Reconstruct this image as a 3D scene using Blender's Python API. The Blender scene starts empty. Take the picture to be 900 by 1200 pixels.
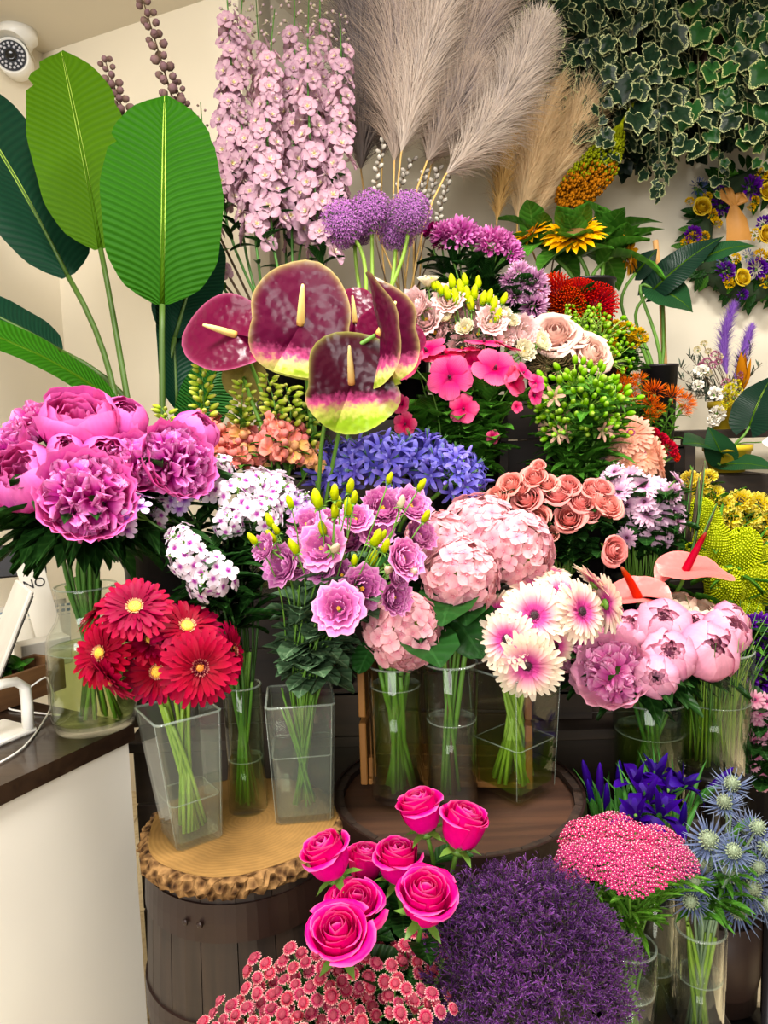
import bpy, math, random
import numpy as np
from mathutils import Vector, Matrix
rnd = random.Random(11)
PI = math.pi
scene = bpy.context.scene
COL = scene.collection

# ------------------------------------------------------------------ camera
FPX, CX, CY = 867.0, 450.0, 600.0
PITCH, ROLL = math.radians(6.0), 0.03
CAMP = Vector((0, 0, 1.5))
_f = Vector((0, math.cos(PITCH), -math.sin(PITCH)))
_r0 = Vector((1, 0, 0)); _u0 = _r0.cross(_f)
_r = _r0 * math.cos(ROLL) - _u0 * math.sin(ROLL)
_u = _u0 * math.cos(ROLL) + _r0 * math.sin(ROLL)
cam_data = bpy.data.cameras.new('camera'); cam = bpy.data.objects.new('camera', cam_data); COL.objects.link(cam)
cam_data.sensor_fit = 'VERTICAL'; cam_data.sensor_height = 36.0; cam_data.lens = 36.0 * FPX / 1200.0
cam_data.clip_start = 0.02
_m = Matrix.Identity(4)
for _i in range(3):
    _m[_i][0] = _r[_i]; _m[_i][1] = _u[_i]; _m[_i][2] = -_f[_i]; _m[_i][3] = CAMP[_i]
cam.matrix_world = _m
scene.camera = cam

# ------------------------------------------------------------------ world, lamps, exposure
world = bpy.data.worlds.new('world'); scene.world = world; world.use_nodes = True
_bg = world.node_tree.nodes['Background']; _bg.inputs[0].default_value = (1.0, 0.97, 0.93, 1); _bg.inputs[1].default_value = 0.15
def area(name, loc, target, sx, sy, power, color):
    l = bpy.data.lights.new(name, 'AREA'); l.shape = 'RECTANGLE'; l.size = sx; l.size_y = sy; l.energy = power; l.color = color
    o = bpy.data.objects.new(name, l); COL.objects.link(o); o.location = loc
    o.rotation_euler = (Vector(target) - Vector(loc)).to_track_quat('-Z', 'Y').to_euler()
    return o
area('ceiling_lamp', (-0.35, 0.75, 3.0), (-0.35, 0.9, 0), 0.5, 0.5, 62, (1.0, 0.96, 0.9))
area('ceiling_lamp', (1.2, 1.1, 3.0), (1.2, 1.2, 0), 0.5, 0.5, 52, (1.0, 0.96, 0.9))
area('shopfront_daylight', (-0.9, -2.2, 2.1), (0.1, 1.8, 1.1), 2.2, 1.6, 115, (1.0, 0.98, 0.96))
scene.view_settings.view_transform = 'Standard'; scene.view_settings.look = 'None'
scene.view_settings.gamma = 1.0; scene.view_settings.use_curve_mapping = False
scene.view_settings.exposure = 0.45
scene.cycles.transparent_max_bounces = 40
scene.cycles.max_bounces = 8

# ------------------------------------------------------------------ pixel <-> room helpers (sizes and distances are real)
def at(px, py, d):
    return CAMP + _r * ((px - CX) / FPX * d) + _u * ((CY - py) / FPX * d) + _f * d
def ray(px, py):
    return _r * ((px - CX) / FPX) + _u * ((CY - py) / FPX) + _f
def on_z(px, py, z):
    v = ray(px, py); return CAMP + v * ((z - CAMP.z) / v.z)
def axis_of(a, P=None):
    """(right, up, towards the shopper) weights -> world direction"""
    t = (CAMP - P).normalized() if P is not None else -_f
    return (Vector((1, 0, 0)) * a[0] + Vector((0, 0, 1)) * a[1] + t * a[2]).normalized()

# ------------------------------------------------------------------ mesh helpers
def rx(V, a): c, s = math.cos(a), math.sin(a); return V @ np.array([[1, 0, 0], [0, c, s], [0, -s, c]])
def ry(V, a): c, s = math.cos(a), math.sin(a); return V @ np.array([[c, 0, -s], [0, 1, 0], [s, 0, c]])
def rz(V, a): c, s = math.cos(a), math.sin(a); return V @ np.array([[c, s, 0], [-s, c, 0], [0, 0, 1]])
def mv(V, x, y, z): return V + np.array([x, y, z])
def align(V, d):
    q = Vector((0, 0, 1)).rotation_difference(Vector(d)); return V @ np.array(q.to_matrix()).T

class G:
    def __init__(s): s.V, s.F, s.T, s.S, s.M, s.n = [], [], [], [], [], 0
    def add(s, p, mat=0, t=None):
        V, F, T, S = p
        if t is not None: T = np.full(len(V), float(t))
        s.V.append(V); s.T.append(T); s.S.append(S)
        n = s.n
        s.F.extend([tuple(i + n for i in f) for f in F]); s.M.extend([mat] * len(F)); s.n += len(V)
        return s
    def mesh(s, name, mats, smooth=True):
        me = bpy.data.meshes.new(name)
        V = np.concatenate(s.V) if s.V else np.zeros((0, 3))
        me.from_pydata(V.tolist(), [], s.F)
        if not isinstance(mats, (list, tuple)): mats = [mats]
        for m in mats: me.materials.append(m)
        if len(mats) > 1: me.polygons.foreach_set('material_index', np.array(s.M, dtype=np.int32))
        for nm, arr in (('t', s.T), ('s', s.S)):
            a = me.attributes.new(nm, 'FLOAT', 'POINT'); a.data.foreach_set('value', np.concatenate(arr).astype(np.float32))
        if smooth: me.polygons.foreach_set('use_smooth', np.ones(len(me.polygons), dtype=bool))
        me.update(); return me
def mesh1(name, p, mat, smooth=True): return G().add(p).mesh(name, mat, smooth)

_gf = {}
def gridF(nu, nv, cu=False, cv=False):
    k = (nu, nv, cu, cv)
    if k not in _gf:
        F = []
        for i in range(nu if cu else nu - 1):
            for j in range(nv if cv else nv - 1):
                a, b = i * nv + j, i * nv + (j + 1) % nv
                i2 = (i + 1) % nu
                F.append((a, b, i2 * nv + (j + 1) % nv, i2 * nv + j))
        _gf[k] = F
    return _gf[k]

PROF = dict(
    round=([0, .3, .6, .85, 1], [.15, .62, 1, .9, .35]),
    strap=([0, .3, .7, .92, 1], [.5, .85, 1, .9, .4]),
    leaf=([0, .12, .4, .7, .9, 1], [.06, .55, 1, .72, .3, .02]),
    blade=([0, .1, .5, 1], [.7, 1, .8, .03]),
    heart=([0, .1, .3, .6, .85, 1], [.35, .9, 1, .75, .32, .02]),
    broad=([0, .15, .45, .75, .93, 1], [.2, .55, .92, 1, .75, .3]),
    oblong=([0, .06, .2, .5, .8, .93, 1], [.12, .6, .9, 1, .8, .5, .06]),
    point=([0, .25, .55, .85, 1], [.3, .85, 1, .5, .04]))
def petal(L, W, nu=5, nv=4, prof='round', tilt=0., bend=0., cup=0., fold=0., ruf=0., rk=2., ph=0., r0=0., tw=0.):
    xs, ws = PROF[prof]
    u = np.linspace(0, 1, nu); v = np.linspace(-1, 1, nv)
    w = np.interp(u, xs, ws) * W / 2
    if nu > 12:
        uf = np.linspace(0, 1, 241); wf = np.interp(uf, xs, ws); kk = np.hanning(31); kk /= kk.sum(); wsm = np.convolve(np.pad(wf, 15, mode='reflect', reflect_type='odd'), kk, 'valid'); w = np.clip(np.interp(u, uf, wsm), 0.004, 9) * W / 2; w[-1] = .02 * W
    a = tilt + bend * (u[:-1] + .5 / (nu - 1)); st = L / (nu - 1)
    y = np.concatenate([[0], np.cumsum(np.cos(a) * st)]) + r0; z = np.concatenate([[0], np.cumsum(np.sin(a) * st)])
    an = np.concatenate([a, a[-1:]])
    X = w[:, None] * v[None, :]
    off = cup * (v ** 2)[None, :] * w[:, None] + fold * np.abs(v)[None, :] * w[:, None] + ruf * L * np.sin(rk * PI * v + ph)[None, :] * (u ** 1.5)[:, None]
    off = off + tw * X * u[:, None]
    Y = y[:, None] - np.sin(an)[:, None] * off; Z = z[:, None] + np.cos(an)[:, None] * off
    V = np.stack([X, Y, Z], -1).reshape(-1, 3)
    T = np.repeat(u, nv); S = np.tile(v, nu)
    return V, gridF(nu, nv), T, S
def cup_petal(prof, phi, hw, nu=6, nv=7, top=.25, ruf=0., rk=2., ph=0., point=0., narrow=.35):
    """petal wrapped round the flower axis: prof = [(r, z)...] from base to rim, hw = half angle"""
    p = np.array(prof); k = np.linspace(0, 1, len(p))
    v = np.linspace(-1, 1, nv); u = np.linspace(0, 1, nu)
    U = u[:, None] * (1 - top * (v ** 2)[None, :] + point * (1 - np.abs(v))[None, :] ** 3)
    R = np.interp(U, k, p[:, 0]); Z = np.interp(U, k, p[:, 1])
    wid = narrow + (1 - narrow) * np.sin(np.clip(u * 1.25, 0, 1) * PI / 2)
    A = phi + hw * v[None, :] * wid[:, None]
    w = ruf * np.sin(rk * PI * v + ph)[None, :] * (u ** 2)[:, None]
    R = R + w; Z = Z + w * .4
    V = np.stack([R * np.cos(A), R * np.sin(A), Z], -1).reshape(-1, 3)
    return V, gridF(nu, nv), np.repeat(u, nv), np.tile(v, nu)
def smooth_prof(pts, n=9):
    p = np.array(pts, float); k = np.linspace(0, 1, len(p)); q = np.linspace(0, 1, n)
    # Catmull-Rom
    out = []
    for t in q:
        x = t * (len(p) - 1); i = min(int(x), len(p) - 2); f = x - i
        p0, p1, p2, p3 = p[max(i - 1, 0)], p[i], p[i + 1], p[min(i + 2, len(p) - 1)]
        out.append(.5 * (2 * p1 + (p2 - p0) * f + (2 * p0 - 5 * p1 + 4 * p2 - p3) * f * f + (3 * p1 - p0 - 3 * p2 + p3) * f ** 3))
    return np.array(out)
def tube(pts, rad, n=6, cap=True):
    P = np.array([tuple(p) for p in pts], float); m = len(P)
    if np.isscalar(rad): rad = [rad] * m
    elif len(rad) != m: rad = np.interp(np.linspace(0, 1, m), np.linspace(0, 1, len(rad)), rad)
    T = np.gradient(P, axis=0); T /= (np.linalg.norm(T, axis=1)[:, None] + 1e-12)
    ref = np.array([0, 0, 1.]) if abs(T[0][2]) < .9 else np.array([1., 0, 0])
    N = np.cross(T[0], ref); N /= np.linalg.norm(N)
    V = []; ang = np.linspace(0, 2 * PI, n, endpoint=False)
    for i in range(m):
        N = N - T[i] * np.dot(N, T[i]); N /= np.linalg.norm(N); B = np.cross(T[i], N)
        V.append(P[i] + rad[i] * (np.cos(ang)[:, None] * N + np.sin(ang)[:, None] * B))
    V = np.concatenate(V); F = list(gridF(m, n, cv=True))
    if cap: F += [tuple(range(n - 1, -1, -1)), tuple((m - 1) * n + k for k in range(n))]
    return V, F, np.repeat(np.linspace(0, 1, m), n), np.tile(np.linspace(-1, 1, n), m)
def ell(r, h, n=8, m=6, z0=0., point=0.):
    """egg: radius r, length h along +Z from z0"""
    th = np.linspace(0.02, PI - .02, m)
    rr = r * np.sin(th) * (1 - point * np.linspace(0, 1, m)); zz = z0 + h / 2 * (1 - np.cos(th))
    a = np.linspace(0, 2 * PI, n, endpoint=False)
    V = np.stack([rr[:, None] * np.cos(a), rr[:, None] * np.sin(a), np.repeat(zz[:, None], n, 1)], -1).reshape(-1, 3)
    F = list(gridF(m, n, cv=True)) + [tuple(range(n - 1, -1, -1)), tuple((m - 1) * n + k for k in range(n))]
    return V, F, np.repeat(np.linspace(0, 1, m), n), np.zeros(n * m)
def lathe(prof, n=32, cap0=False, cap1=False):
    p = np.array(prof, float); m = len(p); a = np.linspace(0, 2 * PI, n, endpoint=False)
    V = np.stack([p[:, 0:1] * np.cos(a), p[:, 0:1] * np.sin(a), np.repeat(p[:, 1:2], n, 1)], -1).reshape(-1, 3)
    F = list(gridF(m, n, cv=True))
    if cap0: F.append(tuple(range(n - 1, -1, -1)))
    if cap1: F.append(tuple((m - 1) * n + k for k in range(n)))
    return V, F, np.repeat(np.linspace(0, 1, m), n), np.zeros(n * m)
def box(x, y, z, c=(0, 0, 0), bev=0.):
    b = min(bev, .45 * min(x, y, z)); hx, hy, hz = x / 2, y / 2, z / 2
    if b <= 0:
        V = np.array([[i * hx, j * hy, k * hz] for i in (-1, 1) for j in (-1, 1) for k in (-1, 1)], float)
        F = [(0, 1, 3, 2), (4, 6, 7, 5), (0, 4, 5, 1), (2, 3, 7, 6), (0, 2, 6, 4), (1, 5, 7, 3)]
    else:
        V, F, idx = [], [], {}
        for i in (-1, 1):
            for j in (-1, 1):
                for k in (-1, 1):
                    for ax in range(3):
                        p = [i * (hx - b), j * (hy - b), k * (hz - b)]; p[ax] = (i, j, k)[ax] * (hx, hy, hz)[ax]
                        idx[(i, j, k, ax)] = len(V); V.append(p)
        V = np.array(V)
        for ax in range(3):
            o = [q for q in range(3) if q != ax]
            for sg in (-1, 1):
                f = []
                for a_, b_ in ((-1, -1), (1, -1), (1, 1), (-1, 1)):
                    c3 = [0, 0, 0]; c3[ax] = sg; c3[o[0]] = a_; c3[o[1]] = b_; f.append(idx[(*c3, ax)])
                F.append(tuple(f))
            for a_ in (-1, 1):
                for b_ in (-1, 1):
                    def key(e, who):
                        c3 = [0, 0, 0]; c3[ax] = e; c3[o[0]] = a_; c3[o[1]] = b_; return idx[(*c3, who)]
                    F.append((key(-1, o[0]), key(1, o[0]), key(1, o[1]), key(-1, o[1])))
        for i in (-1, 1):
            for j in (-1, 1):
                for k in (-1, 1): F.append(tuple(idx[(i, j, k, ax)] for ax in range(3)))
        # make windings face outwards
        F2 = []
        for f in F:
            q = V[list(f)]; nrm = np.cross(q[1] - q[0], q[2] - q[0]); F2.append(f if np.dot(nrm, q.mean(0)) > 0 else f[::-1])
        F = F2
    return V + np.array(c), F, np.full(len(V), .5), np.zeros(len(V))
def xf(p, f): return f(p[0]), p[1], p[2], p[3]
def placed(p, rot=0., tilt=0., loc=(0, 0, 0), sc=1., roll=0.):
    V = p[0] * sc
    if roll: V = ry(V, roll)
    if tilt: V = rx(V, tilt)
    if rot: V = rz(V, rot)
    return mv(V, *loc), p[1], p[2], p[3]
def bez(a, b, c, d, n=8):
    out = []
    for i in range(n):
        t = i / (n - 1); s = 1 - t
        out.append(a * (s ** 3) + b * (3 * s * s * t) + c * (3 * s * t * t) + d * (t ** 3))
    return out

# ------------------------------------------------------------------ objects
def ob(name, mesh, parent=None, M=None):
    o = bpy.data.objects.new(name, mesh); COL.objects.link(o)
    if parent is not None: o.parent = parent
    if M is not None: o.matrix_basis = M
    return o
def thing(name, label, cat, loc=(0, 0, 0), group=None, mesh=None, rz_=0.):
    o = bpy.data.objects.new(name, mesh); COL.objects.link(o)
    o.location = loc; o.rotation_euler = (0, 0, rz_); o.empty_display_size = .02
    o['label'] = label; o['category'] = cat
    if group: o['group'] = group
    return o
def struct(name, mesh, loc=(0, 0, 0), rz_=0.):
    o = bpy.data.objects.new(name, mesh); COL.objects.link(o); o.location = loc; o.rotation_euler = (0, 0, rz_); o['kind'] = 'structure'; return o
def frame(loc, z, roll=0., sc=1.):
    z = Vector(z).normalized(); x = Vector((0, 0, 1)).cross(z)
    if x.length < 1e-3: x = Vector((1, 0, 0))
    x.normalize(); y = z.cross(x)
    c, s = math.cos(roll), math.sin(roll); x2 = x * c + y * s; y2 = y * c - x * s
    m = Matrix.Identity(4)
    for i in range(3): m[i][0] = x2[i] * sc; m[i][1] = y2[i] * sc; m[i][2] = z[i] * sc; m[i][3] = loc[i]
    return m
ORD = ['first', 'second', 'third', 'fourth', 'fifth', 'sixth', 'seventh', 'eighth', 'ninth', 'tenth', 'eleventh', 'twelfth', 'thirteenth', 'fourteenth', 'fifteenth']
def auto_labels(desc, pts, rows=None, where=''):
    """one label per point, told by row and by how far along from the counter it stands"""
    n = len(pts); k = rows or (1 if n <= 5 else 2 if n <= 12 else 3 if n <= 24 else 4)
    order = sorted(range(n), key=lambda i: pts[i][1]); out = [None] * n
    nm = {1: [''], 2: [' of the upper row', ' of the lower row'], 3: [' of the top row', ' of the middle row', ' of the bottom row'],
          4: [' of the top row', ' of the second row', ' of the third row', ' of the bottom row']}[k]
    for q in range(k):
        row = sorted(order[q * n // k:(q + 1) * n // k], key=lambda i: pts[i][0])
        for j, i in enumerate(row): out[i] = f'{desc}, {ORD[j]} from the counter{nm[q]}{where}'
    return out

# ------------------------------------------------------------------ materials
def lin(h):
    h = h.lstrip('#'); v = [int(h[i:i + 2], 16) / 255 for i in (0, 2, 4)]
    return tuple((x / 12.92 if x <= .04045 else ((x + .055) / 1.055) ** 2.4) for x in v) + (1,)
class NT:
    def __init__(s, name):
        s.m = bpy.data.materials.new(name); s.m.use_nodes = True; s.t = s.m.node_tree; s.t.nodes.clear()
        s.out = s.n('ShaderNodeOutputMaterial')
    def n(s, typ, **kw):
        nd = s.t.nodes.new(typ)
        for k, v in kw.items(): setattr(nd, k, v)
        return nd
    def l(s, a, b): s.t.links.new(a, b)
    def val(s, nd, **kw):
        for k, v in kw.items(): nd.inputs[k.replace('_', ' ')].default_value = v
        return nd
    def math(s, op, a, b=None, clamp=False):
        nd = s.n('ShaderNodeMath', operation=op); nd.use_clamp = clamp
        for i, x in enumerate((a, b)):
            if x is None: continue
            if isinstance(x, (int, float)): nd.inputs[i].default_value = x
            else: s.l(x, nd.inputs[i])
        return nd.outputs[0]
    def attr(s, name): return s.n('ShaderNodeAttribute', attribute_name=name).outputs['Fac']
    def ramp(s, fac, stops, interp='LINEAR'):
        nd = s.n('ShaderNodeValToRGB'); cr = nd.color_ramp; cr.interpolation = interp
        while len(cr.elements) < len(stops): cr.elements.new(.5)
        for e, (p, c) in zip(cr.elements, stops): e.position = p; e.color = lin(c) if isinstance(c, str) else c
        s.l(fac, nd.inputs[0]); return nd.outputs[0]
    def noise(s, scale, detail=3, coord=None, dist=0.):
        nd = s.n('ShaderNodeTexNoise'); nd.inputs['Scale'].default_value = scale; nd.inputs['Detail'].default_value = detail; nd.inputs['Distortion'].default_value = dist
        if coord is not None: s.l(coord, nd.inputs['Vector'])
        return nd.outputs['Fac']
    def objco(s): return s.n('ShaderNodeTexCoord').outputs['Object']
    def mix(s, fac, a, b, mode='MIX'):
        nd = s.n('ShaderNodeMix', data_type='RGBA', blend_type=mode)
        for i, x in ((0, fac), (6, a), (7, b)):
            if isinstance(x, (int, float)): nd.inputs[i].default_value = x
            elif isinstance(x, str): nd.inputs[i].default_value = lin(x)
            elif isinstance(x, tuple): nd.inputs[i].default_value = x
            else: s.l(x, nd.inputs[i])
        return nd.outputs[2]
    def hsv(s, col, h=None, sat=None, v=None):
        nd = s.n('ShaderNodeHueSaturation'); s.l(col, nd.inputs['Color'])
        for k, x in (('Hue', h), ('Saturation', sat), ('Value', v)):
            if x is None: continue
            if isinstance(x, (int, float)): nd.inputs[k].default_value = x
            else: s.l(x, nd.inputs[k])
        return nd.outputs[0]
    def bump(s, h, strength=.3, dist=.01):
        nd = s.n('ShaderNodeBump'); nd.inputs['Strength'].default_value = strength; nd.inputs['Distance'].default_value = dist; s.l(h, nd.inputs['Height']); return nd.outputs[0]
    def surf(s, col, rough=.5, trans=0., spec=.4, normal=None, metal=0., coat=0.):
        p = s.n('ShaderNodeBsdfPrincipled'); p.inputs['Roughness'].default_value = rough; p.inputs['Specular IOR Level'].default_value = spec
        p.inputs['Metallic'].default_value = metal; p.inputs['Coat Weight'].default_value = coat
        if isinstance(col, str): p.inputs['Base Color'].default_value = lin(col)
        else: s.l(col, p.inputs['Base Color'])
        if normal is not None: s.l(normal, p.inputs['Normal'])
        sh = p.outputs[0]
        if trans > 0:
            t = s.n('ShaderNodeBsdfTranslucent')
            if isinstance(col, str): t.inputs['Color'].default_value = lin(col)
            else: s.l(col, t.inputs['Color'])
            mx = s.n('ShaderNodeMixShader'); mx.inputs[0].default_value = trans; s.l(sh, mx.inputs[1]); s.l(t.outputs[0], mx.inputs[2]); sh = mx.outputs[0]
        s.l(sh, s.out.inputs[0]); return s.m
def rnd_val(N, lo, hi):
    i = N.n('ShaderNodeObjectInfo').outputs['Random']
    return N.math('ADD', N.math('MULTIPLY', i, hi - lo), lo)
def pmat(name, stops, rough=.55, trans=.25, var=.16, streak=0., edge=None, epos=.75, spec=.09):
    """petal: colour runs from base (t=0) to tip (t=1), slightly different per flower, faint veins along the petal"""
    N = NT(name); t = N.attr('t'); c = N.ramp(t, stops)
    if edge:
        s = N.math('ABSOLUTE', N.attr('s')); e = N.math('MAXIMUM', s, t)
        f = N.math('MULTIPLY', N.math('SUBTRACT', e, epos), 1 / (1.001 - epos), True)
        c = N.mix(f, c, edge)
    nz = N.noise(5, 2, N.objco()); v = N.math('ADD', N.math('MULTIPLY', nz, .3), .85)
    if streak:
        w = N.math('SINE', N.math('MULTIPLY', N.attr('s'), 34)); v = N.math('ADD', v, N.math('MULTIPLY', w, streak))
    v = N.math('MULTIPLY', v, rnd_val(N, .84 * (1 - var), .84 * (1 + var * .6)))
    c = N.hsv(c, h=rnd_val(N, .492, .508), sat=1.1, v=v)
    return N.surf(c, rough, trans, spec)
def leafmat(name, base, mid, rough=.4, trans=.2, veins=14, dark=.5, spec=.1, var=.25):
    N = NT(name); t, s = N.attr('t'), N.math('ABSOLUTE', N.attr('s'))
    m = N.math('GREATER_THAN', .07, s); ph = N.math('SUBTRACT', N.math('MULTIPLY', t, veins * 6.28), N.math('MULTIPLY', s, 7.))
    w = N.math('ADD', N.math('MULTIPLY', N.math('SINE', ph), .5), .5)
    c = N.mix(N.math('MULTIPLY', N.math('POWER', w, 4.), .35), base, mid); c = N.mix(N.math('MULTIPLY', m, .7), c, mid)
    nz = N.noise(9, 3, N.objco()); v = N.math('MULTIPLY', N.math('ADD', N.math('MULTIPLY', nz, .5), dark), rnd_val(N, 1 - var, 1 + var))
    c = N.hsv(c, v=v)
    return N.surf(c, rough, trans, spec, N.bump(w, .25, .004))
def plain(name, col, rough=.5, var=.12, scale=12, bump=0., spec=.4, metal=0., trans=0., coat=0.):
    N = NT(name); nz = N.noise(scale, 4, N.objco())
    c = N.hsv(N.mix(0., col, col), v=N.math('MULTIPLY', N.math('ADD', N.math('MULTIPLY', nz, 2 * var), 1 - var), rnd_val(N, 1 - var * .5, 1 + var * .5)))
    return N.surf(c, rough, trans, spec, N.bump(nz, bump, .004) if bump else None, metal, coat)
def wood(name, c1, c2, axis=2, rough=.55, scale=18, coat=0.):
    N = NT(name); mp = N.n('ShaderNodeMapping'); N.l(N.objco(), mp.inputs[0]); sc = [1., 1., 1.]; sc[axis] = .06; mp.inputs['Scale'].default_value = sc
    off = N.n('ShaderNodeVectorMath', operation='SCALE'); off.inputs[0].default_value = (3.1, 7.7, 5.3); N.l(N.n('ShaderNodeObjectInfo').outputs['Random'], off.inputs['Scale'])
    N.l(off.outputs[0], mp.inputs['Location'])
    nz = N.noise(scale * 3, 6, mp.outputs[0], .6); n2 = N.noise(7, 3, N.objco())
    c = N.mix(N.math('MULTIPLY', N.math('SUBTRACT', nz, .3), 2., True), c1, c2)
    c = N.hsv(c, v=N.math('MULTIPLY', N.math('ADD', N.math('MULTIPLY', n2, .5), .75), rnd_val(N, .8, 1.2)))
    return N.surf(c, rough, 0, .4, N.bump(nz, .25, .003), coat=coat)
def glassmat(name, tint, refl=.9, haze=0., hazecol='#d8dcd4'):
    N = NT(name); tr = N.n('ShaderNodeBsdfTransparent'); tr.inputs[0].default_value = lin(tint)
    gl = N.n('ShaderNodeBsdfGlossy'); gl.inputs['Roughness'].default_value = .02
    lw = N.n('ShaderNodeLayerWeight'); lw.inputs[0].default_value = .5; sch = N.math('ADD', N.math('MULTIPLY', N.math('POWER', lw.outputs['Facing'], 4.), .9), .03)
    nz = N.noise(6, 2, N.objco()); f = N.math('MULTIPLY', sch, N.math('ADD', N.math('MULTIPLY', nz, .2), refl - .1), True)
    mx = N.n('ShaderNodeMixShader'); N.l(f, mx.inputs[0]); N.l(tr.outputs[0], mx.inputs[1]); N.l(gl.outputs[0], mx.inputs[2]); sh = mx.outputs[0]
    if haze:
        d = N.n('ShaderNodeBsdfDiffuse'); d.inputs[0].default_value = lin(hazecol)
        m2 = N.n('ShaderNodeMixShader'); m2.inputs[0].default_value = haze; N.l(sh, m2.inputs[1]); N.l(d.outputs[0], m2.inputs[2]); sh = m2.outputs[0]
    N.l(sh, N.out.inputs[0]); return N.m

# ------------------------------------------------------------------ the room
Hc = 3.05
M_wall = plain('cream_wall_paint', '#e6dcc6', .85, .04, 2.2, 0, .2)
M_ceil = plain('ceiling_paint', '#d9d0bd', .9, .04, 2, 0, .2)
def floor_mat():
    N = NT('cream_floor_tile'); nz = N.noise(60, 5, N.objco()); n2 = N.noise(3, 3, N.objco())
    c = N.mix(N.math('MULTIPLY', N.math('SUBTRACT', nz, .45), 3., True), '#d8c7a2', '#b79d72'); c = N.hsv(c, v=N.math('ADD', N.math('MULTIPLY', n2, .25), .87))
    return N.surf(c, .45, 0, .4)
M_floor = floor_mat(); M_grout = plain('floor_grout', '#8e7f64', .9)
def slab_poly(pts, z0, z1):
    n = len(pts); V = np.array([(p[0], p[1], z0) for p in pts] + [(p[0], p[1], z1) for p in pts])
    F = [tuple(range(n - 1, -1, -1)), tuple(range(n, 2 * n))] + [(i, (i + 1) % n, n + (i + 1) % n, n + i) for i in range(n)]
    return V, F, np.full(2 * n, .5), np.zeros(2 * n)
def wall_between(name, a, b, mat, z0=0., z1=Hc, th=.08):
    a, b = Vector((a[0], a[1], 0)), Vector((b[0], b[1], 0)); d = (b - a).normalized(); nrm = Vector((-d.y, d.x, 0)) * th
    q = [a, b, b + nrm, a + nrm]
    return struct(name, mesh1(name, slab_poly([(p.x, p.y) for p in q], z0, z1), mat, False))
cornerL = on_z(50, 63, Hc); edgeR = on_z(240, 0, Hc)
dirA = (edgeR - cornerL); dirA.z = 0; dirA.normalize(); dirB = Vector((-dirA.y, dirA.x, 0))
if dirB.y < 0: dirB = -dirB
endA = cornerL + dirA * ((edgeR - cornerL).length + .22)
YC = 3.1
wall_between('wall_back_left', endA, cornerL, M_wall, th=-.08)
wall_between('wall_left', cornerL, cornerL - dirB * 2.6, M_wall, th=-.08)
tC = (YC - endA.y) / dirB.y
wall_between('wall_return', endA + dirB * tC, endA, M_wall, th=-.08)
wall_between('wall_back', (2.6, YC), ((endA + dirB * tC).x - .1, YC), M_wall, th=-.08)
fl = struct('floor', mesh1('floor', box(6.4, 6.4, .05, (.4, .6, -.029)), M_grout, False))
tile_me = mesh1('tile', box(.447, .447, .012, (0, 0, 0), .003), M_floor, False)
for ix in range(-4, 7):
    for iy in range(-2, 7): ob('tile', tile_me, fl, Matrix.Translation((ix * .45 + .1, iy * .45 + .2, 0)))
struct('ceiling', mesh1('ceiling', box(6.4, 6.4, .06, (.4, .6, Hc + .03)), M_ceil, False))

# ------------------------------------------------------------------ furniture materials
M_dark = wood('dark_counter_wood', '#241811', '#3a2a1e', 0, .35, 12, .3)
M_stave = wood('barrel_stave', '#1c1410', '#35271e', 2, .5, 14)
M_hoop = plain('barrel_hoop', '#24130e', .42, .2, 20, .2, .5, .25)
M_lid = wood('barrel_lid', '#2a1a12', '#4a3020', 0, .5, 10)
M_crate = wood('crate_wood', '#6a421a', '#a06c30', 2, .6, 10)
M_crateShade = wood('crate_wood_shaded', '#2e1c0c', '#4e3216', 0, .6, 10)  # crate wood again, with the interior's shade put into a darker colour
M_shelf = wood('display_wood', '#1c140e', '#32251a', 0, .6, 10)
M_white = plain('white_panel', '#e9e4d8', .55, .03, 3, 0, .35)
M_whitepl = plain('white_plastic', '#f0ede4', .35, .03, 5, 0, .5)
def bark_mat():
    N = NT('bark'); co = N.objco(); v = N.n('ShaderNodeTexVoronoi'); v.inputs['Scale'].default_value = 70; N.l(co, v.inputs['Vector'])
    nz = N.noise(40, 5, co); h = N.math('ADD', N.math('MULTIPLY', v.outputs['Distance'], .7), N.math('MULTIPLY', nz, .6))
    c = N.ramp(h, [(.3, '#160d06'), (.5, '#4a321c'), (.85, '#8a6840')]); return N.surf(c, .9, 0, .1, N.bump(h, .8, .012))
def slice_mat():
    N = NT('cut_wood'); co = N.objco(); sp = N.n('ShaderNodeSeparateXYZ'); N.l(co, sp.inputs[0])
    r = N.math('SQRT', N.math('ADD', N.math('MULTIPLY', sp.outputs[0], sp.outputs[0]), N.math('MULTIPLY', sp.outputs[1], sp.outputs[1])))
    nz = N.noise(9, 4, co, .4); w = N.math('ADD', N.math('MULTIPLY', N.math('SINE', N.math('ADD', N.math('MULTIPLY', r, 800.), N.math('MULTIPLY', nz, 22.))), .5), .5)
    c = N.mix(N.math('MULTIPLY', w, .28), '#886636', '#664a26'); c = N.hsv(c, v=N.math('ADD', N.math('MULTIPLY', N.noise(30, 4, co), .6), .7))
    return N.surf(c, .7, 0, .2, N.bump(w, .15, .002))
M_bark, M_slice = bark_mat(), slice_mat()
M_glass = glassmat('clear_glass', '#fafcf9'); M_glassG = glassmat('green_glass', '#eef5ea'); M_acryl = glassmat('clear_acrylic', '#f8faf6', .9, .035)
M_water = glassmat('vase_water', '#f3f7e6', .8, .02, '#c8cf9a'); M_waterclear = glassmat('clear_water', '#f6f8f0', .8, .02)
M_waterG = glassmat('green_water', '#eef4d2', .8, .03, '#9ab040')

M_edge = glassmat('glass_edge_highlight', '#eef4ee', 1., .13, '#dfe8e0')  # whitish haze paints bright highlight lines along rims, edges and waterlines
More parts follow.
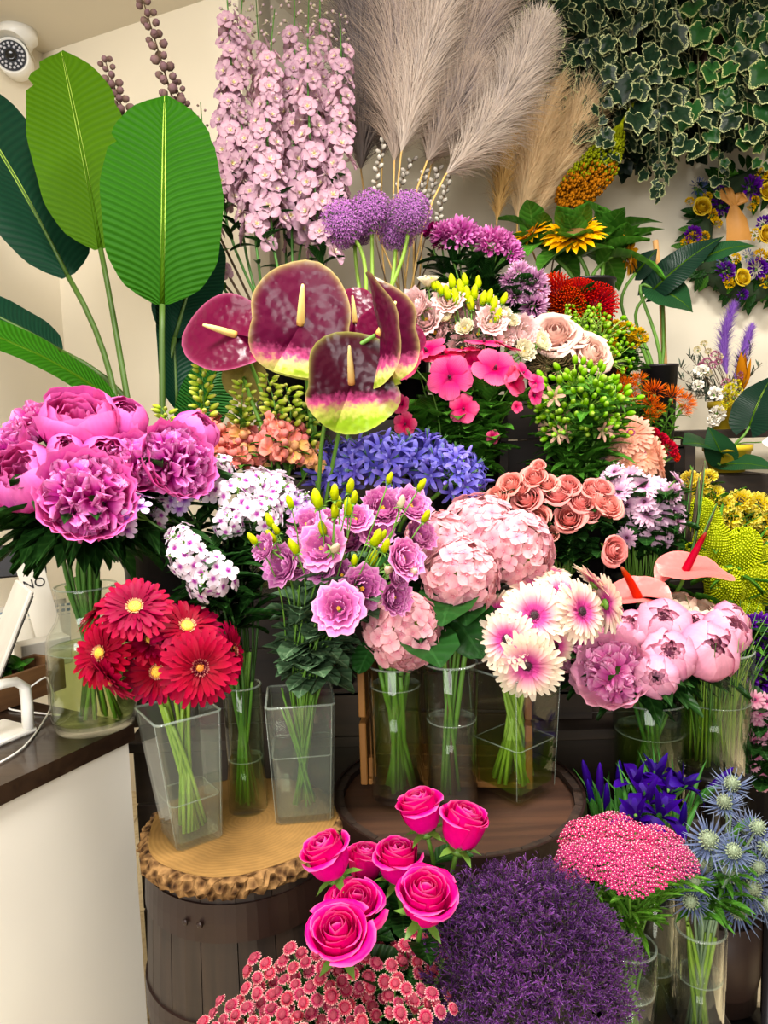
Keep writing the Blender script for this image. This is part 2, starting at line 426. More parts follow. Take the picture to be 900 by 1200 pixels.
# ------------------------------------------------------------------ counter with what lies on it
zc = .9
C1, C0 = on_z(157, 848, zc), on_z(0, 921, zc)
dC = (C1 - C0).normalized(); nC = Vector((-dC.y, dC.x, 0))
if nC.x > 0: nC = -nC
cnt = thing('counter', 'white-fronted shop counter with dark wooden top holding the tall jar of peonies', 'counter', C1)
a = C0 - dC * 1.3 - C1; b = Vector((0, 0, 0)); w = nC * .62; a.z = 0; w.z = 0
def P2(*v): return [(p.x, p.y) for p in v]
ob('countertop', mesh1('countertop', slab_poly(P2(a, b, b + w, a + w), -.036, 0), M_dark, False), cnt)
i_ = -dC * .012 + nC * .012
ob('front_panel', mesh1('front_panel', slab_poly(P2(a + nC * .01, b - dC * .01 + nC * .01, b - dC * .01 + nC * .03, a + nC * .03), -zc, -.0362), M_white, False), cnt)
ob('end_panel', mesh1('end_panel', slab_poly(P2(b - dC * .03 + nC * .031, b - dC * .01 + nC * .031, b - dC * .01 + w - nC * .01, b - dC * .03 + w - nC * .01), -zc, -.0362), M_white, False), cnt)
def cpt(px, py, h=0.): return on_z(px, py, zc + h)
angC = math.atan2(dC.y, dC.x)
# tablet stand
p = cpt(18, 862)
st = thing('tablet_stand', 'white bent plastic tablet stand on the dark countertop', 'stand', p, rz_=angC)
ob('foot', mesh1('foot', box(.15, .11, .012, (-.04, .03, .006), .004), M_whitepl, False), st)
def arm_pts():
    return [Vector((.02, -.01, .012)), Vector((.022, -.01, .06)), Vector((.02, -.01, .1)), Vector((.0, -.01, .118)), Vector((-.03, -.01, .122)), Vector((-.06, -.008, .12))]
g = G(); V, F, T, S = tube(arm_pts(), .010, 8); g.add((V * np.array([1, 1.5, 1]), F, T, S)); ob('arm', g.mesh('arm', M_whitepl), st)
pq = cpt(-8, 815)
tb = thing('tablet', 'tilted tablet in a worn pale cover leaning on the white stand', 'tablet', pq + Vector((0, 0, .06)))
M_tab = plain('tablet_cover', '#cfc8bc', .6, .15, 14)
tb.rotation_euler = (0, 0, .62)
Vt = box(.012, .19, .235, (0, 0, .10), .004); Vs = box(.003, .17, .21, (.0085, 0, .10), .001)
ob('cover', mesh1('cover', xf(Vt, lambda v: ry(v, .42)), M_tab, False), tb); ob('screen', mesh1('screen', xf(Vs, lambda v: ry(v, .42)), plain('screen_glass', '#1a1c20', .15), False), tb)
# box of leaves, calendar sheets, monitor bar, tape roll, cable
wb = thing('wooden_box', 'small rustic wooden box on the countertop behind the tablet stand', 'box', cpt(38, 812), rz_=angC)
M_rust = wood('rustic_box_wood', '#5b3a1f', '#8a6238', 0, .7, 9)
for nm, q in (('front', box(.19, .01, .075, (-.04, -.05, .04), .002)), ('back', box(.19, .01, .075, (-.04, .05, .04), .002)), ('side', box(.01, .09, .075, (.05, 0, .04), .002)), ('side', box(.01, .09, .075, (-.13, 0, .04), .002)), ('base', box(.17, .088, .008, (-.04, 0, .006)))):
    ob(nm, mesh1(nm, q, M_rust, False), wb)
M_herb = leafmat('herb_leaf', '#3a8a1c', '#7fb94a', .4, .2)
hb = thing('potted_herb', 'small bright green herb growing in the rustic wooden box', 'plant', cpt(38, 812) + Vector((0, 0, .012)))
lm = mesh1('leaf', petal(.05, .035, 5, 5, 'leaf', .5, -.6, .2), M_herb)
for i in range(9): ob('leaf', lm, hb, frame(Vector((rnd.uniform(-.07, .02), rnd.uniform(-.02, .02), .05)), (rnd.uniform(-.6, .6), rnd.uniform(-.8, .3), 1), i, rnd.uniform(.7, 1.1)))
ob('stem', mesh1('stem', tube([(-.02, 0, 0), (-.02, 0, .03), (-.02, .0, .06)], .003), M_herb), hb)
M_paper = plain('paper', '#efe8d8', .8, .04); M_grey = plain('grey_card', '#b9b3a6', .7)
def calendar_mat():
    N = NT('printed_calendar'); sp = N.n('ShaderNodeSeparateXYZ'); N.l(N.objco(), sp.inputs[0])
    fx = N.math('FRACT', N.math('MULTIPLY', sp.outputs[0], 70.)); fz = N.math('FRACT', N.math('MULTIPLY', sp.outputs[2], 60.))
    k = N.math('MULTIPLY', N.math('GREATER_THAN', fx, .35), N.math('GREATER_THAN', fz, .45))
    top = N.math('MULTIPLY', N.math('GREATER_THAN', sp.outputs[2], .115), k)
    return N.surf(N.mix(top, '#efe8d6', '#7a8c96'), .8)
cal = thing('desk_calendar', 'white printed desk calendar standing behind the tilted tablet', 'calendar', cpt(40, 770), rz_=angC - .5)
ob('sheet', mesh1('sheet', xf(box(.20, .003, .15, (0, 0, .075)), lambda v: rx(v, .2)), calendar_mat(), False), cal)
ob('backing', mesh1('backing', xf(box(.20, .004, .15, (0, .03, .075)), lambda v: rx(v, -.0)), M_grey, False), cal)
env = thing('card_box', 'grey cardboard box lying behind the tilted tablet', 'box', cpt(34, 785), rz_=angC - .3, mesh=mesh1('card_box', box(.13, .06, .075, (.04, .0, .0385), .002), M_grey, False))
tp = thing('tape_roll', 'roll of amber parcel tape on the countertop', 'tape', cpt(6, 765) + Vector((0, 0, .06)), rz_=angC - .6)
ob('tape', mesh1('tape', xf(lathe([(.035, -.022), (.055, -.022), (.055, .022), (.035, .022), (.035, -.022)], 28), lambda v: rx(v, PI / 2)), plain('amber_tape', '#c8a24a', .3), True), tp)
ob('core', mesh1('core', xf(lathe([(.030, -.022), (.0349, -.022), (.0349, .022), (.030, .022), (.030, -.022)], 28), lambda v: rx(v, PI / 2)), M_grey), tp)
mon = thing('monitor', 'dark till monitor edge under the peony leaves', 'monitor', cpt(15, 752), rz_=angC - .75)
M_black = plain('black_plastic', '#1d1a1c', .4)
ob('screen', mesh1('screen', box(.34, .02, .10, (-.06, 0, .25), .006), M_black, False), mon); ob('stand', mesh1('stand', box(.05, .04, .21, (-.1, 0, .105), .004), M_black, False), mon); ob('foot', mesh1('foot', box(.18, .13, .01, (-.1, 0, .005), .003), M_black, False), mon)
def sign_face():
    return bpy.data.curves.new('printed_word', 'FONT')
sg = thing('printed_sign', 'small white printed sign half hidden beside the tall jar', 'sign', cpt(66, 772), rz_=angC - .75)
ob('card', mesh1('card', xf(box(.07, .003, .30, (0, 0, .15), .001), lambda v: ry(v, -.18)), M_paper, False), sg)
fc = sign_face(); fc.body = 'NO'; fc.size = .036; fc.extrude = .0004; fc.align_x = 'CENTER'
_t = bpy.data.objects.new('lettering_curve', fc); COL.objects.link(_t); _dg = bpy.context.evaluated_depsgraph_get(); _me = bpy.data.meshes.new_from_object(_t.evaluated_get(_dg)); bpy.data.objects.remove(_t)
fo = bpy.data.objects.new('lettering', _me); COL.objects.link(fo); fo.parent = sg; fo.matrix_basis = Matrix.Translation((-.038, -.0035, .208)) @ Matrix.Rotation(-.18, 4, 'Y') @ Matrix.Rotation(PI / 2, 4, 'X'); _me.materials.append(M_black)
pts = [cpt(-12, 900, .004), cpt(25, 878, .004), cpt(48, 850, .004), cpt(62, 822, .03), cpt(58, 800, .07), cpt(50, 795, .06), cpt(20, 818, .02), cpt(10, 830, .005), cpt(40, 835, .004), cpt(70, 838, .004)]
sp_ = [Vector(q) for q in smooth_prof(pts, 44)]
thing('cable', 'thin white charging cable looping round the tablet stand', 'cable', (0, 0, 0), mesh=mesh1('cable', tube(sp_, .0022, 6), M_whitepl))
# security camera
pc = on_z(20, 36, Hc)
sc_ = thing('security_camera', 'white bullet security camera with a ring of infrared lights under the ceiling', 'camera', pc); sc_.scale = (1.12, 1.12, 1.12)
M_led = plain('led_dot', '#d8d8e0', .3); M_lens = plain('black_lens', '#0c0c10', .1, spec=.6); M_lensr = plain('lens_plate', '#3a3c44', .3)
ob('mount', mesh1('mount', lathe([(0, -.001), (.062, -.001), (.062, -.03), (.045, -.04), (.045, -.052), (0, -.052)], 28), M_whitepl), sc_)
q = at(14, 66, (pc - CAMP).dot(_f) * .985) - pc; q = q / 1.12
ob('arm', mesh1('arm', tube([(0, 0, -.05), q * .45 + Vector((0, 0, -.012)), q * .9], .017, 10), M_whitepl), sc_)
zd = (Vector((.22, -1, -.12)))
B = frame(q - zd.normalized() * .10, zd, 0, 1.)
ob('housing', mesh1('housing', lathe([(0, 0), (.04, .0), (.052, .02), (.055, .11), (.05, .112), (.048, .106), (0, .106)], 32), M_whitepl), sc_, B)
ob('hood', mesh1('hood', (lambda L: (L[0][:, :] * np.array([1.08, 1.08, 1]), [f for f in L[1] if L[0][list(f)].mean(0)[1] > .01], L[2], L[3]))(lathe([(.055, .03), (.056, .15)], 32)), M_whitepl), sc_, B)
lp = ob('lens_plate', mesh1('lens_plate', lathe([(0, .107), (.046, .107), (.046, .109), (0, .109)], 32), M_lensr), sc_, B)
ob('lens', mesh1('lens', lathe([(.018, .109), (.018, .117), (.012, .119), (0, .114)], 24), M_lens), lp)
dm = mesh1('infrared_light', ell(.0045, .006, 8, 5, .108), M_led)
for k in range(18):
    a_ = k * 2 * PI / 18; ob('infrared_light', dm, lp, Matrix.Translation((.037 * math.cos(a_), .037 * math.sin(a_), 0)))
for k in range(11):
    a_ = k * 2 * PI / 11; ob('infrared_light', dm, lp, Matrix.Translation((.027 * math.cos(a_), .027 * math.sin(a_), 0)))

# ------------------------------------------------------------------ barrels
zb = .80
def barrel(label, c, R, ztop, n, hoops, bulge=.1, name='barrel'):
    b = thing(name, label, 'barrel', (c.x, c.y, 0))
    H = ztop
    def rad(z): return R * (1 + bulge * (1 - (2 * z / H - 1) ** 2)) / (1 + bulge * (1 - (2 * .92 - 1) ** 2))
    zs = np.linspace(0.002, H, 9); hw = PI / n * .975
    V = []; 
    for th, dr in ((-hw, 0), (0, .0008), (hw, 0)):
        for z in zs: V.append(((rad(z) + dr) * math.cos(th), (rad(z) + dr) * math.sin(th), z))
    for th in (-hw, hw):
        for z in zs: V.append(((rad(z) - .016) * math.cos(th), (rad(z) - .016) * math.sin(th), z))
    V = np.array(V); k = len(zs); F = []
    for i in range(k - 1):
        F += [(i, k + i, k + i + 1, i + 1), (k + i, 2 * k + i, 2 * k + i + 1, k + i + 1), (3 * k + i, i, i + 1, 3 * k + i + 1), (2 * k + i, 4 * k + i, 4 * k + i + 1, 2 * k + i + 1), (4 * k + i, 3 * k + i, 3 * k + i + 1, 4 * k + i + 1)]
    F += [(k - 1, 2 * k - 1, 3 * k - 1, 5 * k - 1, 4 * k - 1), (3 * k, 4 * k, 2 * k, k, 0)]
    me = mesh1('stave', (V, F, np.full(len(V), .5), np.zeros(len(V))), M_stave, False)
    for i in range(n): ob('stave', me, b, Matrix.Rotation(i * 2 * PI / n + .1, 4, 'Z'))
    for z0, z1 in hoops:
        ob('hoop', mesh1('hoop', lathe([(rad(z0) - .001, z0), (rad(z0) + .004, z0), (rad((z0 + z1) / 2) + .0045, (z0 + z1) / 2), (rad(z1) + .004, z1), (rad(z1) - .001, z1)], 64), M_hoop, False), b)
        rv = mesh1('rivet', ell(.006, .005, 8, 5), M_hoop)
        for a_ in (-1.95, -1.8): ob('rivet', rv, b, frame(Vector(((rad(z0) + .004) * math.cos(a_), (rad(z0) + .004) * math.sin(a_), (z0 + z1) / 2)), (math.cos(a_), math.sin(a_), 0)))
    ob('lid', mesh1('lid', lathe([(0, H - .03), (rad(H) - .018, H - .03), (rad(H) - .018, H - .012), (0, H - .012)], 48), M_lid, False), b)
    return b, rad
B1c = on_z(285, 962, zb); dB1 = (B1c - CAMP).dot(_f); R1 = 116 / FPX * dB1
zs1 = zb - .036
barrel('dark oak barrel topped by the log slice with crimson gerberas', B1c, R1 * .955, zs1, 18, [(zs1 - .075, zs1 - .012), (zs1 - .265, zs1 - .215), (.06, .12)])
sl = thing('log_slice', 'round log slice with rough bark lying on the dark barrel', 'log slice', (B1c.x, B1c.y, zs1))
na = 160; A = np.linspace(0, 2 * PI, na, endpoint=False)
rr = R1 * (1 + .018 * np.sin(3 * A + 1) + .012 * np.sin(7 * A)); r2 = random.Random(3)
jit = np.array([r2.uniform(-.009, .006) for _ in A])
def ringed(rs, zs, capt=True):
    V = np.concatenate([np.stack([r * np.cos(A), r * np.sin(A), np.full(na, z)], -1) for r, z in zip(rs, zs)]); F = list(gridF(len(rs), na, cv=True))
    F += [tuple(range(na - 1, -1, -1)), tuple((len(rs) - 1) * na + k for k in range(na))]; return V, F, np.full(len(V), .5), np.zeros(len(V))
ob('bark', mesh1('bark', ringed([rr - .012, rr + jit, rr + .006 + np.roll(jit, 5), rr + jit * 1.2, rr - .008], [.0005, .003, .018, .031, .0355]), M_bark, False), sl)
ob('cut_face', mesh1('cut_face', ringed([rr - .012, rr - .012], [.03, .0365]), M_slice, False), sl)
zb2 = .80
B2c = on_z(536, 925, zb2); R2 = 146 / FPX * (B2c - CAMP).dot(_f)
barrel('wide dark barrel carrying the hydrangea vases and the wooden crate', B2c, R2, zb2, 22, [(zb2 - .055, zb2 + .004), (zb2 - .16, zb2 - .11), (.1, .17)], .06)
# wooden crate standing open on the wide barrel
cr = thing('wooden_crate', 'open wooden crate standing upright behind the tall cylinder vases', 'crate', (0, 0, 0))
k0 = on_z(427, 922, zb2); dk = (k0 - CAMP).dot(_f)
k0 = Vector((k0.x, k0.y, zb2)); cr.location = k0; cr.rotation_euler = (0, 0, -.12)
cw, cd, ch = .325, .19, .27
for s_, x in (('side', 0), ('side', cw)):
    for z in (.0, .14): ob('side_board', mesh1('side_board', box(.014, cd, .128, (x, cd / 2, z + .067), .002), M_crate, False), cr)
for z in (.002, .092, .182): ob('back_board', mesh1('back_board', box(cw - .016, .01, .082, (cw / 2, cd - .006, z + .043), .002), M_crateShade, False), cr)
for y in (.032, .095, .155): ob('base_board', mesh1('base_board', box(cw - .016, .056, .012, (cw / 2, y, .008), .002), M_crate, False), cr)
for x in (.017, cw - .017): ob('corner_post', mesh1('corner_post', box(.018, .018, .04, (x, .018, .036), .002), M_crate, False), cr)

# stepped display behind, supports added unseen, wood coloured dark for the shade between bunches
ds = thing('display_stand', 'dark stepped wooden stand under the rear flower buckets', 'display stand', (0, 0, 0))
TIERS = [(1.66, 1.98, .80, -.62, .74), (1.98, 2.28, 1.08, -.50, .90), (2.28, 2.70, 1.34, -.40, 1.0)]
for y0, y1, z, x0, x1 in TIERS:
    nb = 3
    for j in range(nb):
        wd = (y1 - y0) / nb; ob('shelf_board', mesh1('shelf_board', box(x1 - x0, wd - .004, .025, ((x0 + x1) / 2, y0 + wd * (j + .5), z - .0125), .002), M_shelf, False), ds)
    hgt = .80 if z < .9 else .27
    for j in range(6 if z < .9 else 2):
        hh = hgt / (6 if z < .9 else 2); ob('riser_board', mesh1('riser_board', box(x1 - x0 - .02, .018, hh - .004, ((x0 + x1) / 2, y0 + .03, z - .026 - hh * (j + .5)), .002), M_shelf, False), ds)
    if z == 1.08:
        for j in range(4): ob('back_board', mesh1('back_board', box(.98, .014, .126, (.24, y1 - .008, z + .065 + .13 * j), .002), M_shelf, False), ds)  # boards added to turn the pale wall gap dark
    for x in (x0 + .02, x1 - .02): ob('post', mesh1('post', box(.04, .04, z - .03, (x, y1 - .025, (z - .03) / 2), .003), M_shelf, False), ds)

# ------------------------------------------------------------------ vases
def square_vase(label, c, half0, half1, h, rot, wz, gm, wm, lean=(0, 0)):
    v = thing('square_vase', label, 'vase', c, rz_=rot)
    def ring(hf, z, off=0.):
        b = .006; hf2 = hf - off; lx, ly = lean[0] * z, lean[1] * z
        return [(x + lx, y + ly, z) for x, y in ((hf2 - b, -hf2), (hf2, -hf2 + b), (hf2, hf2 - b), (hf2 - b, hf2), (-hf2 + b, hf2), (-hf2, hf2 - b), (-hf2, -hf2 + b), (-hf2 + b, -hf2))]
    def hz(z): return half0 + (half1 - half0) * z / h
    def stack(rs, c0, c1):
        V = np.array(sum(rs, [])); F = list(gridF(len(rs), 8, cv=True))
        if c0: F.append(tuple(range(7, -1, -1)))
        if c1: F.append(tuple((len(rs) - 1) * 8 + k for k in range(8)))
        return V, F, np.zeros(len(V)), np.zeros(len(V))
    ob('glass', mesh1('glass', stack([ring(hz(0) - .002, 0), ring(hz(.004), .004), ring(hz(h), h), ring(hz(h), h + .001, .003), ring(hz(.012), .012, .004)], True, True), gm, False), v)
    ob('water', mesh1('water', stack([ring(hz(.013), .0135, .0048), ring(hz(wz), wz, .0048)], True, True), wm, False), v)
    g = G(); rr3 = ring(hz(h), h, .001); g.add(tube([V for V in rr3] + [rr3[0], rr3[1]], .0022, 6, False)); ob('rim', g.mesh('rim', M_edge), v)
    for k in range(4): q0, q1 = ring(hz(0.004), .004)[2 * k], ring(hz(h), h)[2 * k]; ob('edge', mesh1('edge', tube([q0, q1], .0008, 5), M_edge), v)
    rw = ring(hz(wz), wz, .0045); ob('water_line', mesh1('water_line', tube(rw + [rw[0], rw[1]], .0014, 5, False), M_edge), v)
    return v
def round_vase(label, c, prof, wz, gm, wm, name='cylinder_vase', n=36):
    v = thing(name, label, 'vase', c); p = np.array(smooth_prof(prof, 18) if len(prof) > 2 else prof, float)
    inner = [(max(r - .004, .001), max(z, .012)) for r, z in p[::-1]]
    ob('glass', mesh1('glass', lathe([(0.001, 0)] + [tuple(q) for q in p] + [(p[-1][0] - .002, p[-1][1] + .002)] + inner + [(.001, .012)], n), gm), v)
    wp = [(.001, .0125)] + [(r - .0048, z) for r, z in p if .0125 < z < wz] 
    if len(wp) == 1: wp.append((np.interp(.013, p[:, 1], p[:, 0]) - .005, .013))
    wp += [(float(np.interp(wz, p[:, 1], p[:, 0])) - .0048, wz), (.001, wz)]
    ob('water', mesh1('water', lathe(wp, n), wm), v)
    for nm, r_, z_, w_ in (('rim', p[-1][0] - .002, p[-1][1] + .001, .0022), ('water_line', float(np.interp(wz, p[:, 1], p[:, 0])) - .0045, wz, .0013)): ob(nm, mesh1(nm, tube([(r_ * math.cos(k * PI / 18), r_ * math.sin(k * PI / 18), z_) for k in range(37)], w_, 6, False), M_edge), v)
    return v
def tier_z(x, y):
    for y0, y1, z, x0, x1 in TIERS:
        if y0 <= y < y1 and x0 <= x <= x1: return z
    return None
def stand_under(c, r, label):
    zt_ = tier_z(c[0], c[1])
    if zt_ is None or c[2] - zt_ < .02: return
    h_ = c[2] - zt_ - .002; s = r * 2.1
    bx_ = thing('wooden_box', 'dark slatted wooden box under the ' + label, 'box', (c[0], c[1], zt_ + .001)); n_ = max(1, int(h_ / .11))
    for k in range(n_):
        for sy in (-1, 1): ob('slat', mesh1('slat', box(s, .012, h_ / n_ - .006, (0, sy * (s / 2 - .006), h_ / n_ * (k + .5)), .001), M_shelf, False), bx_)
        for sx in (-1, 1): ob('slat', mesh1('slat', box(.012, s - .026, h_ / n_ - .006, (sx * (s / 2 - .006), 0, h_ / n_ * (k + .5)), .001), M_shelf, False), bx_)
    ob('top', mesh1('top', box(s, s, .01, (0, 0, h_ - .005)), M_shelf, False), bx_)
def bucket(label, c, r, h, mat, name='flower_bucket'):
    v = thing(name, label, 'bucket', c); stand_under(c, r, label)
    ob('body', mesh1('body', lathe([(.001, 0), (r * .8, 0), (r, h), (r * 1.05, h), (r * 1.05, h + .008), (r * .95, h + .004), (r * .76, .01), (.001, .01)], 24), mat, True), v); return v
def px2m(n, P): return n / FPX * (P - CAMP).dot(_f)
VB = {}
c = on_z(226, 978, zb + .001); VB['gerb'] = c
square_vase('clear square vase of crimson gerberas at the edge of the log slice', c, .042, .058, .235, .62, .082, M_acryl, M_waterclear, (-.06, 0))
c = on_z(357, 948, zb + .001); VB['lisi'] = c
square_vase('clear square vase of lilac lisianthus beside the crate', c, .052, .062, .222, .12, .125, M_acryl, M_waterclear)
c = on_z(291, 946, zb + .001); VB['phlox'] = c
round_vase('green glass cylinder vase holding phlox stems between two square vases', c, [(.036, 0), (.036, .24)], .10, M_glassG, M_waterG)
c = on_z(467, 930, zb2 + .001); VB['hydA'] = c
round_vase('tall glass cylinder vase full of green stems before the crate', c, [(.052, 0), (.052, .26)], .22, M_glass, M_waterG)
c = on_z(531, 936, zb2 + .001); VB['hydB'] = c
round_vase('leaning glass cylinder vase with few woody stems beside the square vase', c, [(.048, 0), (.052, .27)], .16, M_glass, M_waterclear)
c = on_z(604, 920, zb2 + .001); VB['pger'] = c
square_vase('square glass vase of peach gerberas with bright green stems', c, .056, .066, .24, .7, .10, M_glass, M_waterG)
c = cpt(112, 848, .001); VB['peony'] = c
round_vase('tall shouldered glass jar of hot pink peonies on the counter', c, [(.08, 0), (.088, .04), (.088, .16), (.082, .20), (.062, .235), (.06, .27), (.064, .30)], .17, M_glass, M_waterG, 'glass_jar')

# ------------------------------------------------------------------ flower materials
M_stem = plain('green_stem', '#5d8a2c', .5, .2, 20, trans=.1); M_stemD = plain('dark_green_stem', '#3d6a24', .5, .2, 20); M_stemL = plain('light_green_stem', '#86a83a', .45, .2, 20, trans=.1)
M_stemB = plain('brown_stem', '#5a4630', .7, .2, 30); M_straw = plain('straw_stem', '#b08d4e', .6, .2, 30)
M_leafD = leafmat('dark_leaf', '#1c4016', '#3c6a2c', .38, .15, 7); M_leafM = leafmat('mid_leaf', '#427c22', '#6ca03e', .4, .22, 8); M_leafL = leafmat('light_leaf', '#5a9a28', '#9cc860', .45, .3, 6)
M_leafG = leafmat('grey_green_leaf', '#4a6a48', '#7e9a74', .55, .15, 5)
M_bud = pmat('yellow_green_bud', [(0, '#6f9a22'), (.4, '#b9c832'), (1, '#dde05a')], .45, .2)
M_budG = pmat('green_bud', [(0, '#4f8a24'), (.6, '#86bb3c'), (1, '#bcd870')], .45, .2)
M_calyx = plain('green_calyx', '#587f2a', .5, .2, 20, trans=.1)
M_yel = plain('yellow_disc', '#e6b93c', .6, .25, 60); M_yelc = plain('cream_stamen', '#f0e6a8', .6, .1)
M_eyeD = plain('dark_eye', '#2a0a14', .6, .3, 40)

def join(parts, name, mats):
    g = G()
    for p in parts:
        if isinstance(p, tuple) and len(p) == 2 and isinstance(p[1], int): g.add(p[0], p[1])
        else: g.add(p)
    return g.mesh(name, mats)
def whorl(n, L, W, r0, tilt, jit=.08, zj=.0, z=0., ph=0., R=None, **k):
    R = R or rnd; out = []
    for i in range(n):
        l = L * R.uniform(.93, 1.05)
        p = petal(l, W * R.uniform(.9, 1.1), tilt=tilt + R.uniform(-jit, jit), r0=r0, **k)
        V, F, T, S = placed(p, (i + R.uniform(-.22, .22)) * 2 * PI / n + ph, 0, (0, 0, z + R.uniform(-zj, zj)), 1, R.uniform(-.2, .2)); out.append((V, F, T, S))
    return out
def rad_t(p):
    V = p[0]; return V, p[1], np.clip(np.hypot(V[:, 0], V[:, 1]), 0, 1), p[3]
def calyx(r=.16, h=.2, n=5, L=.35):
    out = [(ell(r, h, 8, 5, -h * .8), 0)]
    for i in range(n): out.append((placed(petal(L, r * .9, 4, 3, 'point', tilt=.35, bend=-.9), i * 2 * PI / n, 0, (0, 0, -h * .2)), 0))
    return out

# --- gerbera
def gerbera(mp, mp2, mring, mdisc, seed=1, n=27, disc=.17, ring=.12, tilt=.05, W=.21):
    R = random.Random(seed)
    o = join([rad_t(p) for p in whorl(n, .84, W, .16, tilt, .10, .02, 0, 0, R, nu=5, nv=3, prof='strap', bend=-.25, cup=.25)], 'outer_petals', mp)
    i = join([rad_t(p) for p in whorl(n - 4, .62, W * .8, .16, tilt + .24, .10, .02, .02, .1, R, nu=5, nv=3, prof='strap', bend=-.3, cup=.25) + whorl(18, .32, .10, .15, .5, .15, .02, .03, 0, R, nu=3, nv=3, prof='strap', bend=-.3)], 'inner_petals', mp2)
    r = join(whorl(30, ring, .05, disc * .82, .75, .25, .01, .05, 0, R, nu=3, nv=3, prof='point', bend=-.3) + whorl(24, ring * .8, .045, disc * .6, 1.0, .25, .01, .06, 0, R, nu=3, nv=3, prof='point'), 'floret_ring', mring)
    d = [ell(disc, .12, 14, 6, .01)]
    for k in range(40):
        rr_ = disc * .92 * math.sqrt((k + .5) / 40); a = k * 2.4; d.append(mv(ell(.018, .05, 5, 4)[0], rr_ * math.cos(a), rr_ * math.sin(a), .10 - .05 * (rr_ / disc) ** 2) and None) if False else d.append(placed(ell(.018, .05, 5, 4), 0, 0, (rr_ * math.cos(a), rr_ * math.sin(a), .10 - .06 * (rr_ / disc) ** 2)))
    dd = join(d, 'disc', mdisc); c = join(calyx(.2, .16, 9, .2), 'calyx', M_calyx)
    return [('outer_petals', o), ('inner_petals', i), ('floret_ring', r), ('disc', dd), ('calyx', c)]
M_crim = pmat('crimson_petal', [(0, '#4a0014'), (.45, '#8c0028'), (1, '#a80636')], .5, .22, .15, .06)
M_crim2 = pmat('crimson_inner_petal', [(0, '#6a021c'), (.5, '#960430'), (1, '#b4144a')], .5, .22, .15, .06)
M_ringw = pmat('pale_floret', [(0, '#c0402c'), (1, '#f4c8a0')], .6, .1); M_ringd = pmat('dark_floret', [(0, '#3c0410'), (.6, '#5a0818'), (1, '#e8a090')], .6, .1)
M_orange = plain('orange_disc', '#d8802c', .6, .25, 60)
M_pg = pmat('peach_gerbera_petal', [(0, '#c83a86'), (.30, '#dc68a4'), (.50, '#f4b8c0'), (.70, '#fae2cc'), (1, '#fcf0d6')], .5, .28, .06, .04)
M_pgr = pmat('pink_floret', [(0, '#8a1850'), (1, '#e070b0')], .6, .1)
M_sal = pmat('salmon_gerbera_petal', [(0, '#f4d09c'), (.4, '#f8b49a'), (1, '#fac4b0')], .5, .28, .08, .04)
GERB = {'yel': gerbera(M_crim, M_crim2, M_ringw, M_yel, 1), 'dark': gerbera(M_crim, M_crim2, M_ringd, M_orange, 2, 30, .11, .17)}
PGER = [gerbera(M_pg, M_pg, M_pgr, M_eyeD, 3, 32, .15, .10), gerbera(M_pg, M_pg, M_pgr, M_eyeD, 4, 30, .15, .10, .12)]
SGER = [gerbera(M_sal, M_sal, M_pgr, M_yel, 5, 28, .12, .1, .1)]

# --- roses
def rose_geo(seed=1, layers=7, openness=1., ruf=.03, pt=.10, n0=3, h=1.6, nu=8, nv=8):
    """petals set in one unbroken spiral: tight furled heart, outer petals rolled back to a point"""
    R = random.Random(seed); k_ = h / 1.6; N_ = int(layers * 2.7); out = []; ph = R.uniform(0, 6)
    inner = smooth_prof([(.03, .1), (.17, .5), (.22, 1.0), (.17, 1.38), (.07, 1.52)], 9); mid = smooth_prof([(.06, 0), (.46, .28), (.60, .8), (.60, 1.22), (.66, 1.40)], 9); outer = smooth_prof([(.07, -.03), (.60, .14), (.84, .55), (.94, .95), (1.12, 1.12), (1.20, .98)], 9)
    for i in range(N_):
        t = i / (N_ - 1); to = t * openness; q = inner * (1 - to / .5) + mid * (to / .5) if to < .5 else mid * (1 - (to - .5) / .5) + outer * ((to - .5) / .5)
        q = q.copy(); q[:, 1] *= k_; q[:, 0] *= R.uniform(.96, 1.05); q[:, 1] *= R.uniform(.94, 1.04)
        if t > .55: roll = R.uniform(-.06, .16) * t; q[-3:, 0] += np.array([.3, .7, 1.]) * roll; q[-2:, 1] -= np.array([.3, 1.]) * R.uniform(0, .18) * t
        out.append(cup_petal(q, ph + i * 2.39996 + R.uniform(-.15, .15), (1.55 - .62 * t) * R.uniform(.93, 1.07), nu, nv + (2 if t < .4 else 0), .26 - .1 * t, ruf * (t + .2), R.choice((1, 1.5, 2)), R.uniform(0, 6), pt * t * 1.6))
    return out
M_rose = pmat('hot_pink_rose_petal', [(0, '#f684b4'), (.35, '#e63c8c'), (.8, '#e2307e'), (1, '#f57cae')], .5, .18, .07)
def rose(mat, seed, open_=1., sc=.78, **k):
    gs = rose_geo(seed, openness=open_, **k); M = Matrix.Scale(sc, 4) @ Matrix.Translation((0, 0, -.5))
    return [('petal', mesh1('petal', p, mat), M) for p in gs] + [('calyx', join(calyx(.3, .3, 5, .8), 'calyx', M_calyx), Matrix.Translation((0, 0, -.38)))]
ROSE = [rose(M_rose, 1, .95), rose(M_rose, 2, .72, .86), rose(M_rose, 5, 1.05, .75)]
def rose1(mat, seed, name='bloom', **k):
    """small rose whose petals are too small to pick apart: one bloom"""
    gs = [(placed(p, 0, 0, (0, 0, -.42), .82), 0) for p in rose_geo(seed, nu=6, nv=6, **k)]
    cal = [(placed(p, 0, 0, (0, 0, -.40)), 1) for p, _ in calyx(.28, .26, 5, .6)]
    return [(name, join(gs + cal, name, [mat, M_calyx]))]
